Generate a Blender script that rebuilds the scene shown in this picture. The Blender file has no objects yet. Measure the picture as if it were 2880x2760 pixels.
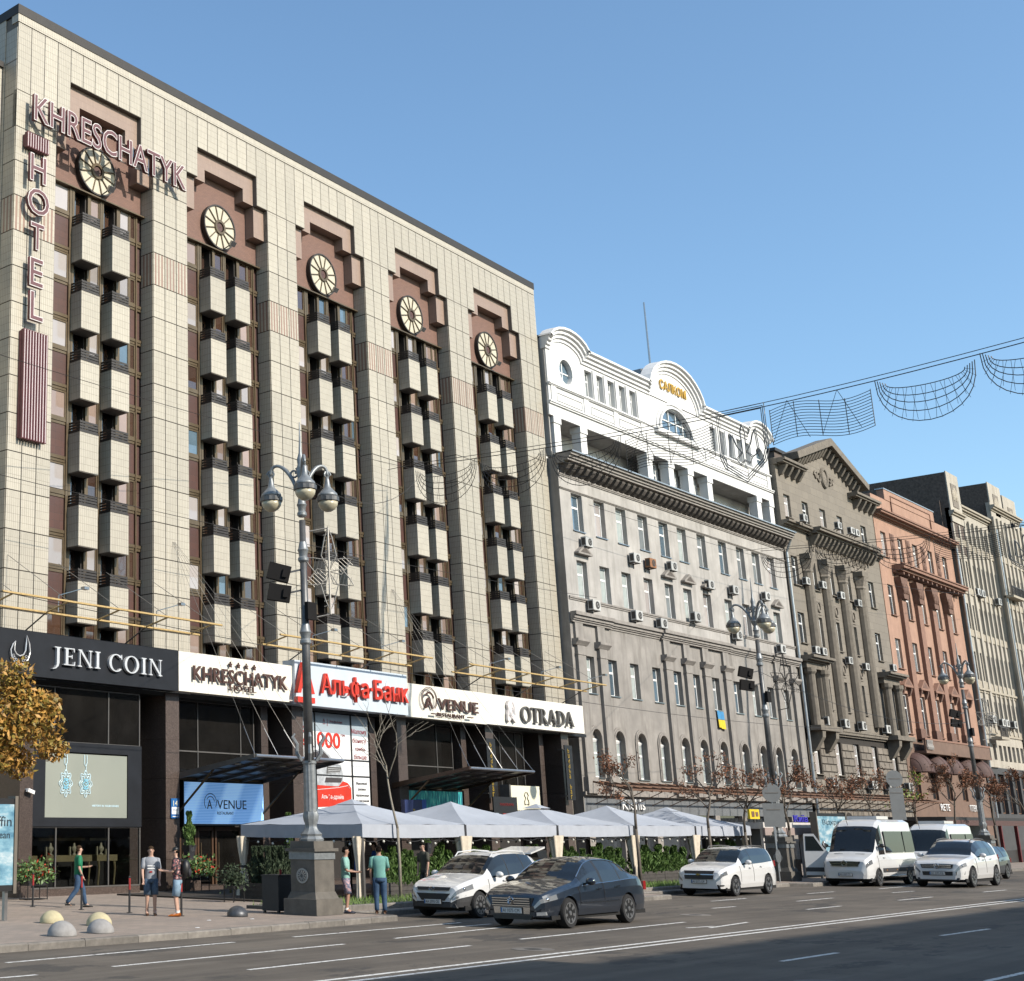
import bpy, math, random
from mathutils import Vector, Matrix
R=math.radians; sin=math.sin; cos=math.cos; PI=math.pi
random.seed(7)
S=bpy.context.scene; COL=S.collection
# ------------------------------------------------------------------ camera, sky, sun, exposure
cd=bpy.data.cameras.new('camera'); cam=bpy.data.objects.new('camera',cd); COL.objects.link(cam); S.camera=cam
cd.sensor_fit='HORIZONTAL'; cd.sensor_width=36.0; cd.lens=3862.95/2880*36.0
cd.shift_x=(1440-416.59)/2880; cd.shift_y=-(1380-1315.13)/2880; cd.clip_end=3000; cd.clip_start=.1
cam.location=(-35.937,-39.391,2.35); cam.rotation_euler=(R(90+14.823),0,R(-44.292))
W=bpy.data.worlds.new('World'); S.world=W; W.use_nodes=True
nt=W.node_tree; sky=nt.nodes.new('ShaderNodeTexSky'); sky.sky_type='NISHITA'; sky.sun_disc=False
SUN_E=32.0; SUN_A=6.0          # elevation; azimuth offset of the sun from -Y towards +X
sky.sun_elevation=R(SUN_E); sky.sun_rotation=R(180-SUN_A); sky.air_density=1.05; sky.dust_density=1.3; sky.ozone_density=1.6; sky.altitude=100
bgn=nt.nodes['Background']; bgn.inputs[1].default_value=.15; tint=nt.nodes.new('ShaderNodeMixRGB'); tint.blend_type='MULTIPLY'; tint.inputs[0].default_value=1; tint.inputs[2].default_value=(.90,1.06,1.10,1); nt.links.new(sky.outputs[0],tint.inputs[1]); nt.links.new(tint.outputs[0],bgn.inputs[0])
sl=bpy.data.lights.new('sun','SUN'); sl.energy=5.0; sl.angle=R(.53); sl.color=(1,.92,.81)
so=bpy.data.objects.new('sun',sl); COL.objects.link(so)
ld=Vector((-sin(R(SUN_A))*cos(R(SUN_E)),cos(R(SUN_A))*cos(R(SUN_E)),-sin(R(SUN_E))))
so.rotation_euler=ld.to_track_quat('-Z','Y').to_euler(); so.location=(0,-60,60)
S.view_settings.view_transform='Standard'; S.view_settings.look='None'; S.view_settings.exposure=0.5; S.view_settings.gamma=1.0
try: S.view_settings.use_curve_mapping=False
except Exception: pass
# ------------------------------------------------------------------ helpers
KIDS={}
class MB:
    def __init__(s): s.v=[]; s.f=[]; s.mi=[]; s.m=0; s.T=None
    def add(s,vs,fs):
        b=len(s.v)
        if s.T is not None: vs=[tuple(s.T@Vector(p)) for p in vs]
        s.v+=[tuple(p) for p in vs]
        for f in fs: s.f.append([b+i for i in f]); s.mi.append(s.m)
        return s
    def poly(s,pts): return s.add(pts,[list(range(len(pts)))])
    def box(s,x0,x1,y0,y1,z0,z1):
        return s.add([(x0,y0,z0),(x1,y0,z0),(x1,y1,z0),(x0,y1,z0),(x0,y0,z1),(x1,y0,z1),(x1,y1,z1),(x0,y1,z1)],
            [(0,3,2,1),(4,5,6,7),(0,1,5,4),(1,2,6,5),(2,3,7,6),(3,0,4,7)])
    def bar(s,a,b,w,h=None):
        h=h or w; a=Vector(a); b=Vector(b); d=(b-a).normalized(); up=Vector((0,0,1)) if abs(d.z)<.95 else Vector((0,1,0))
        r=d.cross(up).normalized()*(w/2); u=r.cross(d).normalized()*(h/2)
        vs=[a-r-u,a+r-u,a+r+u,a-r+u,b-r-u,b+r-u,b+r+u,b-r+u]
        return s.add(vs,[(0,3,2,1),(4,5,6,7),(0,1,5,4),(1,2,6,5),(2,3,7,6),(3,0,4,7)])
    def prism(s,poly,a,b,ax='y'):   # poly in (u,v); 'y': (x,z) extruded along y, 'z': (x,y) along z, 'x': (y,z) along x
        n=len(poly); g={'y':lambda u,v,w:(u,w,v),'z':lambda u,v,w:(u,v,w),'x':lambda u,v,w:(w,u,v)}[ax]
        vs=[g(u,v,a) for u,v in poly]+[g(u,v,b) for u,v in poly]
        return s.add(vs,[list(range(n)),list(range(2*n-1,n-1,-1))]+[(i,n+i,n+(i+1)%n,(i+1)%n) for i in range(n)])
    def lathe(s,prof,n=16,c=(0,0,0),sx=1,sy=1,flute=0):
        vs=[]; m=len(prof)
        for r,z in prof:
            for k in range(n):
                a=2*PI*k/n; rr=r*(1-flute*(k%2)); vs.append((c[0]+rr*cos(a)*sx,c[1]+rr*sin(a)*sy,c[2]+z))
        fs=[(j*n+k,j*n+(k+1)%n,(j+1)*n+(k+1)%n,(j+1)*n+k) for j in range(m-1) for k in range(n)]
        return s.add(vs,fs+[list(range(n-1,-1,-1)),[(m-1)*n+k for k in range(n)]])
    def tube(s,pts,r,n=6,closed=False):
        pts=[Vector(p) for p in pts]; m=len(pts); rs=r if isinstance(r,(list,tuple)) else [r]*m
        vs=[]; up=None
        for i,p in enumerate(pts):
            d=((pts[(i+1)%m] if (closed or i<m-1) else p)-(pts[i-1] if (closed or i>0) else p))
            if d.length<1e-9: d=Vector((0,0,1))
            d.normalize()
            if up is None: up=Vector((0,0,1)) if abs(d.z)<.9 else Vector((1,0,0))
            u=(up-d*up.dot(d))
            if u.length<1e-6: u=Vector((1,0,0)) if abs(d.x)<.9 else Vector((0,1,0)); u-=d*u.dot(d)
            u.normalize(); up=u; w=d.cross(u)
            for k in range(n):
                a=2*PI*k/n; q=p+u*(cos(a)*rs[i])+w*(sin(a)*rs[i]); vs.append(q)
        fs=[(i*n+k,i*n+(k+1)%n,(i+1)%m*n+(k+1)%n,(i+1)%m*n+k) for i in range(m if closed else m-1) for k in range(n)]
        if not closed: fs+=[list(range(n-1,-1,-1)),[(m-1)*n+k for k in range(n)]]
        return s.add(vs,fs)
    def ball(s,c,rx,ry=None,rz=None,n=10,m=6,z0=-1,z1=1):
        ry=ry or rx; rz=rz or rx; t0=math.asin(max(-1,z0)); t1=math.asin(min(1,z1))
        prof=[(max(cos(t0+(t1-t0)*i/m),.002),sin(t0+(t1-t0)*i/m)*rz) for i in range(m+1)]
        return s.lathe([(p*rx,z) for p,z in prof],n,c,1,ry/rx)
    def mesh(s,name,mats,smooth=False):
        me=bpy.data.meshes.new(name); me.from_pydata(s.v,[],s.f)
        for m in (mats if isinstance(mats,(list,tuple)) else [mats]): me.materials.append(M[m] if isinstance(m,str) else m)
        if any(s.mi): me.polygons.foreach_set('material_index',s.mi)
        if smooth:
            me.polygons.foreach_set('use_smooth',[True]*len(me.polygons))
            if smooth!=1:
                try: me.set_sharp_from_angle(angle=R(smooth))
                except Exception: pass
        me.update(); return me
    def build(s,name,mats,parent=None,loc=None,rz=0,smooth=False): return ob(name,s.mesh(name,mats,smooth),parent,loc,rz)
def ob(name,me,parent=None,loc=None,rz=0,rot=None,sc=None):
    o=bpy.data.objects.new(name,me); COL.objects.link(o)
    if parent is not None: o.parent=parent; KIDS.setdefault(parent,[]).append(o)
    if loc is not None: o.location=loc
    if rot is not None: o.rotation_euler=rot
    elif rz: o.rotation_euler=(0,0,rz)
    if sc is not None: o.scale=sc if isinstance(sc,(tuple,list)) else (sc,)*3
    return o
def tag(o,label,cat,group=None):
    o['label']=label; o['category']=cat
    if group: o['group']=group
    return o
def thing(name,label,cat,group=None,loc=(0,0,0),rz=0,sc=None):
    return tag(ob(name,None,None,loc,rz,None,sc),label,cat,group)
def struct(o,k='structure'): o['kind']=k; return o
def dup(root,label,loc=None,rz=None,group=None,sc=None):
    def cp(o,par):
        c=o.copy(); COL.objects.link(c); c.parent=par
        KIDS[c]=[cp(ch,c) for ch in KIDS.get(o,[])]
        return c
    c=cp(root,None); c['label']=label
    if group: c['group']=group
    if loc is not None: c.location=loc
    if rz is not None: c.rotation_euler=(0,0,rz)
    if sc is not None: c.scale=(sc,)*3
    return c
def B(*a,name,mat,parent=None,loc=None,rz=0): return MB().box(*a).build(name,mat,parent,loc,rz)
def bezier(p,n=12):
    out=[]
    for i in range(n+1):
        t=i/n; q=[Vector(x) for x in p]
        while len(q)>1: q=[q[j].lerp(q[j+1],t) for j in range(len(q)-1)]
        out.append(tuple(q[0]))
    return out
# ------------------------------------------------------------------ materials
M={}
class NB:
    def __init__(s,name):
        m=bpy.data.materials.new(name); m.use_nodes=True; s.m=m; s.t=m.node_tree; s.b=s.t.nodes['Principled BSDF']; M[name]=m; s._oc=None
    def n(s,ty,**k):
        q=s.t.nodes.new('ShaderNode'+ty)
        for a,b in k.items(): setattr(q,a,b)
        return q
    def l(s,a,b): s.t.links.new(a,b)
    def val(s,sock,v):
        if hasattr(v,'is_output') or isinstance(v,bpy.types.NodeSocket): s.l(v,sock)
        else: sock.default_value=v
    @property
    def oc(s):
        if s._oc is None: s._oc=s.n('TexCoord').outputs['Object']
        return s._oc
    def math(s,op,a,b=0,c=None):
        q=s.n('Math',operation=op); s.val(q.inputs[0],a); s.val(q.inputs[1],b)
        if c is not None: s.val(q.inputs[2],c)
        return q.outputs[0]
    def map(s,v,sc=(1,1,1),loc=(0,0,0),rot=(0,0,0)):
        q=s.n('Mapping'); s.l(v,q.inputs[0]); q.inputs['Scale'].default_value=sc; q.inputs['Location'].default_value=loc; q.inputs['Rotation'].default_value=rot; return q.outputs[0]
    def noise(s,v,scale=3,detail=4,rough=.6):
        q=s.n('TexNoise'); s.l(v,q.inputs['Vector']); q.inputs['Scale'].default_value=scale; q.inputs['Detail'].default_value=detail; q.inputs['Roughness'].default_value=rough; return q.outputs['Fac']
    def ramp(s,f,stops):
        q=s.n('ValToRGB'); s.l(f,q.inputs[0]); e=q.color_ramp.elements
        while len(e)<len(stops): e.new(.5)
        for el,(p,c) in zip(e,stops): el.position=p; el.color=(*c,1) if len(c)==3 else c
        return q.outputs[0]
    def mix(s,f,a,b,ty='MIX'):
        q=s.n('MixRGB',blend_type=ty); s.val(q.inputs[0],f)
        s.val(q.inputs[1],a if not isinstance(a,tuple) else (*a[:3],1)); s.val(q.inputs[2],b if not isinstance(b,tuple) else (*b[:3],1)); return q.outputs[0]
    def rnd(s): return s.n('ObjectInfo').outputs['Random']
    def bump(s,h,st=.3,d=.01):
        q=s.n('Bump'); q.inputs['Strength'].default_value=st; q.inputs['Distance'].default_value=d; s.l(h,q.inputs['Height']); s.l(q.outputs[0],s.b.inputs['Normal'])
    def fin(s,col,rough=.7,metal=0,spec=.5,coat=0):
        s.val(s.b.inputs['Base Color'],col if not isinstance(col,tuple) else (*col,1)); s.val(s.b.inputs['Roughness'],rough); s.b.inputs['Metallic'].default_value=metal
        s.b.inputs['Specular IOR Level'].default_value=spec; s.b.inputs['Coat Weight'].default_value=coat; s.b.inputs['Coat Roughness'].default_value=.03
        return s.m
KA=.62
def gray(a,k): return tuple(min(1,x*k) for x in a)
def mat(name,col,rough=.7,metal=0,var=.12,scale=2.0,bump=0,bscale=30,spec=.5,coat=0,rvar=0,streak=0,dirt=None,emit=0):
    b=NB(name); v=b.oc
    if not emit: col=gray(col,KA); dirt=dirt and gray(dirt,KA)
    c=b.mix(b.ramp(b.noise(v,scale),[(.3,(0,0,0)),(.7,(1,1,1))]),gray(col,1-var),gray(col,1+var)) if var else (*col,1)
    if streak:
        f=b.ramp(b.noise(b.map(v,(1.3,1.3,.16)),1.6,5),[(.48,(0,0,0)),(.72,(1,1,1))]); c=b.mix(b.math('MULTIPLY',f,streak),c,dirt or gray(col,.45))
        g=b.ramp(b.noise(v,.35,3),[(.4,(0,0,0)),(.7,(1,1,1))]); c=b.mix(b.math('MULTIPLY',g,streak*.6),c,gray(col,.62))
    if rvar:
        c=b.mix(b.math('MULTIPLY',b.rnd(),rvar),c,(0,0,0))
    if bump: b.bump(b.noise(v,bscale,5),bump,.01)
    b.fin(c if not isinstance(c,tuple) else c[:3],rough,metal,spec,coat)
    if emit:
        b.val(b.b.inputs['Emission Color'],c); b.b.inputs['Emission Strength'].default_value=emit
    return b.m
def tiled(name,c1,c2,mort,bw,rh,ms=.004,off=0,rough=.45,stripe=None,bstr=.4,rvar=.22):
    c1,c2,mort=gray(c1,KA),gray(c2,KA),gray(mort,KA); stripe=stripe and gray(stripe,KA)
    b=NB(name); sp=b.n('SeparateXYZ'); b.l(b.oc,sp.inputs[0]); u=b.math('ADD',sp.outputs[0],sp.outputs[1]); cb=b.n('CombineXYZ'); b.l(u,cb.inputs[0]); b.l(sp.outputs[2],cb.inputs[1])
    q=b.n('TexBrick'); q.offset=off; q.squash=1; b.l(cb.outputs[0],q.inputs['Vector'])
    for k,c in zip(('Color1','Color2','Mortar'),(c1,c2,mort)): q.inputs[k].default_value=(*c,1)
    q.inputs['Scale'].default_value=1; q.inputs['Mortar Size'].default_value=ms; q.inputs['Brick Width'].default_value=bw; q.inputs['Row Height'].default_value=rh; q.inputs['Bias'].default_value=0; q.inputs['Mortar Smooth'].default_value=.2
    c=q.outputs[0]
    if stripe:
        f=b.math('GREATER_THAN',b.math('FRACT',b.math('DIVIDE',u,bw*2)),.5); c=b.mix(f,c,stripe)
    f=b.ramp(b.noise(b.map(b.oc,(.9,.9,.5)),1.3,4),[(.45,(0,0,0)),(.75,(1,1,1))]); c=b.mix(b.math('MULTIPLY',f,.35),c,gray(c1,.72))
    c=b.mix(b.math('MULTIPLY',b.rnd(),rvar),c,gray(c1,.35)); b.bump(b.math('SUBTRACT',1,q.outputs['Fac']),bstr,.006); b.fin(c,rough); return b.m
CREAM=(.63,.572,.462)
tiled('cream_tile',CREAM,(.575,.52,.42),(.22,.19,.148),.10,.30,.0065)
tiled('stripe_tile',CREAM,(.56,.50,.39),(.22,.19,.14),.10,.30,stripe=(.36,.22,.16))
tiled('salmon_tile',(.40,.285,.22),(.37,.26,.20),(.26,.185,.145),.10,.30,rvar=.05)
tiled('brown_brick',(.245,.128,.092),(.205,.108,.078),(.14,.08,.06),.25,.075,.006,.5,.7,rvar=0)
tiled('spandrel',(.11,.042,.03),(.085,.034,.026),(.045,.02,.016),.30,.30,.006,0,.55)
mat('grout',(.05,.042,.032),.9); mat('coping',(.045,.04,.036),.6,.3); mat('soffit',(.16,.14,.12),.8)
mat('bronze',(.19,.14,.085),.42,.55,var=.15); mat('darkwood',(.032,.026,.022),.6,var=.3,scale=6); mat('black',(.012,.012,.013),.5); mat('interior',(.02,.016,.014),.8)
def glass(name,col,rough=.04,spec=.8,var=.3,curtain=0,wob=.05,coat=None):
    b=NB(name); sp=b.n('SeparateXYZ'); b.l(b.oc,sp.inputs[0])
    c=b.mix(b.noise(b.oc,1.2,2),gray(col,1-var),gray(col,1+var))
    if curtain:
        w=b.n('TexWave'); b.l(b.oc,w.inputs[0]); w.inputs['Scale'].default_value=6; w.inputs['Distortion'].default_value=2
        c=b.mix(b.math('MULTIPLY',w.outputs[1],.35),c,gray(col,.6))
    c=b.mix(b.math('MULTIPLY',b.rnd(),.45),c,(.01,.01,.012)); b.fin(c,rough,0,spec,coat if coat is not None else 1.0 if not curtain else .6); b.bump(b.noise(b.oc,1.1,1),wob,.02) if wob else None; return b.m
glass('glass_dark',(.035,.04,.045)); glass('glass_blue',(.10,.15,.19)); glass('glass_grey',(.20,.22,.225)); glass('glass_curtain',(.42,.38,.36),.12,.6,.12,1); glass('glass_warm',(.30,.22,.18),.1,.6,.2,1)  # blue and grey panes: reflected sky and pale curtains put into the base colour
glass('glass_brown',(.06,.032,.02)); mat('glass_shop',(.012,.011,.010),.06,spec=.3,var=.4,scale=.8)
mat('white_frame',(1,1,.98),.4,var=.04); mat('steel',(.55,.55,.55),.3,.9,var=.1); mat('rail_grey',(.16,.15,.14),.5,.4)
# ------------------------------------------------------------------ ground
def asphalt():
    b=NB('asphalt'); v=b.oc
    c=b.mix(b.ramp(b.noise(v,.35,5),[(.35,(0,0,0)),(.7,(1,1,1))]),(.076,.064,.052),(.128,.109,.088))
    c=b.mix(b.ramp(b.noise(b.map(v,(.12,1.6,1)),1.2,4),[(.5,(0,0,0)),(.8,(.55,.55,.55))]),c,(.165,.145,.118))
    c=b.mix(b.ramp(b.noise(b.map(v,(.015,1.1,1)),1.0,3),[(.46,(0,0,0)),(.62,(.5,.5,.5))]),c,(.058,.05,.042))
    c=b.mix(b.ramp(b.noise(b.map(v,(.22,.5,1)),.8,6,.7),[(.57,(0,0,0)),(.60,(.75,.75,.75))]),c,(.045,.041,.037))
    w=b.n('TexVoronoi',feature='DISTANCE_TO_EDGE'); nz=b.n('TexNoise'); b.l(v,nz.inputs['Vector']); nz.inputs['Scale'].default_value=1.1; nz.inputs['Detail'].default_value=6; dv=b.n('VectorMath',operation='MULTIPLY_ADD'); b.l(nz.outputs['Color'],dv.inputs[0]); dv.inputs[1].default_value=(1.6,1.6,0); b.l(b.map(v,(.3,.5,1)),dv.inputs[2]); b.l(dv.outputs[0],w.inputs['Vector']); w.inputs['Scale'].default_value=.8
    k=b.ramp(b.noise(v,.12,2),[(.5,(0,0,0)),(.6,(1,1,1))]); c=b.mix(b.math('MULTIPLY',k,b.ramp(w.outputs['Distance'],[(0,(.7,.7,.7)),(.012,(0,0,0))])),c,(.025,.024,.022))
    b.bump(b.noise(v,60,4),.35,.01); b.fin(c,.85,spec=.3)
asphalt()
def lane_paint():
    b=NB('lane_paint'); f=b.ramp(b.noise(b.oc,7,6,.75),[(.36,(1,1,1)),(.50,(0,0,0))]); c=b.mix(f,(.58,.57,.54),(.13,.12,.105)); b.fin(c,.8)
mat('earth',(.10,.095,.085),.95)
def pavers():
    b=NB('pavers'); q=b.n('TexBrick'); b.l(b.oc,q.inputs['Vector']); q.inputs['Scale'].default_value=1; q.inputs['Brick Width'].default_value=.42; q.inputs['Row Height'].default_value=.21; q.inputs['Mortar Size'].default_value=.006
    for k,c in zip(('Color1','Color2','Mortar'),((.28,.222,.18),(.22,.18,.148),(.10,.085,.072))): q.inputs[k].default_value=(*c,1)
    c=b.mix(b.ramp(b.noise(b.oc,.5,5),[(.4,(0,0,0)),(.7,(.6,.6,.6))]),q.outputs[0],(.165,.14,.12)); c=b.mix(b.ramp(b.noise(b.map(b.oc,(.3,2,1)),1.5,4),[(.55,(0,0,0)),(.75,(.4,.4,.4))]),c,(.28,.235,.2))
    b.bump(q.outputs['Fac'],-.4,.008); b.fin(c,.85)
pavers()
mat('kerbstone',(.27,.245,.215),.85,var=.25,scale=5,bump=.3,bscale=25,rvar=.35); lane_paint()
struct(MB().poly([(-1500,-1500,-.03),(1500,-1500,-.03),(1500,1500,-.03),(-1500,1500,-.03)]).build('ground','earth'))
struct(MB().poly([(-150,-62,0),(420,-62,0),(420,-12,0),(-150,-12,0)]).build('road','asphalt'))
KERB=[(-90,-16.7),(-12.5,-16.66),(-6.4,-16.35),(-3.9,-16.2),(-3.6,-14.5),(9.6,-14.4),(10.4,-15.75),(13.2,-15.75),(14.0,-14.15),(27.9,-14.1),(28.4,-14.9),(30.2,-14.9),(30.6,-14.3),(43,-14.2),(44,-15.2),(49,-15.2),(50,-14.2),(400,-14.2)]
sw=struct(MB().prism([(x,y+.16) for x,y in KERB]+[(400,6),(-90,6)],-.02,.145,'z').build('pavement','pavers'))
def kerb(poly,par,z0,z1,L,w=.16,vis=(-22,60)):
    n=0
    for (x0,y0),(x1,y1) in zip(poly,poly[1:]):
        d=math.hypot(x1-x0,y1-y0); k=max(1,round(d/L)); a=math.atan2(y1-y0,x1-x0)
        for i in range(k):
            t=i/k; x=x0+(x1-x0)*t; y=y0+(y1-y0)*t
            if not vis[0]<x<vis[1]: continue
            b=MB(); l=d/k-.012; e=.03
            b.add([(0,0,z0),(l,0,z0),(l,w,z0),(0,w,z0),(0,0,z1-e),(l,0,z1-e),(l,w,z1),(0,w,z1),(0,e,z1),(l,e,z1)],[(0,1,5,4),(4,5,9,8),(8,9,6,7),(1,2,6,9,5),(0,4,8,7,3),(2,3,7,6),(0,3,2,1)])
            ob('kerb_stone',b.mesh('kerb_stone','kerbstone'),par,(x,y,random.uniform(-.006,.006)),a); n+=1
kerb(KERB,sw,-.05,.155,1.55)
struct(MB().prism([(-90,-16.7),(-22,-16.69),(-22,-16.5),(-90,-16.5)],-.05,.15,'z').prism([(60,-14.2),(400,-14.2),(400,-14.0),(60,-14.0)],-.05,.15,'z').build('kerb','kerbstone'))
# lane markings: sheets 4 mm above the asphalt, one object each
def mark(x0,y0,x1,y1,w=.12):
    d=Vector((x1-x0,y1-y0)).normalized(); n=Vector((-d.y,d.x))*w/2
    struct(MB().poly([(x0-n.x,y0-n.y,.004),(x1-n.x,y1-n.y,.004),(x1+n.x,y1+n.y,.004),(x0+n.x,y0+n.y,.004)]).build('lane_marking','lane_paint'))
for a in [(-19.1,-18.39,-12.5,-18.06),(-10.4,-17.98,-3.3,-17.79),(-5.3,-18.69,-3.2,-18.65),(-20.9,-20.44,-20.1,-20.47),(-18.2,-20.3,-11.2,-20.06),(-9.1,-19.86,-3.0,-19.5),(-16.9,-22.39,-9.6,-22.17),(-7.3,-21.97,1.14,-21.85),
    (-.6,-23.3,2.3,-23.04),(-1,-22.9,.1,-23.1),(9.76,-21.72,12.6,-21.71),(18.05,-21.69,21.6,-21.69),(27.6,-21.72,30.6,-21.76),(37,-21.75,40,-21.75),(47,-21.75,50,-21.75),(8.28,-19.4,9.85,-19.45),(14.8,-19.48,18.2,-19.43),(24.4,-19.4,26.6,-19.5),(34,-19.5,37,-19.5),(44,-19.5,47,-19.5),
    (12.7,-17.4,15.6,-17.37),(21.2,-17.4,23.8,-17.45),(28.1,-17.7,32.4,-17.6),(38,-17.5,42,-17.5),(-8.6,-28.24,-5.9,-28.27),(.67,-28.2,4,-28.3),(10,-28.3,13,-28.3),(19,-28.3,22,-28.3),(-9.75,-31.97,-6.6,-32.03),(0,-32,3,-32),(-18,-28.2,-15,-28.2)]: mark(*a)
mark(-80,-24.42,260,-24.5,.13); mark(-80,-24.80,260,-24.88,.13)
mat('iron_cover',(.06,.055,.05),.7,.5,bump=.4,bscale=30)
for i,(x,y,q) in enumerate(((-11.9,-30.2,'round iron manhole cover in the shaded near lane'),(-9.5,-23.6,'round iron manhole cover beside the double line'),(4.5,-20.6,'round iron manhole cover in the middle lane'))):
    t=thing('manhole_cover',q,'manhole cover','manhole covers',(x,y,.002)); MB().lathe([(.36,0),(.36,.006),(.01,.007)],28).build('cover','iron_cover',t); MB().lathe([(.36,0),(.43,0),(.43,.005),(.36,.0065)],28).build('frame','kerbstone',t)
# ------------------------------------------------------------------ hotel
AH=R(1.3)
def hot(x,y,z): return (x*cos(AH)-y*sin(AH),x*sin(AH)+y*cos(AH),z)
hotel=thing('hotel_building','tall beige-tiled hotel with five recessed bays of stacked balconies and wheel ornaments','building',rz=AH)
BP=7.9; PL,PR=-5.03,36.65; OL,OR=-2.838,2.867
piers=[]
for i in range(6):
    xl=PL if i==0 else BP*(i-.5)-1.083; xr=PR if i==5 else BP*(i-.5)+1.112; piers.append((xl,xr))
MB().box(PL,PR,1.6,16,0,34.9).build('body','interior',hotel)
MB().box(PL+.02,PR-.02,.78,1.59,28.6,34.9).build('upper_wall','grout',hotel)
for xl,xr in piers: B(xl+.02,xr-.02,.02,1.59,7.4,29.7,name='pier',mat='grout',parent=hotel)
pl=[(PL+.02,29.7),(PL+.02,34.75),(PR-.02,34.75),(PR-.02,29.7)]
for i in range(4,-1,-1):
    c=BP*i; pl+=[(c+OR,29.7),(c+OR,31.33),(c+2.1,31.33),(c+2.1,32.84),(c-2.1,32.84),(c-2.1,31.33),(c+OL,31.33),(c+OL,29.7)]
MB().prism(pl,.02,.78,'y').build('upper_band','soffit',hotel)
MB().box(PL-.05,PR+.05,-.04,.5,34.78,35.2).box(PL-.05,PL+.4,.5,16.1,34.78,35.2).build('coping','coping',hotel)
MB().box(PL-.02,PR+.02,-.015,.4,34.42,34.78).build('cornice_course','cream_tile',hotel)
B(PL-.03,PL+.02,.78,16,0,34.78,name='side_wall',mat='cream_tile',parent=hotel); B(PR-.02,PR+.03,.0,16,0,34.78,name='side_wall',mat='cream_tile',parent=hotel)
# tile panels, each with its own edges; the nearest 300 are single parts
panels=[]   # (x0,z0,w,h,side,mat)
def prow(x0,x1,n,z0,z1,m='cream_tile'):
    w=(x1-x0)/n
    for k in range(n): panels.append((x0+w*k,z0,w,z1-z0,0,m))
for i,(xl,xr) in enumerate(piers):
    for k in range(-2,13):
        zt=26.7-1.5*k; m='stripe_tile' if k==0 else 'cream_tile'
        prow(xl,xr,3,zt-1.5,zt,m); panels.append((xl,zt-1.5,.74,1.5,1,m))
    prow(xl,xr,3,29.7,31.33); panels.append((xl,29.7,.2,1.63,1,'cream_tile')); prow(xl,xr,3,31.33,34.40)
for i in range(5):
    c=BP*i; prow(c+OL,c-2.1,1,31.33,34.4); prow(c+2.1,c+OR,1,31.33,34.4); prow(c-2.1,c+2.1,6,32.84,34.4)
for k in range(23): panels.append((PL,-.3+1.5*k if k<22 else 32.7,.74,1.5,1,'cream_tile')) if k>=20 else None
panels.sort(key=lambda p:(p[0]+36)**2+(p[1]-2)**2)
pc={}
def panel_mesh(w,h,side,m,bm=None,x=0,z=0):
    g=.02; t=.03
    b=bm or MB()
    if side: b.box(x-.0,x+t,g,w-g,z+g,z+h-g) if bm is None else b.box(x,x+t,.03+g,.03+w-g,z+g,z+h-g)
    else: b.box(x+g,x+w-g,-.0,t,z+g,z+h-g)
    return b
rest={}
for j,(x,z,w,h,sd,m) in enumerate(panels):
    if j<300:
        key=(round(w,3),round(h,3),sd,m)
        if key not in pc: pc[key]=panel_mesh(w,h,sd,m).mesh('tile_panel',m)
        ob('tile_panel',pc[key],hotel,(x,.03 if sd else 0,z))
    else: panel_mesh(w,h,sd,m,rest.setdefault(m,MB()),x,z)
for m,b in rest.items(): b.build('far_tile_panels',m,hotel)['kind']='stuff'
# balconies
bm=MB(); W2=.515
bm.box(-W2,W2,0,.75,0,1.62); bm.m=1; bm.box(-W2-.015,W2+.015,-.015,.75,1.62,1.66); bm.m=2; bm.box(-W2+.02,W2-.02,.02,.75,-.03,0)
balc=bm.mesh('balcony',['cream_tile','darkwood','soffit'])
sl_=MB(); 
sl_.box(-.49,.49,.02,.045,0,.085).box(-.49,-.465,.045,.74,0,.085).box(.465,.49,.045,.74,0,.085)
slat=sl_.mesh('railing_slat','darkwood')
post=MB().box(-.46,-.43,.046,.076,0,.46).mesh('railing_post','darkwood')
# curtain wall meshes
def frame(bmats,x0,x1,z0,z1,y0=.70,y1=.78,t=.07):
    bmats.box(x0,x0+t,y0,y1,z0,z1).box(x1-t,x1,y0,y1,z0,z1).box(x0+t,x1-t,y0+.004,y1,z0,z0+t).box(x0+t,x1-t,y0+.004,y1,z1-t,z1)
WIN=[(OL,-1.45,0),(-.27,.31,0),(1.47,2.10,0),(2.10,2.47,0)]; DOOR=[(-1.18,-.42),(.51,1.29)]
wm={}
for j,(a,c,_) in enumerate(WIN):
    b=MB(); frame(b,a,c,27.3,28.47); wm['f',j]=b.mesh('window_frame','bronze')
    for g in ('glass_curtain','glass_warm','glass_brown','glass_blue','glass_dark'): wm[g,j]=MB().box(a+.07,c-.07,.735,.75,27.37,28.40).mesh('pane',g)
for j,(a,c) in enumerate(DOOR):
    b=MB().prism([(a,1.2),(a,.9),(a+.05,.9),(a+.05,1.0),(a+.32,1.0),(a+.38,1.0),(a+.38,1.13),(c-.06,1.13),(c-.06,.78),(c,.78),(c,1.2)],25.5,28.47,'z'); wm['d',j]=b.mesh('door_frame','darkwood')
    wm['dg',j]=MB().box(a+.05,a+.32,.97,.998,25.5,28.4).mesh('door_pane','glass_blue'); wm['db',j]=MB().box(a+.38,c-.06,1.1,1.12,25.5,28.4).mesh('door_pane','glass_brown')
sp=[MB().box(OL,-1.45,.75,.78,25.72,27.1).mesh('spandrel_panel','spandrel'),MB().box(1.47,2.47,.75,.78,25.72,27.1).mesh('spandrel_panel','spandrel')]
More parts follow.
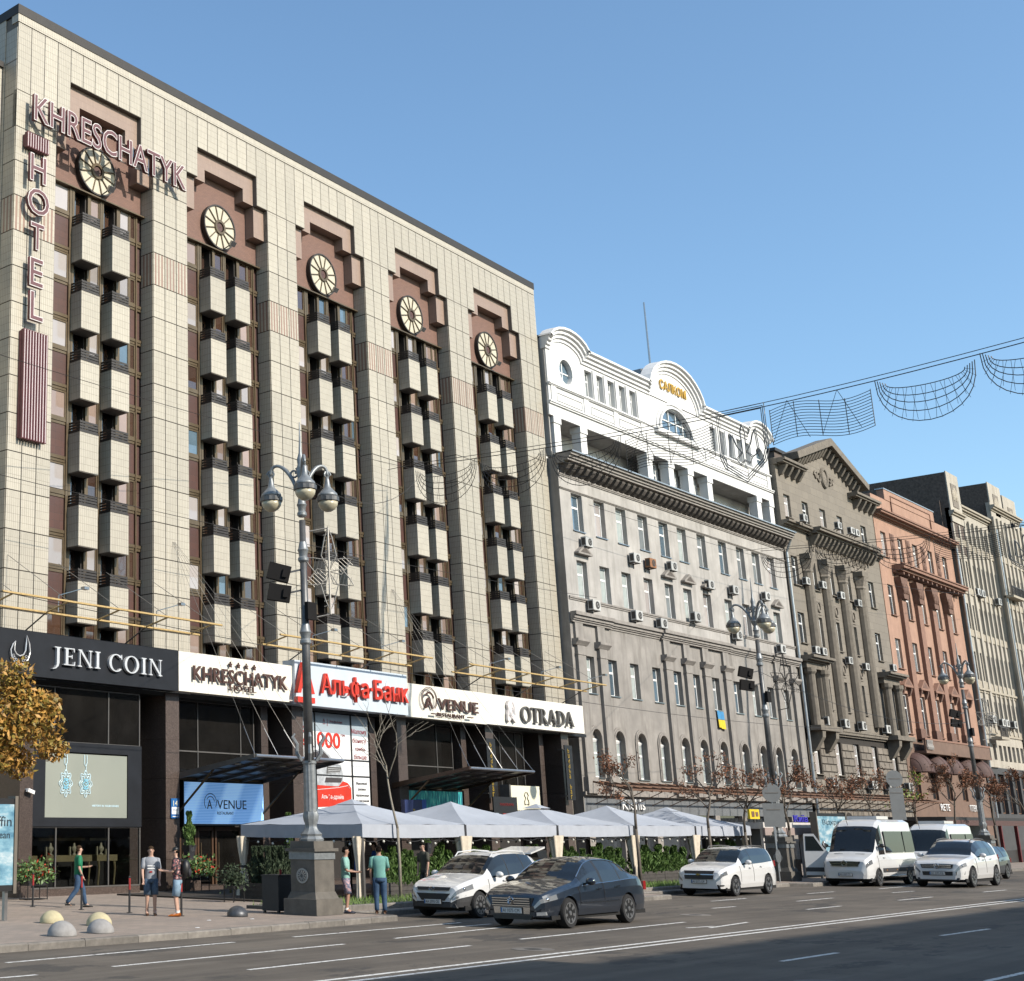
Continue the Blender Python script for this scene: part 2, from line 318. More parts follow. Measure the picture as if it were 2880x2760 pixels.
tr=[MB().prism([(.78,z),(.72,z),(.72,z+.1),(.74,z+.1),(.74,z+.12),(.69,z+.12),(.69,z+.25),(.78,z+.25)],x0,x1,'x').mesh('transom','bronze') for x0,x1 in ((OL,-1.42),(1.45,2.87)) for z in (27.06,25.5)]
rng=random.Random(3)
for i in range(5):
    c=BP*i
    MB().box(OL,OR,.75,.79,28.48,33.0).build('brick_panel','brown_brick',hotel,(c,0,0))
    sa=[(OL,33.1),(OR,33.1),(OR,29.78),(2.1,29.78),(2.1,31.38),(1.36,31.38),(1.36,32.03),(-1.36,32.03),(-1.36,31.38),(-2.1,31.38),(-2.1,29.78),(OL,29.78)]
    MB().prism(sa,.24,.745,'y').build('stepped_arch','salmon_tile',hotel,(c,0,0))
    for x0,x1 in ((-1.45,-1.32),(-1.30,-1.18),(-.42,-.27),(.31,.40),(.42,.51),(1.29,1.47),(2.47,2.54)): B(x0,x1,.66,.80,8.3,28.48,name='mullion',mat='bronze',parent=hotel,loc=(c,0,0))
    B(2.56,2.87,.80,.9,8.3,28.48,name='filler_panel',mat='spandrel',parent=hotel,loc=(c,0,0))
    MB().box(OL,OR,.5,.8,28.44,28.5).build('window_head','bronze',hotel,(c,0,0))
    for k in range(7):
        dz=-3*k
        for j in range(4):
            if k==6: g='glass_brown' if rng.random()<.7 else 'glass_warm'
            else: g=rng.choices(['glass_curtain','glass_warm','glass_brown','glass_blue'],[(.75,.15,.05,.1),(.4,.2,.3,.1),(.4,.25,.25,.1),(.02,.05,.85,.05)][j])[0]
            w=ob('window',wm['f',j],hotel,(c,0,dz)); ob('pane',wm[g,j],w)
        for j in range(2):
            d=ob('balcony_door',wm['d',j],hotel,(c,0,dz)); ob('door_pane',wm['dg',j],d); ob('door_pane',wm['db',j],d)
        for q in sp: ob('spandrel_panel',q,hotel,(c,0,dz))
        for q in tr: ob('transom',q,hotel,(c,0,dz))
        if k<6:
            for xx in (-.81,.915):
                bo=ob('balcony',balc,hotel,(c+xx,random.uniform(-.01,.01),25.08+dz))
                for s in range(4): ob('railing_slat',slat,bo,(0,0,1.665+.115*s))
                ob('railing_post',post,bo,(0,0,1.662)); ob('railing_post',post,bo,(.89,0,1.662))
    # wheel ornament and its floodlight
    wheel=ob('wheel_ornament',None,hotel,(c-.02,.5,29.66))
    def disc(r0,r1,y0,y1,n=40):
        m=MB(); vs=[]
        for r,y in ((r0,y0),(r1,y0),(r1,y1),(r0,y1)):
            for k in range(n): a=2*PI*k/n; vs.append((r*cos(a),y,r*sin(a)))
        return m.add(vs,[(q*n+k,q*n+(k+1)%n,(q+1)%4*n+(k+1)%n,(q+1)%4*n+k) for q in range(4) for k in range(n)])
    if i==0:
        WH=[disc(.30,1.06,.05,.12).mesh('wheel_face','wheel_cream' if 'wheel_cream' in M else mat('wheel_cream',(.66,.60,.46),.5)),disc(1.04,1.11,0,.2).mesh('wheel_rim','darkwood'),disc(.24,.36,-.03,.12).mesh('hub_ring','bronze'),disc(.02,.2,.02,.1).mesh('hub','spandrel')]
        spk=MB().box(-.022,.022,.0,.05,.34,1.06).mesh('spoke','bronze')
        fl=MB(); fl.bar((0,0,0),(.0,-.55,.12),.04); fl.box(-.05,.05,-.1,.0,-.1,.15); fl.m=1; fl.T=Matrix.Translation((.12,-.62,.2))@Matrix.Rotation(.7,4,'X'); fl.box(-.16,.16,-.06,.06,-.12,.12); fl.T=None
        flm=fl.mesh('floodlight',['rail_grey','steel'])
    for q in WH: ob(q.name,q,wheel)
    for k in range(12): ob('spoke',spk,wheel,None,0,(0,2*PI*k/12+.26,0))
    ob('floodlight',flm,hotel,(c+.25,.7,28.62))
# left wing, set back
wg=thing('hotel_wing','narrow set-back beige wing at the left edge beside the tall hotel','building',loc=hot(0,0,0),rz=AH)
MB().box(-14,PL-.05,.9,14,0,32.6).build('wall','cream_tile',wg); MB().box(-14,PL-.06,.8,1.0,32.6,32.85).build('coping','coping',wg)
for k in range(8): MB().box(-7.2,-5.5,.86,.9,8+3*k,9.6+3*k).build('window','glass_dark',wg)
# ------------------------------------------------------------------ lettering helpers
def text_mesh(s,depth=.02,off=0,name='letter'):
    cu=bpy.data.curves.new('t','FONT'); cu.body=s; cu.extrude=depth/2; cu.offset=off; cu.size=1; cu.resolution_u=3
    o=bpy.data.objects.new('t',cu); me=bpy.data.meshes.new_from_object(o); bpy.data.objects.remove(o); bpy.data.curves.remove(cu); me.name=name
    for v in me.vertices: v.co=Vector((v.co.x,-v.co.z,v.co.y))     # stand it up, facing -Y
    return me
def bbox(me): xs=[v.co.x for v in me.vertices]; zs=[v.co.z for v in me.vertices]; return min(xs),max(xs),min(zs),max(zs)
def fit(me,x0,x1,z0,z1,y=0,src=None):
    a,b,c,d=src or bbox(me); sx=(x1-x0)/max(b-a,1e-6); sz=(z1-z0)/max(d-c,1e-6)
    for v in me.vertices: v.co=Vector((x0+(v.co.x-a)*sx,v.co.y+y,z0+(v.co.z-c)*sz))
    return me
def setm(me,m): me.materials.clear(); me.materials.append(M[m]); return me
def flat(s,x0,x1,z0,z1,y,m,par,depth=.008,name='print'):     # a printed word
    return ob(name,setm(fit(text_mesh(s,depth),x0,x1,z0,z1,y),m),par)
def word(s,x0,x1,z0,z1,y,m,par,depth=.12,off=0,name='letter',rim=None):  # raised letters, one part each, laid out as the font sets them
    full=text_mesh(s,depth,off); A=bbox(full); adv=[]
    for i in range(len(s)): adv.append(bbox(text_mesh(s[:i+1],depth,off))[1])
    for i,ch in enumerate(s):
        if ch==' ': continue
        me=text_mesh(ch,depth,off); a,b,c,d=bbox(me); dx=adv[i]-b
        for v in me.vertices: v.co.x+=dx
        o=ob(name,setm(fit(me,x0,x1,z0,z1,y,A),m),par)
        if rim:
            for f,nm,mm,e in ((off,'letter_rim','neon_white',.008),(off-rim[1],'letter_face',rim[0],.016)):
                me=text_mesh(ch,.016,f)
                for v in me.vertices: v.co.x+=dx
                ob(nm,setm(fit(me,x0,x1,z0,z1,y-depth/2-e,A),mm),o)
# serif capitals on a unit square, drawn as polygons with thick stems and thin strokes
def arc(cx,cz,rx,rz,a0,a1,n=14): return [(cx+rx*cos(R(a0+(a1-a0)*i/n)),cz+rz*sin(R(a0+(a1-a0)*i/n))) for i in range(n+1)]
T_=.17; H_=.055
def stem(x,w=T_,z0=0,z1=1,s=.1): return [(x-s,z0),(x+w+s,z0),(x+w+s,z0+H_*.7),(x+w,z0+H_*1.6),(x+w,z1-H_*1.6),(x+w+s,z1-H_*.7),(x+w+s,z1),(x-s,z1),(x-s,z1-H_*.7),(x,z1-H_*1.6),(x,z0+H_*1.6),(x-s,z0+H_*.7)]
def ring(cx,cz,ro,rzo,ri,rzi,a0=0,a1=360): return arc(cx,cz,ro,rzo,a0,a1,24)+arc(cx,cz,ri,rzi,a1,a0,24)
SER={'I':([stem(.12)],.42),'J':([[(.1,1),(.52,1),(.52,.96),(.42,.93),(.42,.1),(.36,-.1),(.2,-.25),(.0,-.3),(.0,-.27),(.16,-.2),(.24,-.05),(.25,.1),(.25,.93),(.1,.96)]],.56),
 'E':([stem(.12),[(.29,.945),(.62,.945),(.66,.78),(.7,.78),(.7,1),(.29,1)],[(.29,.48),(.5,.48),(.52,.4),(.56,.4),(.56,.62),(.52,.62),(.5,.54),(.29,.54)],[(.29,0),(.72,0),(.74,.24),(.7,.24),(.64,.055),(.29,.055)]],.78),
 'N':([stem(.12,.06),[(.02,1),(.24,1),(.86,.12),(.86,-.03),(.82,-.03),(.14,.93),(.02,.96)],stem(.82,.06)],1.0),
 'C':([ring(.5,.5,.5,.53,.33,.47,42,318),[(.86,.72),(.9,.72),(.9,1.02),(.86,1.02),(.82,.86)]],.94),'O':([ring(.52,.5,.52,.53,.35,.47)],1.06),
 'T':([stem(.34),[(.0,.945),(.85,.945),(.85,1),(.0,1)],[(0,.8),(.04,.8),(.1,.945),(0,.945)],[(.81,.8),(.85,.8),(.85,.945),(.75,.945)]],.87),
 'R':([stem(.1),ring(.27,.74,.36,.26,.2,.2,-90,90),[(.3,.48),(.46,.5),(.86,.05),(.92,.0),(.7,0),(.3,.46)]],.9),
 'A':([[(.0,0),(.26,0),(.26,.035),(.16,.06),(.46,.9),(.43,1.02),(.1,.06),(.0,.035)],[(.43,1.02),(.5,1.02),(.92,.05),(1.0,.035),(1.0,0),(.62,0),(.62,.035),(.73,.06),(.4,.86)],[(.2,.32),(.66,.32),(.64,.37),(.22,.37)]],1.02),
 'D':([stem(.1),ring(.27,.5,.62,.5,.44,.45,-90,90)],.92)}
def serif(s,x0,x1,z0,z1,y,m,par,depth=.1,gap=.08):
    tot=sum(SER[c][1]+gap if c!=' ' else .35 for c in s)-gap; k=(x1-x0)/tot; h=z1-z0; x=x0
    for c in s:
        if c==' ': x+=.35*k; continue
        b=MB()
        for i,p in enumerate(SER[c][0]): b.prism([(x+u*k,z0+v*h) for u,v in p],y-i*.0015,y+depth,'y')
        b.build('letter',m,par); x+=(SER[c][1]+gap)*k
def loop_tube(pts,r,n=5): return MB().tube(pts,r,n)
# ------------------------------------------------------------------ materials for the shops
def granite():
    b=NB('granite'); n=b.noise(b.oc,38,3,.7); c=b.ramp(n,[(.35,(.028,.02,.017)),(.55,(.075,.055,.046)),(.72,(.17,.135,.12))])
    c=b.mix(b.math('MULTIPLY',b.rnd(),.4),c,(.02,.015,.013)); b.fin(c,.32,spec=.6)
granite()
mat('sign_black',(.014,.016,.021),.55,var=.2,spec=.25); mat('sign_cream',(.98,.93,.81),.5,var=.03,streak=.15,dirt=(.55,.5,.42)); mat('sign_white',(1,.97,.88),.5,var=.03,streak=.12,dirt=(.55,.52,.46)); mat('sign_grey',(.66,.74,.81),.45,var=.04,streak=.15,dirt=(.4,.44,.48))
mat('chrome',(1,1,1),.3,.45,var=.08); mat('brown_letter',(.085,.034,.022),.5); mat('red_letter',(.72,.045,.02),.42); mat('maroon',(.17,.042,.05),.5); mat('neon_white',(.80,.74,.72),.5,var=.03); mat('maroon_face',(.15,.05,.055),.5)
mat('gold_letter',(.45,.30,.04),.45); mat('yellow_pipe',(.58,.40,.16),.55,var=.2,scale=8); mat('cable',(.03,.03,.03),.6); mat('cable_grey',(.30,.28,.25),.5,.5)
# ------------------------------------------------------------------ storefront of the hotel
for i in range(5):
    x=2.3+BP*i-.12*i*.6
    for nm,xa,xb,ya in (('granite_column',x,x+.76,-1.2),('granite_pilaster',x-1.35,x-.9,-.6)):
        col=ob(nm,None,hotel)
        zz=[.1,1.3,2.8,4.3,5.8,7.55]
        for a,c in zip(zz,zz[1:]): B(xa,xb,ya,.6,a+.004,c-.004,name='granite_slab',mat='granite',parent=col)
B(PL,-4.42,-1.2,.6,.1,7.55,name='granite_column',mat='granite',parent=hotel)
B(PL,PR,.62,.8,0,8.0,name='shop_back_wall',mat='interior',parent=hotel); B(PL,PR,-1.15,.61,7.45,7.6,name='shop_soffit',mat='black',parent=hotel)
B(-4.42,.97,-1.12,-.3,.12,.42,name='granite_plinth',mat='granite',parent=hotel); B(3.06,35.6,-1.5,.6,.1,.3,name='entrance_step',mat='granite',parent=hotel)
def glazing(x0,x1,z0,z1,y,vx,hz,par=hotel,fm='rail_grey',gm='glass_shop'):
    xs=[x0]+vx+[x1]; zs=[z0]+hz+[z1]
    for a,c in zip(xs,xs[1:]):
        for d,e in zip(zs,zs[1:]): B(a+.025,c-.025,y,y+.02,d+.025,e-.025,name='shop_pane',mat=gm,parent=par)
    for v in xs: B(v-.025,v+.025,y-.04,y+.04,z0,z1,name='glazing_bar',mat=fm,parent=par)
    for v in zs: B(x0,x1,y-.035,y+.035,v-.025,v+.025,name='glazing_bar',mat=fm,parent=par)
glazing(-4.4,.97,5.45,7.4,-1.05,[-3.37,-.67],[])
glazing(3.1,8.6,4.35,7.45,-.3,[5.09,7.75],[5.45]); glazing(18.6,24,4.35,7.45,-.3,[19.9,22.6],[5.4]); glazing(26.2,31,3,7.45,-.3,[28.6,30.2],[5.2])
# jeweller's window: frame, lower showcase with tables and necklace busts
B(-4.42,.97,-1.2,-1.05,5.1,5.45,name='shopfront_rail',mat='sign_black',parent=hotel); B(-4.42,.97,-1.2,-1.05,2.5,2.8,name='shopfront_rail',mat='sign_black',parent=hotel)
B(-4.42,-3.86,-1.2,-1.05,2.8,5.1,name='shopfront_stile',mat='sign_black',parent=hotel); B(.24,.97,-1.2,-1.05,2.8,5.1,name='shopfront_stile',mat='sign_black',parent=hotel)
mat('gold_table',(.30,.235,.115),.5); mat('bust_cream',(.42,.37,.25),.6)
def winclear():
    b=NB('shop_glass'); o=b.t.nodes['Material Output']; t=b.n('BsdfTransparent'); g=b.n('BsdfGlossy'); g.inputs['Roughness'].default_value=.02; t.inputs[0].default_value=(.72,.74,.74,1)
    mx=b.n('MixShader'); f=b.n('LayerWeight'); b.l(b.math('MULTIPLY_ADD',b.math('POWER',f.outputs['Facing'],4),.5,.05),mx.inputs[0]); b.l(t.outputs[0],mx.inputs[1]); b.l(g.outputs[0],mx.inputs[2]); b.l(mx.outputs[0],o.inputs[0])
winclear()
glazing(-4.4,.95,.42,2.48,-1.1,[-3.26,-.67],[],gm='shop_glass')
def table(x0,x1,lab):
    t=thing('display_table',lab,'table','gilt tables in the jeweller window',hot(0,0,0),AH)
    B(x0,x1,-.45,-.05,1.28,1.5,name='tabletop',mat='gold_table',parent=t)
    for x in (x0+.12,x1-.12): MB().tube([(x,-.4,1.28),(x+.04,-.4,1.0),(x-.02,-.4,.43)],[.05,.035,.03],6).build('leg','gold_table',t)
    B(x0,x1,-.06,-.02,2.0,2.1,name='back_rail',mat='gold_table',parent=t)
table(-4.3,-3.5,'short gilt display table at the left end of the jeweller window'); table(-3.1,-.85,'long gilt display table in the middle of the jeweller window'); table(-.6,.45,'gilt display table at the right end of the jeweller window')
for i,(x,q) in enumerate(((-2.75,'cream necklace bust standing left on the long gilt table'),(-1.6,'cream necklace bust standing right on the long gilt table'),(-.25,'cream necklace bust on the right-hand gilt table'))):
    t=thing('necklace_bust',q,'display bust','necklace busts in the jeweller window',hot(x,-.3,1.5),AH); MB().lathe([(.1,0),(.1,.03),(.04,.06),(.05,.1),(.13,.2),(.12,.27),(.05,.33),(.04,.42),(.02,.43)],10,sy=.6).build('bust','bust_cream',t,smooth=True); B(-.26,-.2,-.04,.04,0,.3,name='stand',mat='bust_cream',parent=t); B(.2,.25,-.04,.04,0,.2,name='stand',mat='bust_cream',parent=t)
# LED wall of the jeweller
b=NB('led_grey'); w=b.n('TexWave',bands_direction='Z'); b.l(b.oc,w.inputs[0]); w.inputs['Scale'].default_value=14
c=b.mix(w.outputs[1],(.20,.215,.185),(.165,.18,.155)); c=b.mix(b.noise(b.oc,.5,2),c,(.24,.25,.215)); b.fin(c,.35)
t=thing('led_wall','grey-green screen showing a pair of pale blue earrings in the jeweller front','screen',loc=hot(0,0,0),rz=AH)
B(-3.85,.23,-1.16,-1.06,2.81,5.05,name='panel',mat='led_grey',parent=t)
mat('led_pale',(.45,.60,.66),.5,emit=.35); mat('led_blue',(.16,.42,.55),.5,emit=.4)
for x in (-2.87,-1.9):
    e=ob('earring',None,t,(x,-1.19,0))
    for r,k,a in ((.33,8,.16),(.24,8,.2),(.13,6,.25)):
        pts=[(r*(1+a*cos(k*q*2*PI/64))*cos(q*2*PI/64)*.85,0,4.0+r*(1+a*cos(k*q*2*PI/64))*sin(q*2*PI/64)*1.25) for q in range(64)]
        MB().tube(pts,.011,4,True).build('earring_outline','led_pale' if r>.2 else 'led_blue',e)
    for q in range(4): MB().tube([(-.12+.03*q,0,3.85+.1*q),(.0,0,3.8+.09*q),(.13,0,3.85+.1*q)],.012,4).build('earring_stone','led_blue',e)
    MB().tube([(0,0,4.42),(.02,0,4.6),(-.07,0,4.7),(-.07,0,5.03)],.012,4).build('hook','led_pale',e); MB().tube([(.0,0,4.62),(.06,0,4.75),(.05,0,5.03)],.012,4).build('hook','led_pale',e)
flat('HISTORY IN YOUR HANDS',-1.55,-.2,3.2,3.27,-1.17,'led_pale',t,.004)
# ------------------------------------------------------------------ fascia signs
def sign(name,label,x0,x1,z0,z1,m,yf=-1.75,yb=-1.25):
    t=thing(name,label,'sign',loc=hot(0,0,0),rz=AH); B(x0,x1,yf,yb,z0,z1,name='board',mat=m,parent=t); return t
s1=sign('shop_sign','black fascia with raised silver letters JENI COIN and horseshoe emblem',-11,2.46,7.6,9.18,'sign_black')
serif('JENI',-4.2,-1.84,8.1,8.72,-1.88,'chrome',s1,.12,.14); serif('COIN',-1.42,1.42,8.08,8.70,-1.88,'chrome',s1,.12,.14)
hs=[(-5.43,8.98),(-5.3,8.7),(-5.26,8.4),(-5.35,8.15),(-5.52,7.98),(-5.75,7.93),(-5.95,8.0),(-6.1,8.2),(-6.14,8.42),(-6.05,8.62),(-5.94,8.74),(-5.97,8.58),(-5.97,8.42),(-5.88,8.3),(-5.72,8.24),(-5.56,8.3),(-5.47,8.45),(-5.45,8.68)]
e=MB().tube([(x,-1.86,z) for x,z in hs],.022,5,True).build('horseshoe_emblem','chrome',s1)
for q in range(8):
    a=R(200+q*20); cx,cz=-5.72+.31*cos(a),8.33+.28*sin(a); ob('scroll',MB().tube([(cx+.055*(1-.012*k)*cos(k*.5),-1.86,cz+.055*(1-.06*k)*sin(k*.5)) for k in range(14)],.009,4).mesh('scroll','chrome'),e)
s2=sign('shop_sign','cream fascia with brown letters KHRESCHATYK HOTEL under four stars',2.47,9.52,7.62,9.17,'sign_cream')
word('KHRESCHATYK',3.19,9.05,8.08,8.66,-1.86,'brown_letter',s2,.07,.008); word('HOTEL',5.35,7.0,7.82,8.05,-1.86,'brown_letter',s2,.06,.006)
st=[(.11*(1 if k%2==0 else .45)*cos(R(90+36*k)),.13*(1 if k%2==0 else .45)*sin(R(90+36*k))) for k in range(10)]; stm=MB().prism(st,-.04,.04,'y').mesh('star','brown_letter')
for k in range(4): ob('star',stm,s2,(5.42+.5*k,-1.85,8.86))
s3=sign('bank_sign','pale grey fascia with raised red letters of a bank',9.53,17.92,7.55,9.42,'sign_grey',-1.9)
word('Альфа·Банк',11.15,17.8,7.86,8.98,-2.0,'red_letter',s3,.12,.012); word('А',9.32,10.5,8.0,9.32,-2.1,'red_letter',s3,.2,.02); B(9.32,10.5,-2.2,-2.0,7.6,7.84,name='underline',mat='red_letter',parent=s3)
s4=sign('shop_sign','cream fascia with brown letters AVENUE RESTAURANT and ring emblem',17.93,25.08,7.52,9.08,'sign_cream')
word('VENUE',20.55,24.15,7.98,8.52,-1.86,'brown_letter',s4,.07,.012); word('A',19.4,20.1,7.98,8.5,-1.86,'brown_letter',s4,.07,.012); word('RESTAURANT',20.45,22.9,7.66,7.84,-1.84,'brown_letter',s4,.05,.004)
for x0,x1 in ((19.8,20.35),(23.0,23.5)): B(x0,x1,-1.97,-1.9,7.72,7.77,name='dash',mat='brown_letter',parent=s4)
for r,a0,a1,w in ((.66,-50,235,.02),(.58,-50,235,.02),(.36,10,150,.05)): MB().tube([(19.75+r*cos(R(a0+(a1-a0)*k/24)),-1.9,8.42+r*.85*sin(R(a0+(a1-a0)*k/24))) for k in range(25)],w,5).build('ring_emblem','brown_letter',s4)
s5=sign('shop_sign','white fascia with raised dark letters OTRADA and crest',25.09,35.3,7.55,9.07,'sign_white')
serif('OTRADA',28.35,34.0,7.83,8.62,-1.9,'rail_grey',s5,.1,.02)
cr=[(0,1),(.25,.93),(.42,.75),(.36,.55),(.48,.35),(.5,.1),(.36,0),(.2,.08),(.0,.2),(-.2,.08),(-.36,0),(-.5,.1),(-.48,.35),(-.36,.55),(-.42,.75),(-.25,.93)]
e=MB().prism([(27.3+u*.9,7.72+v*1.18) for u,v in cr],-1.92,-1.8,'y').build('crest','neon_white',s5)
for k,(r,h) in enumerate(((.2,.28),(.12,.16))): MB().tube([(27.3+r*cos(q*PI/8),-1.93,8.2+h*sin(q*PI/8)) for q in range(16)],.015,4,True).build('crest_ring','chrome',e)
for sx in (-1,1): MB().tube([(27.3+sx*.1,-1.93,7.95),(27.3+sx*.3,-1.93,8.1),(27.3+sx*.25,-1.93,8.5),(27.3+sx*.12,-1.93,8.75)],.015,4).build('crest_line','chrome',e)
# roof-level neon letters
s6=thing('hotel_name_sign','large maroon and white neon letters KHRESCHATYK across the first bay','sign',loc=hot(0,0,0),rz=AH)
word('KHRESCHATYK',-4.5,4.5,29.95,31.15,-.42,'maroon',s6,.14,.02,rim=('maroon_face',.022))
for z in (30.1,30.95): MB().tube([(-4.4,-.25,z),(4.4,-.25,z)],.03,5).build('support_rail','steel',s6)
for k in range(10): MB().tube([(-4.2+.93*k,-.25,30.5),(-4.2+.93*k,.3,30.5)],.02,4).build('support_strut','steel',s6)
for k in range(10): MB().tube([(-4.2+.93*k,-.25,30.0),(-4.2+.93*k,-.25,31.05)],.02,4).build('support_post','steel',s6)
s7=thing('hotel_vertical_sign','vertical maroon neon letters HOTEL on the leftmost pier with striped bars','sign',loc=hot(0,0,0),rz=AH)
for ch,z0,z1,x0,x1 in (('H',27.35,28.55,-4.55,-3.7),('O',25.95,27.1,-4.65,-3.5),('T',24.45,25.6,-4.45,-3.75),('E',22.9,24.1,-4.45,-3.75),('L',21.5,22.7,-4.4,-3.72)): word(ch,x0,x1,z0,z1,-.32,'maroon',s7,.14,.02,rim=('maroon_face',.022))
for k in range(9):
    for z0,z1,x0,w in ((28.82,29.48,-4.65,1.13),(16.7,21.1,-4.58,1.2)):
        x=x0+w*k/8.5; B(x,x+w*.085,-.3,-.12,z0,z1,name='neon_bar',mat='maroon',parent=s7); B(x+w*.028,x+w*.05,-.31,-.298,z0+.03,z1-.03,name='neon_tube',mat='neon_white',parent=s7)
    
B(-4.6,-3.4,-.13,-.02,16.75,21.05,name='back_panel',mat='maroon',parent=s7); B(-4.65,-3.5,-.13,-.02,28.9,29.4,name='back_panel',mat='maroon',parent=s7)
# ------------------------------------------------------------------ screens, posters and awnings of the hotel front
def led_blue():
    b=NB('led_avenue'); w=b.n('TexWave',bands_direction='Z'); b.l(b.oc,w.inputs[0]); w.inputs['Scale'].default_value=5.2
    d=b.n('TexWave',bands_direction='DIAGONAL'); b.l(b.map(b.oc,(.35,.35,-.2)),d.inputs[0]); d.inputs['Scale'].default_value=.8
    c=b.mix(b.ramp(d.outputs[1],[(.35,(0,0,0)),(.75,(1,1,1))]),(.06,.22,.55),(.22,.45,.80)); c=b.mix(b.math('MULTIPLY',w.outputs[1],.45),c,(.45,.66,.90)); b.fin(c,.5); b.l(c,b.b.inputs['Emission Color']); b.b.inputs['Emission Strength'].default_value=.45
led_blue()
t=thing('led_wall','blue striped screen reading AVENUE RESTAURANT above the hotel doors','screen',loc=hot(0,0,0),rz=AH)
B(3.65,8.45,-.92,-.7,2.62,4.22,name='panel',mat='led_avenue',parent=t); B(3.6,8.5,-.9,-.6,2.55,4.28,name='housing',mat='black',parent=t)
mat('led_navy',(.012,.022,.05),.5)
word('VENUE',5.55,7.35,3.2,3.55,-.93,'led_navy',t,.01); word('A',4.95,5.25,3.2,3.55,-.93,'led_navy',t,.01); flat('RESTAURANT',5.55,6.55,2.98,3.1,-.93,'led_navy',t)
for r,a0,a1 in ((.36,-30,220),(.24,10,150)): MB().tube([(5.15+r*cos(R(a0+(a1-a0)*k/20)),-.93,3.45+r*.95*sin(R(a0+(a1-a0)*k/20))) for k in range(21)],.015,4).build('ring_emblem','led_navy',t)
# doors below
mat('door_wood',(.085,.042,.02),.45,var=.3,scale=5)
for x0,x1 in ((3.9,4.9),(4.95,5.9),(6.0,7.6)):
    d=ob('entrance_door',None,hotel); B(x0+.1,x1-.1,-.35,-.32,.4,2.35,name='door_pane',mat='glass_shop',parent=d)
    for a in (x0,x1-.1): B(a,a+.1,-.4,-.28,.3,2.5,name='door_stile',mat='door_wood',parent=d)
    B(x0+.1,x1-.1,-.4,-.28,2.35,2.5,name='door_rail',mat='door_wood',parent=d); B(x0+.14,x0+.17,-.46,-.43,.9,1.9,name='handle',mat='bronze',parent=d)
# second, teal screen
b=NB('led_teal'); n=b.noise(b.map(b.oc,(9,9,1.1)),1.6,3); c=b.ramp(n,[(.35,(.008,.05,.10)),(.52,(.02,.20,.22)),(.62,(.05,.42,.34)),(.75,(.5,.75,.7))]); b.fin(c,.5); b.l(c,b.b.inputs['Emission Color']); b.b.inputs['Emission Strength'].default_value=.2
t=thing('led_wall','dark teal glittering screen under the second awning','screen',loc=hot(0,0,0),rz=AH); B(19,23.85,-.85,-.7,2.9,4.2,name='panel',mat='led_teal',parent=t); B(18.9,23.95,-.8,-.6,2.85,4.26,name='housing',mat='black',parent=t)
mat('blue_box',(.02,.035,.13),.5); mat('blue_side',(.02,.11,.5),.5); mat('ivory',(.95,.9,.68),.6,var=.04); mat('poster_white',(1.0,1.0,.99),.45,var=.02); mat('poster_grey',(.42,.50,.56),.45,var=.05); mat('crimson',(.33,.03,.045),.5); mat('text_dark',(.06,.05,.05),.6); mat('plaque_blue',(.02,.16,.46),.4); mat('car_print',(.50,.52,.54),.4,var=.3,scale=4); mat('dim_red',(.22,.01,.01),.5)
t=thing('light_box','dark blue box sign with a small gold triangle below the teal screen','sign',loc=hot(0,0,0),rz=AH); B(17.0,18.4,-2.1,-1.9,2.6,3.72,name='face',mat='blue_box',parent=t); B(18.4,18.75,-2.1,-1.5,2.6,3.75,name='side',mat='blue_side',parent=t)
MB().prism([(17.7,3.2),(17.8,3.32),(17.6,3.32)],-2.12,-2.1,'y').build('triangle_emblem','gold_letter',t); flat('PRINCE',17.2,18.2,2.85,2.98,-2.11,'text_dark',t)
t=thing('lit_sign','ivory box sign reading OTRADA with a dark emblem above the tents','sign',loc=hot(0,0,0),rz=AH); B(26.3,29.15,-2.15,-1.9,2.8,4.56,name='face',mat='ivory',parent=t); B(26.15,26.3,-2.15,-1.6,2.8,4.6,name='side',mat='rail_grey',parent=t); serif('OTRADA',26.75,28.7,3.12,3.36,-2.17,'text_dark',t,.01,.05)
for sx in (-1,1): MB().tube([(27.75+sx*.06,-2.17,4.25),(27.75+sx*.2,-2.17,4.1),(27.75+sx*.08,-2.17,3.95),(27.75+sx*.2,-2.17,3.8),(27.75+sx*.2,-2.17,3.62),(27.75+sx*.05,-2.17,3.65)],.025,4).build('emblem','text_dark',t)
t=thing('menu_board','black board with dim red lettering left of the ivory sign','sign',loc=hot(0,0,0),rz=AH); B(24.4,26.65,-2.25,-2.18,2.9,3.98,name='face',mat='black',parent=t); flat('PANORAMA',25.0,26.3,3.55,3.68,-2.26,'dim_red',t); B(25.2,26.1,-2.27,-2.25,3.1,3.18,name='red_stripe',mat='red_letter',parent=t); B(24.5,24.8,-2.27,-2.25,2.95,3.2,name='sticker',mat='poster_grey',parent=t)
for x,lab in ((33.55,'tall black banner with gold vertical letters buddha bar on the last granite column'),(25.55,'narrow dark banner with gold vertical letters buddha bar behind the awning rods')):
    t=thing('vertical_banner',lab,'banner','buddha bar banners',hot(0,0,0),AH); B(x-.42,x+.42,-1.62,-1.56,3.95,6.85,name='banner',mat='black',parent=t); z=6.7
    for ch in 'buddha bar':
        if ch!=' ': flat(ch,x-.14,x+.02,z-.26,z-.04,-1.64,'gold_letter',t,.01,'letter')
        z-=.27
    for zz in (4.15,6.6): B(x-.5,x+.0,-1.6,-1.2,zz,zz+.03,name='bracket',mat='rail_grey',parent=t)
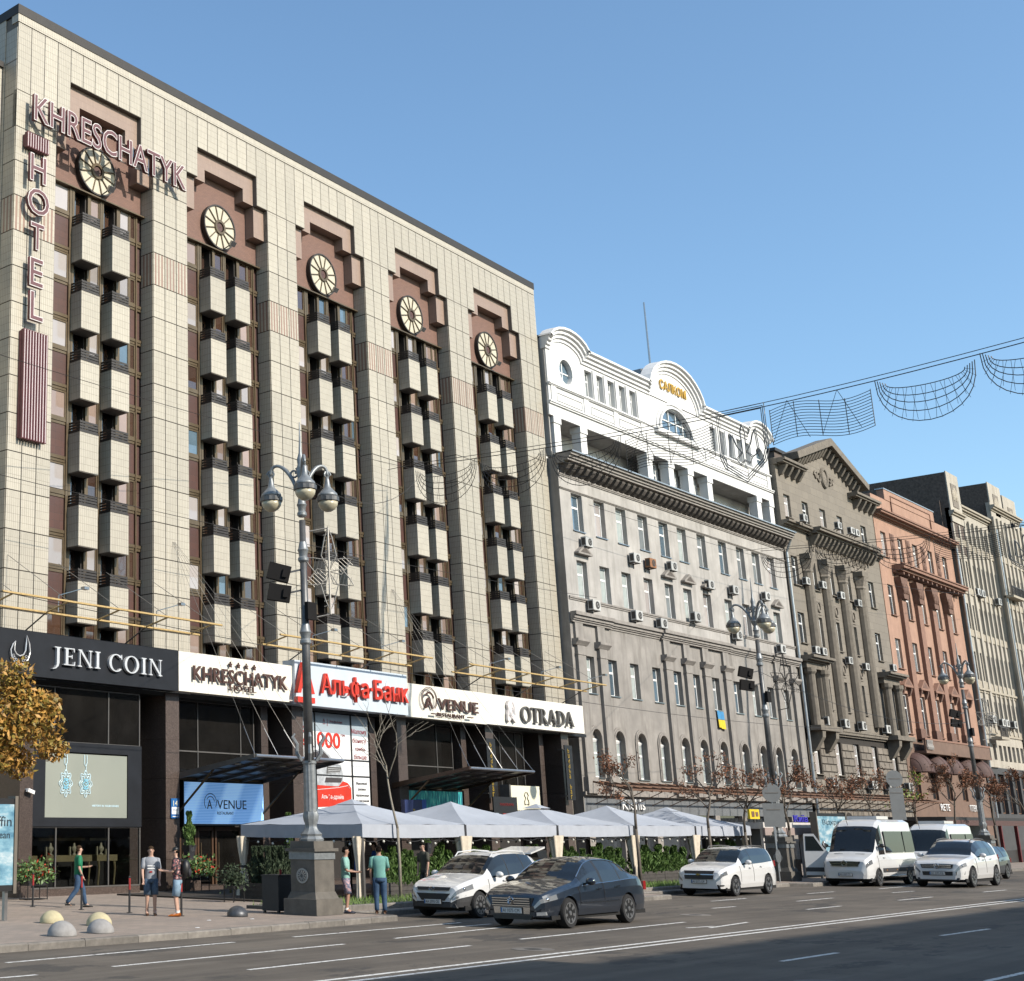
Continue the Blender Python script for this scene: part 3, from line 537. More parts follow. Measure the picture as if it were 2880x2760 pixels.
# bank poster in the window
t=thing('bank_poster','white window poster with red 2 000 price, silver car print and ukrainian text','poster',loc=hot(0,0,0),rz=AH)
B(10.9,15.97,-.95,-.88,2.9,7.4,name='sheet',mat='poster_white',parent=t); MB().prism([(10.9,6.62),(15.97,6.48),(15.97,7.4),(10.9,7.4)],-.954,-.95,'y').build('grey_band','poster_grey',t)
for x in (12.0,14.65): B(x-.03,x+.03,-1.0,-.88,2.9,7.42,name='window_bar',mat='black',parent=t)
for z,x0 in ((5.42,10.9),(4.72,10.9)): B(x0,15.97,-.99,-.88,z-.025,z+.025,name='window_bar',mat='black',parent=t)
fl_=lambda s,x0,x1,z0,z1,m,off=0: flat(s,x0,x1,z0,z1,-.965,m,t)
fl_('2',11.0,11.42,5.95,6.6,'red_letter'); word('000',12.15,13.85,5.88,6.58,-.965,'red_letter',t,.01,.02); fl_('грн',13.9,14.2,6.42,6.53,'crimson'); fl_('Альфа-Банк',13.1,14.05,6.98,7.12,'crimson'); fl_('А',12.62,12.76,7.0,7.16,'crimson'); B(12.6,12.78,-.97,-.96,6.93,6.95,name='print',mat='crimson',parent=t); B(12.92,12.94,-.97,-.96,6.85,7.18,name='print',mat='crimson',parent=t); fl_('отк',11.0,11.4,6.68,6.78,'crimson')
for s,x0,x1,z0,z1,m in (('Малому',14.72,15.85,6.55,6.82,'crimson'),('бізнесу',14.78,15.8,6.15,6.42,'crimson'),('треба',14.92,15.68,5.82,6.02,'crimson'),('більше',14.84,15.8,5.48,5.70,'crimson'),('Відкривай',14.93,15.75,4.34,4.48,'text_dark'),('рахунок',15.05,15.65,4.08,4.2,'text_dark'),('підприємця',14.88,15.85,3.82,3.96,'text_dark'),('та вигравай',14.88,15.85,3.58,3.72,'text_dark')): fl_(s,x0,x1,z0,z1,m)
pod=[(11.0,3.3),(13.9,3.42),(14.4,3.6),(14.55,3.75),(14.55,4.2),(14.3,4.42),(13.6,4.55),(11.0,4.3)]; MB().prism(pod,-.958,-.95,'y').build('podium_print','red_letter',t); fl_('Альфа-драйв',12.35,13.95,3.66,3.9,'poster_white'); MB().tube([(12.0,-.962,4.08),(13.6,-.962,4.2),(14.3,-.962,4.3),(14.5,-.962,4.15)],.012,4).build('podium_line','poster_white',t)
carp=[(11.3,4.35),(11.3,5.2),(11.6,5.72),(12.5,5.85),(13.0,5.62),(13.3,5.35),(13.85,5.15),(13.98,4.8),(13.95,4.5),(13.6,4.25),(12.2,4.28)]; MB().prism(carp,-.963,-.958,'y').build('car_picture','car_print',t)
MB().prism([(11.65,5.3),(11.75,5.65),(12.5,5.78),(12.9,5.55),(13.15,5.32)],-.967,-.963,'y').build('windscreen_print','text_dark',t); MB().prism([(12.75,4.78),(13.75,4.85),(13.85,5.08),(12.8,5.08)],-.967,-.963,'y').build('grille_print','rail_grey',t); MB().prism([(12.6,4.4),(13.8,4.42),(13.9,4.62),(12.7,4.62)],-.967,-.963,'y').build('bumper_print','text_dark',t)
for k in range(3): B(12.85,13.75,-.972,-.967,4.84+.075*k,4.865+.075*k,name='grille_bar_print',mat='chrome',parent=t)
# house number
t=thing('house_number_plate','blue and white house number plate 14 on the granite column','sign',loc=hot(0,0,0),rz=AH)
B(2.53,2.98,-1.26,-1.21,2.82,3.56,name='plate',mat='plaque_blue',parent=t); B(2.56,2.95,-1.263,-1.26,2.97,3.24,name='white_panel',mat='poster_white',parent=t); flat('14',2.64,2.88,3.28,3.48,-1.265,'ivory',t,.006); flat('Хрещатик',2.6,2.9,3.1,3.16,-1.266,'plaque_blue',t,.004); B(2.6,2.92,-1.263,-1.26,2.87,2.9,name='arrow',mat='poster_white',parent=t)
# glass awnings on tension rods
mat('awning_glass',(.05,.045,.038),.35,var=.4,scale=4,spec=.6); mat('downlight',(.8,.75,.6),.4)
def awning(x0,x1,hk,label,beam='rail_grey'):
    t=thing('awning',label,'awning','glass awnings over the hotel entrances',hot(0,0,0),AH); n=round((x1-x0)/1.35); zf,zb,yf,yb=5.08,4.38,-5.0,-.85
    for k in range(n):
        a=x0+(x1-x0)*k/n+.05; c=x0+(x1-x0)*(k+1)/n-.05; MB().add([(a,yf,zf),(c,yf,zf),(c,yb,zb),(a,yb,zb),(a,yf,zf+.03),(c,yf,zf+.03),(c,yb,zb+.03),(a,yb,zb+.03)],[(0,3,2,1),(4,5,6,7),(0,1,5,4),(1,2,6,5),(2,3,7,6),(3,0,4,7)]).build('glass_panel','awning_glass',t)
        MB().lathe([(.12,0),(.12,.03)],10,((a+c)/2,-3.6,4.80)).build('downlight','downlight',t)
    for k in range(n+1):
        a=x0+(x1-x0)*k/n; e=k in(0,n); MB().add([(a-.04,yf,zf-(.1 if e else .06)),(a+.04,yf,zf-(.1 if e else .06)),(a+.04,yb,zb-.12),(a-.04,yb,zb-.12),(a-.04,yf,zf+.05),(a+.04,yf,zf+.05),(a+.04,yb,zb+.12),(a-.04,yb,zb+.12)],[(0,3,2,1),(4,5,6,7),(0,1,5,4),(1,2,6,5),(2,3,7,6),(3,0,4,7)]).build('beam',beam if e else 'rail_grey',t)
        MB().tube([(a,yf,zf+.05),(hk[0]+.04*k,hk[1],hk[2])],.007,5).build('tension_rod','cable_grey',t)
        MB().tube([(a,yf,zf+.05),(a+(hk[0]-a)*.12,yf+(hk[1]-yf)*.12,zf+(hk[2]-zf)*.12)],.013,5).build('turnbuckle','steel',t)
    MB().tube([(x0,yf-.05,zf-.02),(x1,yf-.05,zf-.02)],.06,8).build('front_pipe','steel',t)
    for a in (x0+.2,x1-.05): MB().tube([(a,-.85,3.0),(a-.05,-2.9,4.7)],.05,6).build('strut','bronze',t)
    for k in range(4): MB().tube([(x0,yf+.8+.8*k,zf-.15-.135*k),(x1,yf+.8+.8*k,zf-.15-.135*k)],.03,5).build('purlin','rail_grey',t)
awning(3.1,8.5,(4.0,.0,14.0),'dark glass awning on rods over the doors below the KHRESCHATYK fascia'); awning(17.9,23.5,(19.8,.0,13.95),'dark glass awning on rods over the teal screen below the AVENUE fascia','door_wood')
B(3.2,8.5,-.87,-.7,4.3,4.42,name='awning_fascia',mat='bronze',parent=hotel); B(18.9,24,-.87,-.7,4.3,4.5,name='awning_fascia',mat='gold_table',parent=hotel)
# yellow banner frames hung out from the piers
def yframe(x0,x1,label):
    t=thing('banner_frame',label,'frame','yellow pipe frames above the shop signs',hot(0,0,0),AH)
    n=round((x1-x0)/2.3)
    for y,z in ((-3.2,10.12),(-2.0,9.86)): MB().tube([(x0 if y<-3 else x0+.3,y,z),(x1,y,z)],.045,6).build('rail','yellow_pipe',t)
    for k in range(n):
        a=x0+.5+(x1-x0-1)*k/(n-1); MB().tube([(a,-3.2,10.12),(a,-2.0,9.86)],.035,5).build('cross_bar','yellow_pipe',t)
        MB().tube([(a,-3.2,10.12),(a-.2,-.02,12.2)],.012,4).build('stay_wire','cable_grey',t)
        if k%2: MB().tube([(a,-2.0,9.86),(a,-.2,9.0)],.03,5).build('strut','rail_grey',t); f=MB(); f.bar((a+.4,-2.2,10.5),(a+1.0,-2.9,10.75),.03); f.bar((a+.4,-2.2,9.9),(a+.4,-2.2,10.5),.03); f.box(a+.92,a+1.15,-3.0,-2.8,10.7,10.8); f.build('spot_lamp','steel',t)
yframe(-7.7,3.4,'yellow pipe frame above the black JENI COIN fascia'); yframe(7.0,18.2,'yellow pipe frame above the grey bank fascia'); yframe(21.4,35.4,'yellow pipe frame above the white OTRADA fascia')
# ------------------------------------------------------------------ facade kit for the street row
def wallgrid(x0,x1,z0,z1,ops,y,th,m,par,name='wall',back=True):
    xs=sorted({x0,x1,*[q for o in ops for q in o[:2]]}); zs=sorted({z0,z1,*[q for o in ops for q in o[2:4]]}); vd={}; V=[]; F=[]
    def vi(x,yy,z):
        k=(round(x,4),round(yy,4),round(z,4))
        if k not in vd: vd[k]=len(V); V.append(k)
        return vd[k]
    def solid(i,j):
        if not(0<=i<len(xs)-1 and 0<=j<len(zs)-1): return False
        cx=(xs[i]+xs[i+1])/2; cz=(zs[j]+zs[j+1])/2
        return not any(o[0]<cx<o[1] and o[2]<cz<o[3] for o in ops)
    for i in range(len(xs)-1):
        for j in range(len(zs)-1):
            if not solid(i,j): continue
            a,b,c,d=xs[i],xs[i+1],zs[j],zs[j+1]
            F.append([vi(a,y,c),vi(b,y,c),vi(b,y,d),vi(a,y,d)])
            if not solid(i-1,j): F.append([vi(a,y,c),vi(a,y,d),vi(a,y+th,d),vi(a,y+th,c)])
            if not solid(i+1,j): F.append([vi(b,y,c),vi(b,y+th,c),vi(b,y+th,d),vi(b,y,d)])
            if not solid(i,j-1): F.append([vi(a,y,c),vi(a,y+th,c),vi(b,y+th,c),vi(b,y,c)])
            if not solid(i,j+1): F.append([vi(a,y,d),vi(b,y,d),vi(b,y+th,d),vi(a,y+th,d)])
    b=MB(); b.add(V,F); return b.build(name,m,par)
WC={}
def win(par,xc,z0,w,h,y,fm='white_frame',gm='glass_grey',style='T',sill=True,rec=.28,sm='steel',name='window'):
    k=(round(w,2),round(h,2),fm,style)
    if k not in WC:
        b=MB(); t=.085; a=w/2
        b.box(-a,-a+t,0,.07,0,h).box(a-t,a,0,.07,0,h).box(-a+t,a-t,.004,.07,0,t).box(-a+t,a-t,.004,.07,h-t,h)
        if style in 'TC': b.box(-a+t,a-t,.006,.07,h*.66-.06,h*.66+.06)
        if style=='T': b.box(-.34*a-.04,-.34*a+.04,.01,.065,t,h*.66-.06)
        if style=='C': b.box(-.04,.04,.01,.065,t,h-t)
        WC[k]=b.mesh('window_frame',fm); WC[k,'s']=MB().box(-a-.08,a+.08,-.36,.0,-.07,-.01).mesh('sill',sm)
    for g in (gm,):
        if (k,g) not in WC: WC[k,g,'u']=MB().box(-w/2+.06,w/2-.06,.03,.05,h*.66,h-.06).mesh('pane',g); WC[k,g]=MB().box(-w/2+.06,w/2-.06,.03,.05,.06,h*.66-.002).mesh('pane',g)
    o=ob(name,WC[k],par,(xc,y+rec,z0)); ob('pane',WC[k,gm],o); ob('pane',WC[k,gm,'u'],o)
    if sill: ob('sill',WC[k,'s'],o)
    return o
def pick(*a): return rng.choice(a)
GL=['glass_grey','glass_dark','glass_dark','glass_dark','glass_curtain']
def moulding(x0,x1,y,z,steps,m,par,name='cornice'):      # steps: (dz,out) profile upwards
    p=[(y,z)]
    zz=z
    for dz,out in steps: p+= [(y-out,zz),(y-out,zz+dz)]; zz+=dz
    p.append((y+.05,zz)); p.append((y+.05,z)); return MB().prism(p,x0,x1,'x').build(name,m,par)
mat('stucco_grey',(.345,.318,.288),.9,var=.2,scale=.8,bump=.25,bscale=18,streak=.75,dirt=(.17,.15,.128)); mat('stucco_light',(.50,.47,.435),.9,var=.16,scale=.8,bump=.2,bscale=18,streak=.6,dirt=(.25,.23,.205)); mat('stucco_trim',(.32,.29,.26),.85,var=.2,scale=3,bump=.2,bscale=20); mat('cornice_dark',(.12,.10,.085),.85,var=.25,scale=4)
mat('white_paint',(.86,.85,.83),.7,var=.05,streak=.12,dirt=(.5,.48,.45)); mat('roof_metal',(.32,.34,.36),.45,.5); mat('zinc',(.55,.58,.60),.4,.7,var=.15)
# AC units
mat('ac_white',(.62,.61,.58),.5,var=.08,rvar=.25); mat('ac_dark',(.05,.045,.04),.6); mat('ac_rust',(.30,.13,.05),.7,var=.4,scale=9)
def ac_unit(m='ac_white'):
    t=ob('air_conditioner',None); b=MB(); b.box(-.42,.42,-.33,0,0,.58); b.build('casing',m,t)
    pts=[(.08+.22*cos(q*PI/9),-.34,.29+.22*sin(q*PI/9)) for q in range(18)]; MB().prism([(p[0],p[2]) for p in pts],-.345,-.33,'y').build('fan_grille','ac_dark',t)
    MB().tube([(.08+.1*cos(q*PI/5),-.35,.29+.1*sin(q*PI/5)) for q in range(10)],.012,4,True).build('fan_ring',m,t)
    for x in (-.3,.3): MB().prism([(-.34,0),(.12,0),(.12,-.3),(.09,-.3),(.09,-.06),(-.34,-.04)],x-.02,x+.02,'x').build('bracket','ac_dark',t)
    B(-.43,-.42,-.28,-.05,.08,.5,name='side_vent',mat='ac_dark',parent=t)
    return t
AC0=ac_unit(); AC1=ac_unit('ac_rust'); acn=[0]
def ac(x,z,y,label,sc=1.0,src=None):
    src=src or AC0
    o=src if not src.get('label') else dup(src,label)
    tag(o,label,'air conditioner','air conditioners on the street facades'); o.location=(x,y-.13,z); o.scale=(sc,)*3; return o
# ------------------------------------------------------------------ second building: grey stucco with white attic
b2=thing('grey_building','grey stucco building with arched lower windows and white attic storeys','building')
X0,X1=36.85,70.0; YF=.24
CX=[38.8,41.55,44.3,47.2,50.1,52.75,55.7,59.05,62.0,64.65,67.35]
ops=[(x-.65,x+.65,19.7,22.0) for x in CX]+[(x-.6,x+.6,15.62,17.9) for x in CX]
wallgrid(X0,X1,14.1,24.0,ops,YF,.4,'stucco_light',b2,'upper_wall')  # paler stucco than below: warm light on the upper wall put into its colour
ops=[(x-.55,x+.55,10.08,12.24) for x in CX]+[(x-.62,x+.62,5.3,8.1) for x in CX]
wallgrid(X0,X1,4.4,14.1,ops,YF,.4,'stucco_grey',b2,'lower_wall')
B(X0,X1,YF+.45,14,0,24,name='body',mat='interior',parent=b2); B(X0-.01,X0+.06,YF+.01,14,0,24,name='side_wall',mat='stucco_grey',parent=b2)
mat('glass_pale',(.50,.55,.53),.08,spec=.7,var=.2,scale=.9)
for i,x in enumerate(CX):
    win(b2,x,19.72,1.28,2.26,YF,gm=pick('glass_blue','glass_grey','glass_pale','glass_pale','glass_curtain')); win(b2,x,15.64,1.18,2.24,YF,gm=pick('glass_grey','glass_pale','glass_pale','glass_curtain')); win(b2,x,10.1,1.08,2.12,YF,gm=pick('glass_grey','glass_pale','glass_blue')); win(b2,x,5.32,1.2,2.1,YF,gm='glass_pale')
    a=MB(); n=12; pts=[(.62*cos(PI*k/n),7.48+.62*sin(PI*k/n)) for k in range(n+1)]
    a.prism([(.63,8.11)]+[(.63,7.48)]+pts[1:7]+[(0,8.11)],YF-.004,YF+.4,'y'); a.prism([(-.63,8.11),(0,8.11)]+pts[6:12]+[(-.63,7.48)],YF-.004,YF+.4,'y')
    for q in (0,): a.build('arch_spandrel','stucco_grey',b2,(x,0,0))
    B(-.6,.6,YF+.3,YF+.36,7.5,8.12,name='tympanum',mat='stucco_trim',parent=b2,loc=(x,0,0))
    prof=[(r,rr) for r,rr in ((.68,.1),(.80,.07))]
    for r,pj in prof:
        vs=[(r*cos(PI*k/n),7.48+r*sin(PI*k/n)) for k in range(n+1)]; inn=[((r-.11)*cos(PI*k/n),7.48+(r-.11)*sin(PI*k/n)) for k in range(n,-1,-1)]
        MB().prism([(r,5.3)]+vs+[(-r,5.3),(-r+.11,5.3)]+inn+[(r-.11,5.3)],YF-pj,YF+.01,'y').build('archivolt','stucco_trim',b2,(x,0,0))
    MB().prism([(YF+.02,0),(YF+.02,.16),(YF-.0,.16),(YF-.06,.1),(YF-.02,0)],-.62,.62,'x').build('impost','white_frame',b2,(x,.28,7.38))
PIL=[37.6,40.2,48.65,51.45,54.2,57.35,66.0,68.9]
for x in PIL:
    p=ob('pilaster',None,b2,(x,0,0)); B(-.45,.45,YF-.2,YF,4.9,12.75,name='shaft',mat='stucco_grey',parent=p); B(-.5,.5,YF-.24,YF,12.2,12.28,name='necking',mat='stucco_trim',parent=p)
    MB().prism([(YF,12.75),(YF-.22,12.75),(YF-.3,12.85),(YF-.42,12.98),(YF-.42,13.12),(YF,13.12)],-.68,.68,'x').build('capital','stucco_trim',p); B(-.45,.45,YF-.16,YF,13.14,14.1,name='frieze_block',mat='stucco_grey',parent=p); B(-.6,.6,YF-.3,YF,4.4,5.3,name='base',mat='stucco_trim',parent=p)
for a,c,o in ((X0,41.5,.12),(41.5,48.0,0),(48.0,58.2,.14),(58.2,65.3,0),(65.3,X1,.12)): moulding(a,c,YF-o,14.08,[(.12,.06),(.1,.14),(.18,.22),(.2,.34)],'stucco_trim',b2,'string_course')
moulding(X0+.1,X1,YF,15.42,[(.1,.05),(.1,.1)],'stucco_trim',b2,'sill_course'); moulding(X0,X1,YF,22.05,[(.05,.05),(.05,.09)],'stucco_trim',b2,'lintel_course')
moulding(X0,X1,YF,22.85,[(.08,.06),(.08,.1)],'stucco_trim',b2,'architrave')
for xx in (38.85,49.9,52.75,55.7,67.3):
    p=MB().prism([(-.85,18.25),(.85,18.25),(.85,18.35),(0,18.85),(-.85,18.35)],YF-.3,YF,'y').build('pediment','stucco_trim',b2,(xx,0,0)); MB().prism([(-.6,18.36),(.6,18.36),(0,18.7)],YF-.305,YF-.3,'y').build('pediment_field','cornice_dark',p)
moulding(X0-.1,X1+.15,YF,23.55,[(.12,.45),(.14,.75),(.16,.85),(.14,.98),(.1,1.05)],'stucco_trim',b2,'main_cornice'); B(X0-.1,X1+.15,YF-1.1,YF+.3,24.12,24.2,name='cornice_flashing',mat='zinc',parent=b2)
br=MB().prism([(YF,23.02),(YF-.18,23.05),(YF-.42,23.2),(YF-.62,23.42),(YF-.66,23.54),(YF,23.54)],-.19,.19,'x').mesh('modillion','cornice_dark'); k=X0+.35
while k<X1-.2: ob('modillion',br,b2,(k,0,0)); k+=.735
# white attic: loggia, panel band, window band, entablature with arched gable
YA=.55
B(X0+.2,X1,2.4,2.5,24.2,27,name='loggia_back_wall',mat='white_paint',parent=b2); B(X0+.2,X1,YA+.05,2.39,26.72,26.8,name='loggia_ceiling',mat='stucco_light',parent=b2); B(X0+.2,X1,2.5,13.5,24.2,31.8,name='attic_body',mat='stucco_light',parent=b2)
B(X0+.15,X0+.25,YA+.1,13.4,24.2,31.7,name='attic_side_wall',mat='stucco_light',parent=b2)
for x in (37.75,40.95,49.75,52.85,55.8,58.85,67.3,69.6):
    p=ob('loggia_pier',None,b2,(x,0,0)); B(-.38,.38,YA,YA+.6,24.2,26.3,name='shaft',mat='white_paint',parent=p); B(-.45,.45,YA-.06,YA+.66,26.3,26.7,name='block',mat='white_paint',parent=p)
for x in (51.3,54.3,57.3): win(b2,x,24.25,1.9,2.3,1.1,gm='glass_blue',style='C',sill=False); 
for x0,x1 in ((49.9,52.7),(53,55.7),(56,58.7)): B(x0,x1,1.42,1.5,24.2,26.7,name='infill_wall',mat='white_paint',parent=b2)
for x in (43.5,45,46.5,48,60.5,62,63.5,65,66.3): win(b2,x,24.6,1.45,1.25,2.05,gm='glass_dark',style='C',sill=False)
moulding(X0,X1+.05,YA,26.7,[(.72,.06),(.1,.16),(.08,.22)],'white_paint',b2,'loggia_beam')
B(X0+.2,X1,YA,YA+.3,27.6,28.7,name='panel_band',mat='white_paint',parent=b2)
for x0 in (38.0,42.2,45.9,59.2,62.9,66.6):
    x1=x0+3.1
    for q in ((x0,x1,28.32,28.37),(x0,x1,27.82,27.87),(x0,x0+.05,27.87,28.32),(x1-.05,x1,27.87,28.32)): B(q[0],q[1],YA-.05,YA,q[2],q[3],name='panel_moulding',mat='white_paint',parent=b2)
for x in (37.6,41.6,45.45,49.2,58.9,62.5,66.2,69.6): B(x-.3,x+.3,YA-.06,YA+.01,27.62,28.68,name='pedestal',mat='white_paint',parent=b2)
moulding(X0+.15,49.6,YA,28.68,[(.06,.1),(.08,.16)],'white_paint',b2,'attic_sill'); moulding(58.8,X1,YA,28.68,[(.06,.1),(.08,.16)],'white_paint',b2,'attic_sill')
wx=[42.2,43.65,45.15,46.6,48.1,60.3,61.8,63.25,64.75,66.2]
wallgrid(X0+.2,X1,28.82,31.1,[(x-.45,x+.45,28.95,30.72) for x in wx]+[(38.35,40.05,29.05,30.75),(67.4,69.1,29.05,30.75),(51.7,56.7,28.82,30.6)],YA,.35,'white_paint',b2,'attic_wall')
for x in wx: win(b2,x,28.96,.86,1.72,YA,gm='glass_grey',sill=False); B(x+.5,x+.95,YA-.08,YA,28.85,30.85,name='attic_pilaster',mat='white_paint',parent=b2)
for xc in (39.2,68.25):
    n=24; ring_o=[(1.0*cos(2*PI*k/n),29.9+1.0*sin(2*PI*k/n)) for k in range(n)]; ri=[(.8*cos(2*PI*k/n),29.9+.8*sin(2*PI*k/n)) for k in range(n)]
    o=ob('round_window',None,b2,(xc,0,0)); b=MB(); 
    vs=[(x,YA-.1,z) for x,z in ring_o]+[(x,YA-.1,z) for x,z in ri]+[(x,YA+.3,z) for x,z in ri]+[(x*1.25,YA+.0,29.9+(z-29.9)*1.25) for x,z in ring_o]
    b.add(vs,[(k,(k+1)%n,n+(k+1)%n,n+k) for k in range(n)]+[(n+k,n+(k+1)%n,2*n+(k+1)%n,2*n+k) for k in range(n)]+[(k,3*n+k,3*n+(k+1)%n,(k+1)%n) for k in range(n)]); b.build('surround','white_paint',o)
    MB().prism([(.82*u,29.9+.82*v) for u,v in [(cos(2*PI*k/n),sin(2*PI*k/n)) for k in range(n)]],YA+.22,YA+.26,'y').build('pane','glass_blue',o); B(-.04,.04,YA+.17,YA+.22,29.1,30.7,name='glazing_bar',mat='white_frame',parent=o); B(-.8,.8,YA+.18,YA+.215,29.86,29.94,name='glazing_bar',mat='white_frame',parent=o)
def swept(path,prof,m,par,name):    # profile (out,up) swept along an x-z path
    b=MB(); n=len(prof); vs=[]
    for i,(x,z) in enumerate(path):
        a=path[max(i-1,0)]; c=path[min(i+1,len(path)-1)]; d=Vector((c[0]-a[0],c[1]-a[1])).normalized(); nx,nz=-d.y,d.x
        for o,u in prof: vs.append((x+nx*u,YA-o,z+nz*u))
    b.add(vs,[(i*n+k,(i+1)*n+k,(i+1)*n+k+1,i*n+k+1) for i in range(len(path)-1) for k in range(n-1)]+[list(range(n)),[ (len(path)-1)*n+k for k in range(n-1,-1,-1)]]); return b.build(name,m,par)
ENT=[(-.3,-.02),(.08,0),(.08,.18),(.2,.22),(.2,.4),(.34,.46),(.34,.62),(.5,.7),(.5,.85),(-.3,.9)]
def bump(xc,w,h,n=10): return [(xc+w*cos(PI-PI*k/n),31.0+h*sin(PI*k/n)) for k in range(n+1)]
path=[(X0+.1,31.0)]+bump(39.4,1.9,.85)+[(41.6,31.0),(50.2,31.0)]+bump(54.2,3.6,2.2,16)+[(58.2,31.0),(66.2,31.0)]+bump(68.1,1.7,.85)+[(X1,31.0)]
swept(path,ENT,'white_paint',b2,'entablature')
n=16; MB().prism([(50.4,31.05)]+[(54.2+3.6*cos(PI-PI*k/n),31.0+2.2*sin(PI*k/n)) for k in range(n+1)]+[(58,31.05)],YA-.02,YA+.4,'y').build('gable_field','white_paint',b2)
for xc,w in ((39.4,1.9),(68.1,1.7)): MB().prism([(xc+w*cos(PI-PI*k/n),31.0+.85*sin(PI*k/n)) for k in range(n+1)],YA-.01,YA+.4,'y').build('gable_field','white_paint',b2)
arcp=[(54.2+2.55*cos(PI-PI*k/n),28.75+2.3*sin(PI*k/n)) for k in range(n+1)]
MB().prism([(51.6,31.12)]+[(56.8,31.12)]+[(54.2+2.5*cos(PI*k/n),28.75+1.9*sin(PI*k/n)) for k in range(n+1)],YA+.01,YA+.3,'y').build('arch_wall','white_paint',b2)
for r,pj in ((2.62,.14),(3.0,.08)):
    o=[(54.2+r*cos(PI*k/n),28.8+r*.78*sin(PI*k/n)) for k in range(n+1)]; i_=[(54.2+(r-.18)*cos(PI*k/n),28.8+(r-.18)*.78*sin(PI*k/n)) for k in range(n,-1,-1)]; MB().prism(o+i_,YA-pj,YA+.02,'y').build('arch_moulding','white_paint',b2)
aw=ob('arched_window',None,b2); MB().prism([(54.2+2.5*cos(PI*k/n),28.8+1.9*sin(PI*k/n)) for k in range(n+1)],YA+.26,YA+.3,'y').build('pane','glass_blue',aw)
for x in (52.6,53.7,54.8,55.8): B(x-.04,x+.04,YA+.2,YA+.26,28.8,28.8+1.88*math.sqrt(max(0,1-((x-54.2)/2.5)**2)),name='glazing_bar',mat='white_frame',parent=aw)
B(52,56.4,YA+.21,YA+.255,29.75,29.83,name='glazing_bar',mat='white_frame',parent=aw); MB().box(50.9,57.6,YA-.3,YA+.3,28.5,28.8).build('arch_sill','white_paint',b2)
MB().prism([(50.6,33.0),(54.2,33.9),(57.8,33.0),(57.8,31.6),(50.6,31.6)],YA+.41,6,'y').build('gable_roof','roof_metal',b2); B(X0+.2,X1,YA+.4,13.6,31.8,31.95,name='roof',mat='roof_metal',parent=b2)
mat('gold_bright',(.72,.42,.03),.35); t=thing('roof_sign','golden letters САЛКОМ on the white arched gable','sign'); word('САЛКОМ',52.2,56.2,31.85,32.55,YA-.1,'gold_bright',t,.07,.006)
t=thing('radio_mast','tall thin steel mast with guy struts behind the white gable','mast',loc=(62.1,5.5,32)); MB().tube([(0,0,0),(-.1,0,10.3)],[.10,.06],6).build('mast','steel',t)
for a in range(3): MB().tube([(0,0,4.6),(1.6*cos(a*2.1),1.6*sin(a*2.1),.0)],.035,4).build('guy_strut','steel',t)
# air conditioners of the grey building
for x,z,l in ((39.1,18.75,'below the first top-row window left end'),(45.1,18.6,'below the third top-row window'),(50.2,18.75,'below the fifth top-row window'),(55.6,18.2,'below the seventh top-row window, covered front'),(59.5,18.3,'below the eighth top-row window'),(65.0,18.5,'beside the streetlamp below the tenth top-row window')): ac(x,z,YF,'white air conditioner on grey building '+l)
ac(47.2,18.55,YF,'rusty orange air conditioner on grey building below the fourth top-row window',1,AC1)
for x,z,l in ((39.3,14.95,'at the left end of the sill course'),(44.6,14.9,'near the third window above the string course'),(47.9,14.75,'near the fourth window above the string course'),(52.9,15.7,'by the sixth second-row window'),(59.2,15.1,'by the eighth second-row window'),(66.6,14.8,'right of the streetlamp on the string course')): ac(x,z,YF-.02,'white air conditioner on grey building '+l,1.05)
# drain pipe, flag, trellis canopy, shop front
t=thing('drain_pipe','pale zinc drain pipe at the right end of the grey building','pipe'); MB().tube([(70.15,-.5,24.0),(70.2,.05,22.8),(70.2,.05,.3)],.1,8).build('pipe','zinc',t); MB().lathe([(.1,0),(.2,.3),(.2,.5)],8,(70.15,-.5,23.8)).build('hopper','zinc',t)
mat('flag_blue',(.05,.28,.55),.8); mat('flag_yellow',(.80,.60,.02),.8)
t=thing('flag','blue and yellow flag hanging below a third-row window of the grey building','flag',loc=(55.75,YF-.1,8.95))
for z0,z1,m in ((.55,1.1,'flag_blue'),(0,.55,'flag_yellow')):
    b=MB(); n=8; b.add([(-.55+1.1*k/n,-.05*sin(k*1.3)-.1*(1-z)*.6,z+(-.12*(k/n) if z<.3 else -.06*k/n)) for z in (z0,z1) for k in range(n+1)]+[(-.55+1.1*k/n,.02-.05*sin(k*1.3)-.1*(1-z)*.6,z+(-.12*(k/n) if z<.3 else -.06*k/n)) for z in (z0,z1) for k in range(n+1)],[(k,k+1,n+2+k,n+1+k) for k in range(n)]+[(2*n+2+k,3*n+3+k,3*n+4+k,2*n+3+k) for k in range(n)]); b.build('cloth',m,t)
mat('rust',(.19,.10,.06),.85,var=.3,scale=6); mat('shop_grey',(.17,.18,.19),.6)
t=thing('trellis_canopy','rusty metal trellis canopy along the base of the grey building','canopy')
for y,z in ((-2.3,4.55),(-1.2,4.8),(.1,5.05)): MB().tube([(37.4,y,z),(91,y,z)],.06,5).build('rail','rust',t)
for k in range(46): x=37.5+1.17*k; MB().bar((x,.2,5.1),(x,-2.4,4.5),.05,.1).build('rafter','rust',t)
for k in range(24): x=37.8+2.3*k; MB().tube([(x,.1,3.8),(x,-1.9,4.6)],.025,4).build('brace','rust',t)
B(X0,X1,YF+.1,YF+.3,3.3,4.4,name='shop_fascia',mat='shop_grey',parent=b2); B(X0,X1,YF-.15,YF+.4,4.3,4.5,name='shop_cornice',mat='stucco_trim',parent=b2)
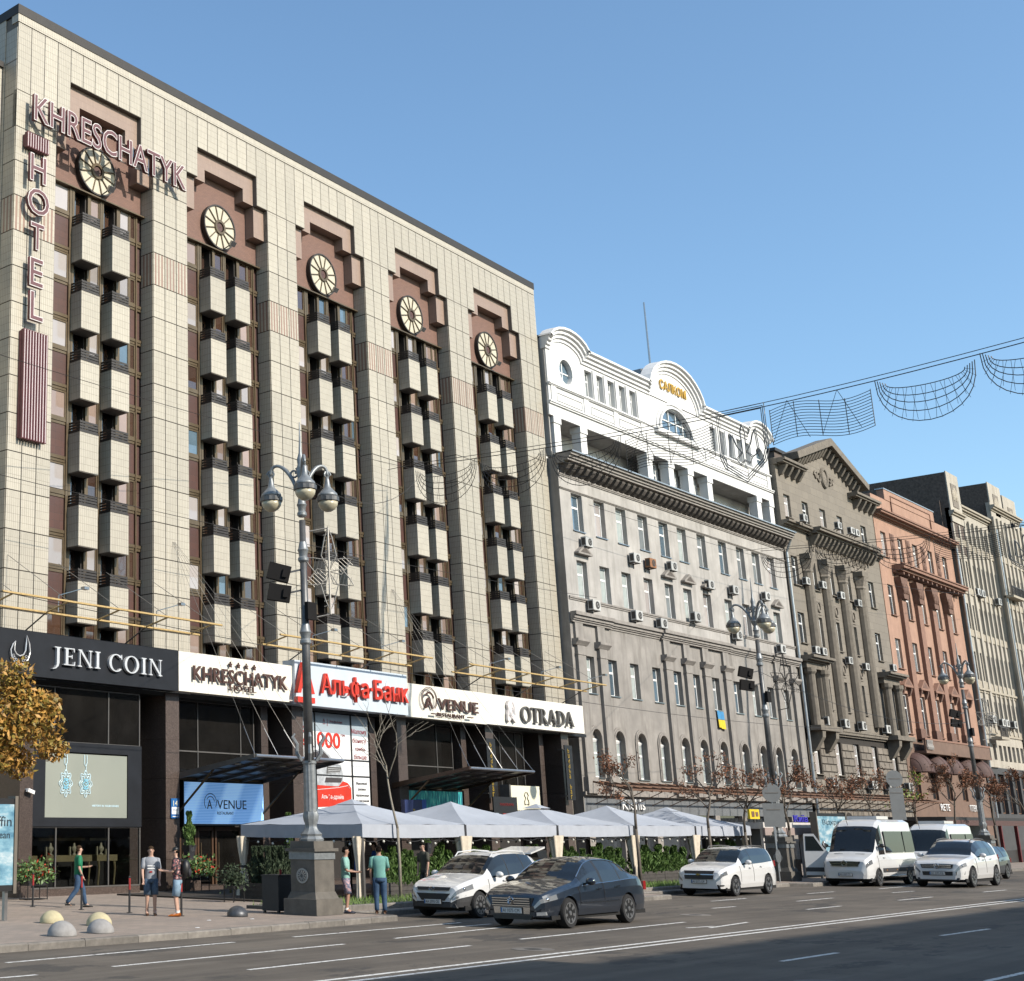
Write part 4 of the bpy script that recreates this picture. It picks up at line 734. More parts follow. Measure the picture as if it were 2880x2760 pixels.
for k in range(8): x=38+4.1*k; B(x,x+3.3,YF+.32,YF+.36,.4,3.3,name='shop_window',mat='glass_dark',parent=b2); B(x-.75,x-.05,YF+.05,YF+.4,.1,3.3,name='shop_pier',mat='stucco_trim',parent=b2)
t=thing('shop_letters','small white raised letters Kiehls on the grey shop fascia behind the tents','sign'); word('Kiehls',41.2,44.0,3.55,4.15,YF-.02,'poster_white',t,.08)
# ------------------------------------------------------------------ third building: brown stone with gable
tiled('stone_brown',(.275,.24,.195),(.235,.205,.168),(.15,.128,.103),1.3,.62,.012,.5,.9,rvar=0,bstr=.5); mat('stone_block',(.29,.25,.205),.9,var=.15,scale=3,bump=.3,bscale=14,rvar=.3); mat('stone_trim',(.215,.185,.148),.88,var=.2,scale=3,bump=.25,bscale=14,streak=.3); mat('stone_dark',(.035,.028,.022),.9); mat('relief',(.25,.215,.175),.9,var=.3,scale=6,bump=1,bscale=5); mat('brick_old',(.13,.10,.082),.95,var=.4,scale=5,bump=.5,bscale=12)
YB=.2
b3=thing('gabled_stone_building','grey-brown stone building with dentilled gable and cartouche between grey and terracotta buildings','building')
XC=[71.9,75.5,79.1,82.8,88.2]; XL,XR=70.3,91.0
ops=[(x-.6,x+.6,25.75,27.6) for x in XC]+[(x-.62,x+.62,20.5,22.75) for x in XC]+[(x-.62,x+.62,16.05,18.4) for x in XC]+[(x-.6,x+.6,11.3,13.65) for x in XC[1:4]]+[(x-.7,x+.7,10.4,13.9) for x in (72.4,88.6)]
wallgrid(XL,XR,9.8,30.3,ops,YB,.45,'stone_brown',b3)
MB().prism([(74.4,30.3),(86.6,30.3),(86.6,30.9),(80.5,33.0),(74.4,30.9)],YB,YB+.45,'y').build('gable_wall','stone_brown',b3)
B(XL,XR,YB+.5,13,0,30.2,name='body',mat='interior',parent=b3)
for x in XC:
    for z,h in ((25.77,1.8),(20.52,2.2),(16.07,2.3)): win(b3,x,z,1.18,h,YB,gm=pick(*GL),rec=.2,sm='stone_trim')
    if x in XC[1:4]: win(b3,x,11.32,1.18,2.3,YB,gm=pick(*GL),rec=.2,sm='stone_trim')
for x in (72.4,88.6): win(b3,x,10.42,1.36,3.4,YB,gm='glass_dark',rec=.4,sill=False)
moulding(XL-.1,74.9,YB,29.75,[(.1,.2),(.15,.7),(.2,.85)],'stone_trim',b3,'eave'); moulding(85.4,XR+.1,YB,29.6,[(.1,.2),(.15,.7),(.2,.85)],'stone_trim',b3,'eave')
for sx in (-1,1):
    a=(80.5,33.05); c=(80.5+sx*7.6,30.55); d=Vector((c[0]-a[0],c[1]-a[1])).normalized(); nx,nz=(-d.y,d.x) if sx<0 else (d.y,-d.x)
    if nz<0: nx,nz=-nx,-nz
    MB().prism([a,c,(c[0]+nx*.55,c[1]+nz*.55),(80.5,33.7)],YB-.95,YB+.3,'y').build('gable_cornice','stone_trim',b3)
md=MB().prism([(YB,-.75),(YB-.25,-.7),(YB-.6,-.2),(YB-.7,0),(YB,0)],-.16,.16,'x').mesh('modillion','stone_trim')
for k in range(9):
    for sx in (-1,1):
        t_=(k+.6)/9.6; ob('modillion',md,b3,(80.5+sx*7.2*t_,0,33.0-2.35*t_))
for x in (71,72.2,73.4,74.4,86.6,87.8,89,90.2): ob('modillion',md,b3,(x,0,29.75 if x<80 else 29.6))
ct=ob('cartouche',None,b3,(80.3,YB-.05,30.4)); MB().tube([(.55*cos(q*PI/10),0,.75*sin(q*PI/10)) for q in range(20)],.16,6,True).build('oval','stone_trim',ct); MB().ball((0,.0,0),.42,.15,.6).build('boss','relief',ct)
for sx in (-1,1):
    for k,(r,cx) in enumerate(((.5,1.15),(.35,1.75))): MB().tube([(sx*(cx+r*(1-.05*q)*cos(q*.55)),0,-.15+.1*k+r*(1-.05*q)*sin(q*.55)) for q in range(14)],.1,5).build('scroll','relief',ct)
moulding(XL-.05,75.0,YB,24.95,[(.1,.15),(.14,.4),(.16,.6)],'stone_trim',b3,'main_cornice'); moulding(75.0,88.4,YB-.2,24.85,[(.1,.15),(.16,.6),(.2,.9),(.1,1.0)],'stone_trim',b3,'main_cornice'); moulding(88.4,XR+.1,YB,24.95,[(.1,.15),(.14,.4),(.16,.6)],'stone_trim',b3,'main_cornice')
for k in range(16): ob('modillion',md,b3,(75.4+.85*k,-.15,24.85))
B(75.2,87.4,YB-.12,YB,23.1,24.8,name='relief_frieze',mat='relief',parent=b3)
for k in range(14):
    MB().tube([(75.7+.86*k+.36*(1-.05*q)*cos(q*.6+k),YB-.14,23.95+.5*(1-.05*q)*sin(q*.6+k)) for q in range(12)],.08,5).build('frieze_scroll','relief',b3)
for x in (73.75,77.3,81.0,84.9):
    p=ob('engaged_column',None,b3,(x,0,0)); MB().lathe([(.52,10.4),(.5,15),(.46,21.6)],12,(0,YB-.1,0)).build('shaft','stone_trim',p); MB().lathe([(.46,0),(.55,.15),(.5,.3),(.66,.75),(.75,1.05),(.6,1.06)],12,(0,YB-.1,21.6),flute=.12).build('capital','relief',p); B(-.7,.7,YB-.75,YB,22.66,23.08,name='abacus',mat='stone_trim',parent=p)
for x in XC[1:4]:
    for z in (19.2,14.6): p=ob('relief_panel',None,b3,(x,YB-.06,z)); B(-.55,.55,0,.06,-.6,.6,name='panel',mat='relief',parent=p); MB().tube([(.35*cos(q*.7),-.03,.4*sin(q*.7)) for q in range(9)],.09,5,True).build('wreath','relief',p)
for x in (72.4,88.6):     # balcony portals
    p=ob('portal',None,b3,(x,0,0)); moulding(-2.2,2.2,YB,14.55,[(.12,.7),(.14,1.0),(.18,1.2)],'stone_trim',p,'hood'); B(-1.9,1.9,YB-.5,YB,14.1,14.55,name='lintel',mat='stone_trim',parent=p)
    for sx in (-1,1): MB().lathe([(.34,9.9),(.32,13.6),(.45,13.8),(.45,14.1)],10,(sx*1.3,YB-.45,0)).build('column','stone_trim',p); MB().prism([(YB,8.0),(YB-.3,8.1),(YB-.9,9.0),(YB-.95,9.5),(YB,9.5)],sx*1.3-.3,sx*1.3+.3,'x').build('console','stone_trim',p)
    B(-2.1,2.1,YB-1.05,YB,9.5,9.85,name='balcony_slab',mat='stone_trim',parent=p); B(-1.0,1.0,YB-.3,YB-.01,9.85,10.4,name='parapet',mat='relief',parent=p)
moulding(XL,XR,YB,9.35,[(.15,.12),(.2,.28),(.1,.34)],'stone_trim',b3,'string_course')
XD=[71.9,76.2,80.0,83.9,88.4]
wallgrid(XL,XR,0,9.4,[(x-.62,x+.62,6.4,8.9) for x in XD],YB+.06,.45,'stone_dark',b3,'base_wall')
for x in XD: win(b3,x,6.42,1.2,2.44,YB+.04,gm='glass_curtain',rec=.2,sm='stone_trim')
bh=.56; rows=int((9.35-1.0)/bh); bcache={}
for r in range(rows):
    z=1.0+bh*r; x=XL+(.0 if r%2 else -.55)
    while x<XR-.05:
        a=max(x,XL); c=min(x+1.1,XR); x+=1.1
        segs=[(a,c)]
        for xd in XD:
            if z+bh>6.42 and z<8.85: segs=[q for s0,s1 in segs for q in ((s0,min(s1,xd-.62)),(max(s0,xd+.62),s1)) if q[1]-q[0]>.08]
        for s0,s1 in set(segs):
            if z<3.6 and (r%1): continue
            k=round(s1-s0,2)
            if k not in bcache: bcache[k]=MB().add([(0,.06,0),(k,.06,0),(k,.06,bh),(0,.06,bh),(.02,.06,.02),(k-.02,.06,.02),(k-.02,.06,bh-.02),(.02,.06,bh-.02),(.06,-.02,.06),(k-.06,-.02,.06),(k-.06,-.02,bh-.06),(.06,-.02,bh-.06)],[(8,9,10,11),(4,5,9,8),(5,6,10,9),(6,7,11,10),(7,4,8,11)]).mesh('stone_block','stone_block')
            ob('stone_block',bcache[k],b3,(s0,YB+.0,z))
for x in (76.5,82.6,88.5): MB().prism([(-.7,.2),(-.7,3.0)]+[(.7*cos(PI-PI*k/8),3.0+.7*sin(PI*k/8)) for k in range(9)]+[(.7,.2)],YB-.06,YB+.02,'y').build('arched_doorway','stone_dark',b3,(x,0,0))
for x,z,q in ((72.9,20.6,'at the left row-A window'),(76.2,20.7,'by the second column'),(79.9,20.3,'between the giant columns'),(83.6,20.1,'below the fourth upper window'),(79.8,15.1,'under the third middle window'),(83.4,14.9,'under the fourth middle window'),(72.0,15.2,'first on the left portal hood'),(73.4,15.2,'second on the left portal hood'),(88.6,15.2,'on the right portal hood'),(72.0,25.3,'on the main cornice at left'),(79.2,25.8,'on the cornice below the middle attic window'),(82.0,25.8,'left of the pair on the cornice'),(83.1,25.8,'right of the pair on the cornice')): ac(x,z,YB-(.45 if 15.15<z<15.3 else .75 if z>25 else .05),'white air conditioner on gabled stone building '+q,.95)
for i,x in enumerate((73.6,77.0,80.6,86.0)): ac(x,10.0,YB-.1,'white air conditioner on gabled stone building, number %s along the string course'%('one','two','three','four')[i],1.1)
for i,x in enumerate((73.2,77.5,81.3,85.1,89.6)): ac(x,5.5,YB-.05,'white air conditioner under %s base window of gabled stone building'%('the first','the second','the third','the fourth','the fifth')[i],1.15)
# rear brick block with chimneys
t=thing('rear_brick_block','dark old brick block with chimney stacks rising behind the stone and terracotta buildings','building')
B(87,112.3,9,20,25,33.0,name='wall',mat='brick_old',parent=t); MB().prism([(87,33.0),(112.3,33.0),(112.3,33.2),(87,34.4)],8.8,20,'y').build('roof','roof_metal',t); B(92,95.4,8.2,10,28,36.6,name='chimney',mat='brick_old',parent=t); B(91.8,95.6,8.0,10.2,36.6,36.9,name='chimney_cap',mat='coping',parent=t); B(88.6,90.4,8.4,9.1,28,35.6,name='chimney',mat='brick_old',parent=t)
for k in range(4): B(97+.5*k,97.3+.5*k,8.9,9.0,32.3,32.7,name='vent',mat='stone_dark',parent=t)
t=thing('roof_antenna','small television antenna on the dark brick block','antenna',loc=(90.5,9.5,35.4)); MB().tube([(0,0,0),(0,0,3.0)],.05,5).build('pole','rail_grey',t)
for z in (2.0,2.4,2.8): MB().tube([(-.35,0,z),(.35,0,z)],.04,4).build('element','rail_grey',t)
# ------------------------------------------------------------------ fourth building: terracotta
mat('terracotta',(.46,.275,.195),.88,var=.10,scale=1.5,bump=.15,bscale=16,streak=.3,dirt=(.25,.14,.10)); mat('terracotta_trim',(.30,.165,.115),.85,var=.15,scale=4,bump=.2,bscale=14); mat('terracotta_dark',(.19,.105,.075),.85,var=.2,scale=5,bump=.7,bscale=6); mat('plinth_brown',(.20,.125,.09),.85,var=.15); mat('awning_brown',(.10,.05,.042),.75,var=.2,scale=8)
b4=thing('terracotta_building','terracotta building with giant pilasters, pedimented windows and brown dome awnings','building')
XL,XR=91.0,112.2; XC=[92.9,97.2,101.1,105.3,109.5]
ops=[(x-.65,x+.65,25.55,27.8) for x in XC]+[(x-.68,x+.68,20.4,23.1) for x in XC]+[(x-.68,x+.68,15.8,18.4) for x in XC]+[(x-.62,x+.62,10.3,13.7) for x in XC]
wallgrid(XL,XR,9.9,31.0,ops,YB-.05,.45,'terracotta',b4); B(XL,XR,YB+.45,13,0,30.6,name='body',mat='interior',parent=b4)
for x in XC:
    for z,h,w in ((25.57,2.2,1.28),(20.42,2.65,1.34),(15.82,2.55,1.34),(10.32,3.3,1.22)): win(b4,x,z,w,h,YB-.05,gm=pick(*GL),rec=.2,sm='terracotta_trim')
    p=ob('pediment_hood',None,b4,(x,0,0)); 
    MB().prism([(-1.15,14.2),(1.15,14.2),(1.15,14.35),(0,15.15),(-1.15,14.35)],YB-.45,YB-.05,'y').build('pediment','terracotta_trim',p); MB().prism([(-.8,14.4),(.8,14.4),(0,14.95)],YB-.46,YB-.45,'y').build('field','terracotta_dark',p)
    for sx in (-1,1): MB().prism([(YB-.05,13.5),(YB-.2,13.55),(YB-.38,14.0),(YB-.4,14.2),(YB-.05,14.2)],sx*.85-.14,sx*.85+.14,'x').build('console','terracotta_dark',p)
for x in (95.05,99.15,103.2,107.35):
    p=ob('giant_pilaster',None,b4,(x,0,0)); B(-.55,.55,YB-.35,YB-.05,10.0,22.0,name='shaft',mat='terracotta_trim',parent=p); MB().prism([(-.55,22.0),(-.62,22.3),(-.6,22.9),(-.85,23.6),(-.9,23.9),(.9,23.9),(.85,23.6),(.6,22.9),(.62,22.3),(.55,22.0)],YB-.6,YB-.05,'y').build('capital','terracotta_dark',p)
    for q in range(3): MB().ball((-.45+.45*q,YB-.62,22.9),.22,.12,.5,8,5).build('acanthus','terracotta_dark',p)
    B(-.7,.7,YB-.45,YB-.05,9.9,10.8,name='base',mat='terracotta_dark',parent=p); q=ob('ornament_panel',None,b4,(x,YB-.1,26.7)); B(-.5,.5,0,.05,-1.2,1.2,name='panel',mat='terracotta_dark',parent=q)
    for k in range(3): MB().ball((0,-.02,-.8+.8*k),.32,.12,.36,8,5).build('boss','terracotta_dark',q)
moulding(XL,XR+.2,YB-.05,29.0,[(.1,.15),(.15,.4),(.18,.7),(.1,.8)],'terracotta_trim',b4,'main_cornice'); moulding(94.0,XR-.2,YB-.05,24.3,[(.15,.3),(.2,.75),(.25,1.0),(.1,1.1)],'terracotta_trim',b4,'order_cornice')
md4=MB().box(-.14,.14,YB-.85,YB-.05,24.1,24.3).mesh('modillion','terracotta_dark')
for k in range(14): ob('modillion',md4,b4,(94.5+1.25*k,0,0))
B(94.5,108,YB-.1,YB+.5,31.0,31.95,name='parapet',mat='terracotta',parent=b4)
for q in ((96,106.8,31.5,31.58),(96,106.8,30.0,30.08),(96,96.08,30.08,31.5),(106.72,106.8,30.08,31.5)): B(q[0],q[1],YB-.16,YB-.04,q[2],q[3],name='parapet_moulding',mat='terracotta_trim',parent=b4)
B(94.4,108.1,YB-.15,YB+.6,31.95,32.05,name='parapet_flashing',mat='zinc',parent=b4)
wallgrid(XL,XR,0,9.9,[(x-.75,x+.75,4.9,7.6) for x in XC]+[(x-.9,x+.9,.4,3.2) for x in XC],YB-.05,.45,'plinth_brown',b4,'base_wall')
B(93.2,111.5,YB-1.0,YB-.05,8.7,8.9,name='balcony_slab',mat='plinth_brown',parent=b4); B(93.4,111.3,YB-.95,YB-.8,8.9,9.8,name='balcony_parapet',mat='plinth_brown',parent=b4); B(93.3,111.4,YB-1.0,YB-.75,9.8,9.95,name='balcony_rail',mat='terracotta_trim',parent=b4)
bal=MB().lathe([(.09,0),(.14,.2),(.06,.5),(.1,.8)],8).mesh('baluster','stucco_light')
for k in range(5): ob('baluster',bal,b4,(93.6+.3*k,YB-1.02,9.0))
for i,x in enumerate(XC):
    win(b4,x,4.92,1.46,2.6,YB-.05,'rust','glass_dark',rec=.2,sill=False); win(b4,x,.42,1.76,2.7,YB-.05,'rust','glass_dark',rec=.2,sill=False)
    t=thing('dome_awning','brown fabric dome awning, %s from the left on the terracotta building'%('first','second','third','fourth','fifth')[i],'awning','brown dome awnings',(x,YB-.1,7.15))
    b=MB(); n=10; m=6; vs=[]
    for j in range(m+1):
        for k in range(n+1):
            th=PI*k/n; ph=j/m*PI/2; vs.append((1.25*cos(th)*1.0,-1.35*sin(th)*sin(ph) if 0 else -1.35*sin(th)*cos(ph)*1.0,1.6*sin(ph)*(.25+.75*sin(th))))
    b.add(vs,[(j*(n+1)+k,j*(n+1)+k+1,(j+1)*(n+1)+k+1,(j+1)*(n+1)+k) for j in range(m) for k in range(n)]); b.build('canopy','awning_brown',t,smooth=True)
    for k in range(0,n+1,2): MB().tube([vs[j*(n+1)+k] for j in range(m+1)],.025,4).build('rib','awning_brown',t)
    MB().tube([vs[k] for k in range(n+1)],.04,5).build('hem','awning_brown',t)
for i,(x,s) in enumerate(((98.9,'RETE'),(107,'ПТЕКА'))): t=thing('shop_letters','small white letters %s above the ground floor of terracotta building'%s,'sign'); word(s,x-1.2,x+1.2,4.05,4.6,YB-.15,'poster_white',t,.06)
# ------------------------------------------------------------------ cream buildings at the far right
mat('cream_stone',(.53,.48,.40),.88,var=.08,scale=1.2,bump=.15,bscale=16,streak=.6,dirt=(.3,.26,.2)); mat('cream_trim',(.44,.385,.30),.85,var=.15,scale=4,bump=.2,bscale=14); mat('dark_base',(.06,.055,.055),.6,var=.2)
def cream(name,label,bays,x0,x1,top,tow,seed):
    b=thing(name,label,'building'); rr=random.Random(seed)
    for a,c,zt,out in bays:
        n=max(2,round((c-a)/1.55)); w=(c-a)/n; XS=[a+w*(k+.5) for k in range(n)]; y=YB-out
        rows=[(30.4,32.6),(25.5,28.2),(21.3,23.8),(16.4,19.1),(12.0,14.6),(8.9,10.4)]
        wallgrid(a,c,8.2,zt,[(x-.46,x+.46,r0,r1) for x in XS for r0,r1 in rows],y,.4,'cream_stone',b)
        for x in XS:
            for r0,r1 in rows: win(b,x,r0+.02,.9,r1-r0-.04,y,'rust' if rr.random()<.4 else 'white_frame',rr.choice(['glass_dark','glass_grey','glass_brown']),style='C',rec=.3,sill=False)
        for k in range(n+1):
            xx=a+w*k; B(xx-.2,xx+.2,y-.18,y,11.5,zt-1.6,name='pier_strip',mat='cream_stone',parent=b)
        for r0,r1 in rows[:5]: B(a,c,y-.1,y-.0,r0-.75,r0-.1,name='apron',mat='cream_trim',parent=b)
        moulding(a-.1,c+.1,y,zt-.9,[(.2,.1),(.2,.3),(.2,.45)],'cream_trim',b); moulding(a,c,y,15.2,[(.2,.1),(.2,.25)],'cream_trim',b,'string_course')
    B(x0,x1,YB+.42,14,0,top,name='body',mat='brick_old',parent=b); wallgrid(x0,x1,0,8.2,[(x0+.8+2.6*k,x0+2.8+2.6*k,3.9,7.6) for k in range(int((x1-x0-1)/2.6))],YB-.1,.5,'dark_base',b,'base_wall')
    for k in range(int((x1-x0-1)/2.6)): win(b,x0+1.8+2.6*k,3.95,1.96,3.6,YB-.1,'rust','glass_dark',style='C',rec=.3,sill=False)
    for a,c,zt in tow:
        B(a,c,YB-.35,10,zt-8,zt,name='tower',mat='brick_old',parent=b); B(a,c,YB-.45,YB-.35,zt-5,zt+.1,name='tower_front',mat='cream_stone',parent=b)
        p=ob('tower_relief',None,b,((a+c)/2,YB-.5,zt-2.2)); B(-.9,.9,0,.05,-1.2,1.2,name='panel',mat='relief',parent=p)
        for k in range(3): MB().ball((-.4+.4*k,0,.3*(k%2)),.35,.12,.6,8,5).build('figure','cream_trim',p)
    return b
b5=cream('cream_building','tall cream stone building with narrow window strips and relief towers','x' and [(112.7,116.4,33.2,.3),(116.4,126.6,34.4,0),(126.6,137,36.0,.5)],112.5,137,34,[(112.7,116.4,36.8),(127,131.5,38.2),(132,136.8,37.6)],5)
b6=cream('cream_building','farthest cream stone building at the right edge of the street','x' and [(137.2,141,33,.3),(141,152,33.6,0),(152,166,34,.3)],137.1,166,33,[(138,141,35)],6)
for i,(x,z,o) in enumerate(((114.5,12.3,.3),(118.6,12.2,.0),(119.9,12.2,0),(122.6,12.2,0),(117.2,24.9,0),(118.6,24.9,0),(124,24.7,0))): ac(x,z,YB-o-.15,'white air conditioner on cream building, %s'%('lower left by drain pipe','left of the lower pair','right of the lower pair','lower right one','left of the upper pair','right of the upper pair','upper right one')[i],1.2)
for i,(x,z,w) in enumerate(((128.5,26,4.2),(128.6,14.8,4),(115.5,11.0,2.6))):
    p=ob('balcony',None,b5,(x,YB-.5,z)); B(-w/2,w/2,-.9,0,-.25,0,name='slab',mat='cream_trim',parent=p); B(-w/2,w/2,-.9,-.82,.85,.95,name='handrail',mat='dark_base',parent=p)
    for k in range(int(w/.3)+1): B(-w/2+.3*k,-w/2+.3*k+.06,-.88,-.83,0,.85,name='baluster',mat='dark_base',parent=p)
t=thing('drain_pipe','pale zinc drain pipe between terracotta and cream buildings','pipe'); MB().tube([(112.35,-.3,29),(112.35,-.3,.3)],.1,8).build('pipe','zinc',t)
t=thing('drain_pipe','grey drain pipe between the two cream buildings','pipe'); MB().tube([(126.7,-.5,33),(126.7,-.5,8)],.1,8).build('pipe','zinc',t)
# opposite side of the street (behind the viewer): casts the evening shadow over the near lanes and shows in window reflections
ops_=[(-70,-38,20.5),(-38,-8,21.5),(-8,24,20.8),(24,58,22.0),(58,100,21.0),(100,150,23.0)]
for i,(a,c,h) in enumerate(ops_):
    t=thing('opposite_building','stone building across the street behind the viewer, %s from the left'%('first','second','third','fourth','fifth','sixth')[i],'building','buildings across the street')
    n=int((c-a)/3.4); XS=[a+1.7+3.4*k for k in range(n)]; b=MB(); Y0=-60.5
    B(a,c-.05,Y0-14,Y0,0,h,name='body',mat=('cream_stone','stucco_light','terracotta')[i%3],parent=t); B(a-.2,c,Y0-14,Y0+.7,h,h+.5,name='cornice',mat='cream_trim',parent=t)
    for x in XS:
        for z in range(5): b.box(x-.6,x+.6,Y0-.01,Y0+.02,1.6+3.7*z,4.0+3.7*z)
    o=b.build('far_windows','glass_dark',t); o['kind']='stuff'
# ------------------------------------------------------------------ street lamps
mat('lamp_grey',(.30,.32,.33),.45,.35,var=.2,scale=7); mat('lamp_dark',(.14,.14,.14),.45,.4,var=.2,scale=5); mat('lamp_glass',(.62,.56,.40),.3,var=.1); mat('pedestal',(.145,.13,.11),.75,var=.25,scale=3,bump=.25,bscale=20,streak=.3); mat('medallion',(.42,.42,.40),.5,.3); mat('flood_black',(.014,.013,.013),.8,spec=.15)
def lamp(loc,label):
    t=thing('street_lamp',label,'street lamp','ornate three-armed street lamps',loc); z=.0
    ped=ob('pedestal',None,t); B(-.57,.57,-.57,.57,0,.42,name='plinth',mat='pedestal',parent=ped)
    MB().add([(-.5,-.5,.42),(.5,-.5,.42),(.5,.5,.42),(-.5,.5,.42),(-.43,-.43,.6),(.43,-.43,.6),(.43,.43,.6),(-.43,.43,.6)],[(0,1,5,4),(1,2,6,5),(2,3,7,6),(3,0,4,7),(4,5,6,7)]).build('moulding','pedestal',ped)
    B(-.42,.42,-.42,.42,.6,1.45,name='die',mat='pedestal',parent=ped); B(-.45,.45,-.45,.45,1.45,1.66,name='frieze',mat='lamp_grey',parent=ped); B(-.52,.52,-.52,.52,1.66,1.74,name='cap',mat='pedestal',parent=ped); B(-.42,.42,-.42,.42,1.74,1.93,name='block',mat='pedestal',parent=ped)
    for a in (1,):
        m=MB(); n=20
        m.T=Matrix.Translation((-.42 if a else 0,0 if a else -.42,1.02))@(Matrix.Rotation(-PI/2,4,'Z') if a else Matrix())
        m.prism([(.2*cos(2*PI*k/n),.2*sin(2*PI*k/n)) for k in range(n)],-.03,.0,'y'); m.m=1; m.prism([(.15*cos(2*PI*k/n),.15*sin(2*PI*k/n)) for k in range(n)],-.034,-.03,'y'); m.m=0
        for k in range(12): a2=2*PI*k/12; m.bar((.05*cos(a2),-.04,.05*sin(a2)),(.14*cos(a2),-.04,.14*sin(a2)),.022)
        m.build('medallion',['medallion','lamp_dark'],ped)
    MB().lathe([(.34,1.93),(.35,1.98),(.29,2.06),(.31,2.12),(.22,2.2),(.165,2.3),(.16,2.36),(.21,2.5),(.225,2.62),(.19,2.72)],18,flute=.1).build('leaf_base','lamp_grey',t,smooth=30)
    MB().lathe([(.19,2.72),(.18,3.3),(.17,4.0),(.2,4.02),(.2,4.1)],24,flute=.06).build('fluted_shaft','lamp_grey',t)
    for k in range(4):
        a=k*PI/2+.78; MB().tube([(.2*cos(a),.2*sin(a),4.1),(.34*cos(a),.34*sin(a),4.3),(.32*cos(a),.32*sin(a),4.55),(.45*cos(a),.45*sin(a),4.75),(.38*cos(a),.38*sin(a),4.85)],[.05,.06,.05,.05,.03],6).build('scroll_bracket','lamp_grey',t)
    MB().lathe([(.135,4.1),(.118,7.2),(.09,11.0)],16).build('pole','lamp_dark',t,smooth=True)
    for z0,r in ((7.35,.125),(9.75,.115),(11.1,.1)): MB().lathe([(r,0),(r+.04,.05),(r+.04,.12),(r+.005,.17),(r+.02,.3),(r+.05,.36),(r+.02,.42),(r-.01,.6)],14,(0,0,z0)).build('collar','lamp_grey',t,smooth=30)
    B(-.2,.2,-.28,-.16,8.05,8.55,name='junction_box',mat='flood_black',parent=t)
    fb=ob('floodlight_bracket',None,t)
    rv=Vector((.716,-.698,0)); fv=Vector((.698,.716,0))
    for j,(z0,s) in enumerate(((9.45,1),(8.85,1.0))):
        m=MB(); m.T=Matrix.Translation(tuple(-rv*.72)+()) if 0 else Matrix.Translation((-rv.x*.72,-rv.y*.72,z0))@Matrix.Rotation(-.75,4,'Z')@Matrix.Rotation(.25-.1*j,4,'Y'); m.box(-.32,.32,-.1,.1,-.24,.24); m.box(.1,.24,-.16,-.1,-.12,.12); m.build('floodlight','flood_black',fb)
        MB().bar((-rv.x*.45,-rv.y*.45,z0),(0,0,z0+.1),.05).build('arm','lamp_dark',fb)
    # crown: three swan-neck arms with bell lanterns and a central finial
    MB().lathe([(.12,11.7),(.2,11.9),(.14,12.05),(.1,12.3),(.15,12.5),(.09,12.7),(.11,12.85),(.05,13.05),(.035,13.4),(.012,14.0)],12).build('finial','lamp_grey',t,smooth=30)
    for k in range(3):
        a=math.atan2(-.716,-.698)+k*2*PI/3; dx,dy=cos(a),sin(a); arm=ob('lamp_arm',None,t)
        P=lambda r,z:(dx*r,dy*r,z)
        MB().tube(bezier([P(.08,11.75),P(.3,12.6),P(.75,13.0),P(1.02,12.75),P(.97,12.45)],12),[.06]*6+[.05]*7,7).build('swan_neck','lamp_grey',arm,smooth=True)
        MB().tube([P(.97+.13*(1-q*.05)*cos(q*.6),12.5+.13*(1-q*.05)*sin(q*.6)) for q in range(14)],.028,5).build('scroll','lamp_grey',arm); MB().tube([P(.22+.16*(1-q*.05)*cos(q*.6+2),12.45+.16*(1-q*.05)*sin(q*.6+2)) for q in range(14)],.032,5).build('scroll','lamp_grey',arm)
        c=(dx*.97,dy*.97,0); MB().lathe([(.04,12.45),(.06,12.35),(.08,12.25),(.1,12.12),(.2,12.0),(.29,11.9),(.31,11.82)],16,c).build('lantern_hood','lamp_grey',arm,smooth=True); MB().lathe([(.31,11.82),(.34,11.8),(.34,11.68),(.31,11.66)],24,c,flute=.05).build('lantern_rim','lamp_dark',arm); MB().lathe([(.30,11.66),(.28,11.55),(.2,11.44),(.1,11.38),(.02,11.36)],16,c).build('lantern_globe','lamp_glass',arm,smooth=True)
    return t
L1=lamp((-5.25,-14.4,.15),'ornate grey three-armed street lamp nearest the viewer beside the first tent'); lamps=[L1,dup(L1,'ornate three-armed street lamp in front of the grey building',(30.5,-12.85,.15)),dup(L1,'farthest ornate street lamp in front of the terracotta building',(63.8,-12.2,.15))]
# wire star ornaments fixed to the lamps
mat('wire_pale',(.50,.47,.42),.5,.4); mat('wire_grey',(.22,.22,.22),.5,.3); mat('wire_dark',(.05,.045,.04),.5,.3)
def star(loc,label,m):
    t=thing('wire_star',label,'ornament','wire star ornaments on the street lamps',loc); rv=Vector((.716,-.698,0)); Q=lambda u,z:(rv.x*u,rv.y*u,z)
    MB().tube([Q(0,-1.15),Q(0,1.4)],.03,5).build('stem',m,t); MB().tube([Q(-.55,1.3),Q(0,1.4)],.02,4).build('bracket',m,t); MB().tube([Q(-.5,-1.25),Q(0,-1.15)],.02,4).build('bracket',m,t)
    for j,(a,l,w) in enumerate(((90,1.35,.22),(30,.75,.25),(-30,.8,.25),(-90,1.15,.25),(210,.75,.25),(150,.8,.25))):
        ca,sa=cos(R(a)),sin(R(a)); pt=lambda s,o:Q(s*ca-o*sa,.1+s*sa+o*ca); o=MB().tube([pt(0,0),pt(l*.35,w),pt(l*.75,w*.5),pt(l,0),pt(l*.75,-w*.5),pt(l*.35,-w)],.018,4,True).build('petal',m,t)
        for k in range(6): s=l*(.15+.13*k); MB().tube([pt(s,w*.7),pt(s+.1,-w*.7)],.007,3).build('petal_wire',m,o)
    return t
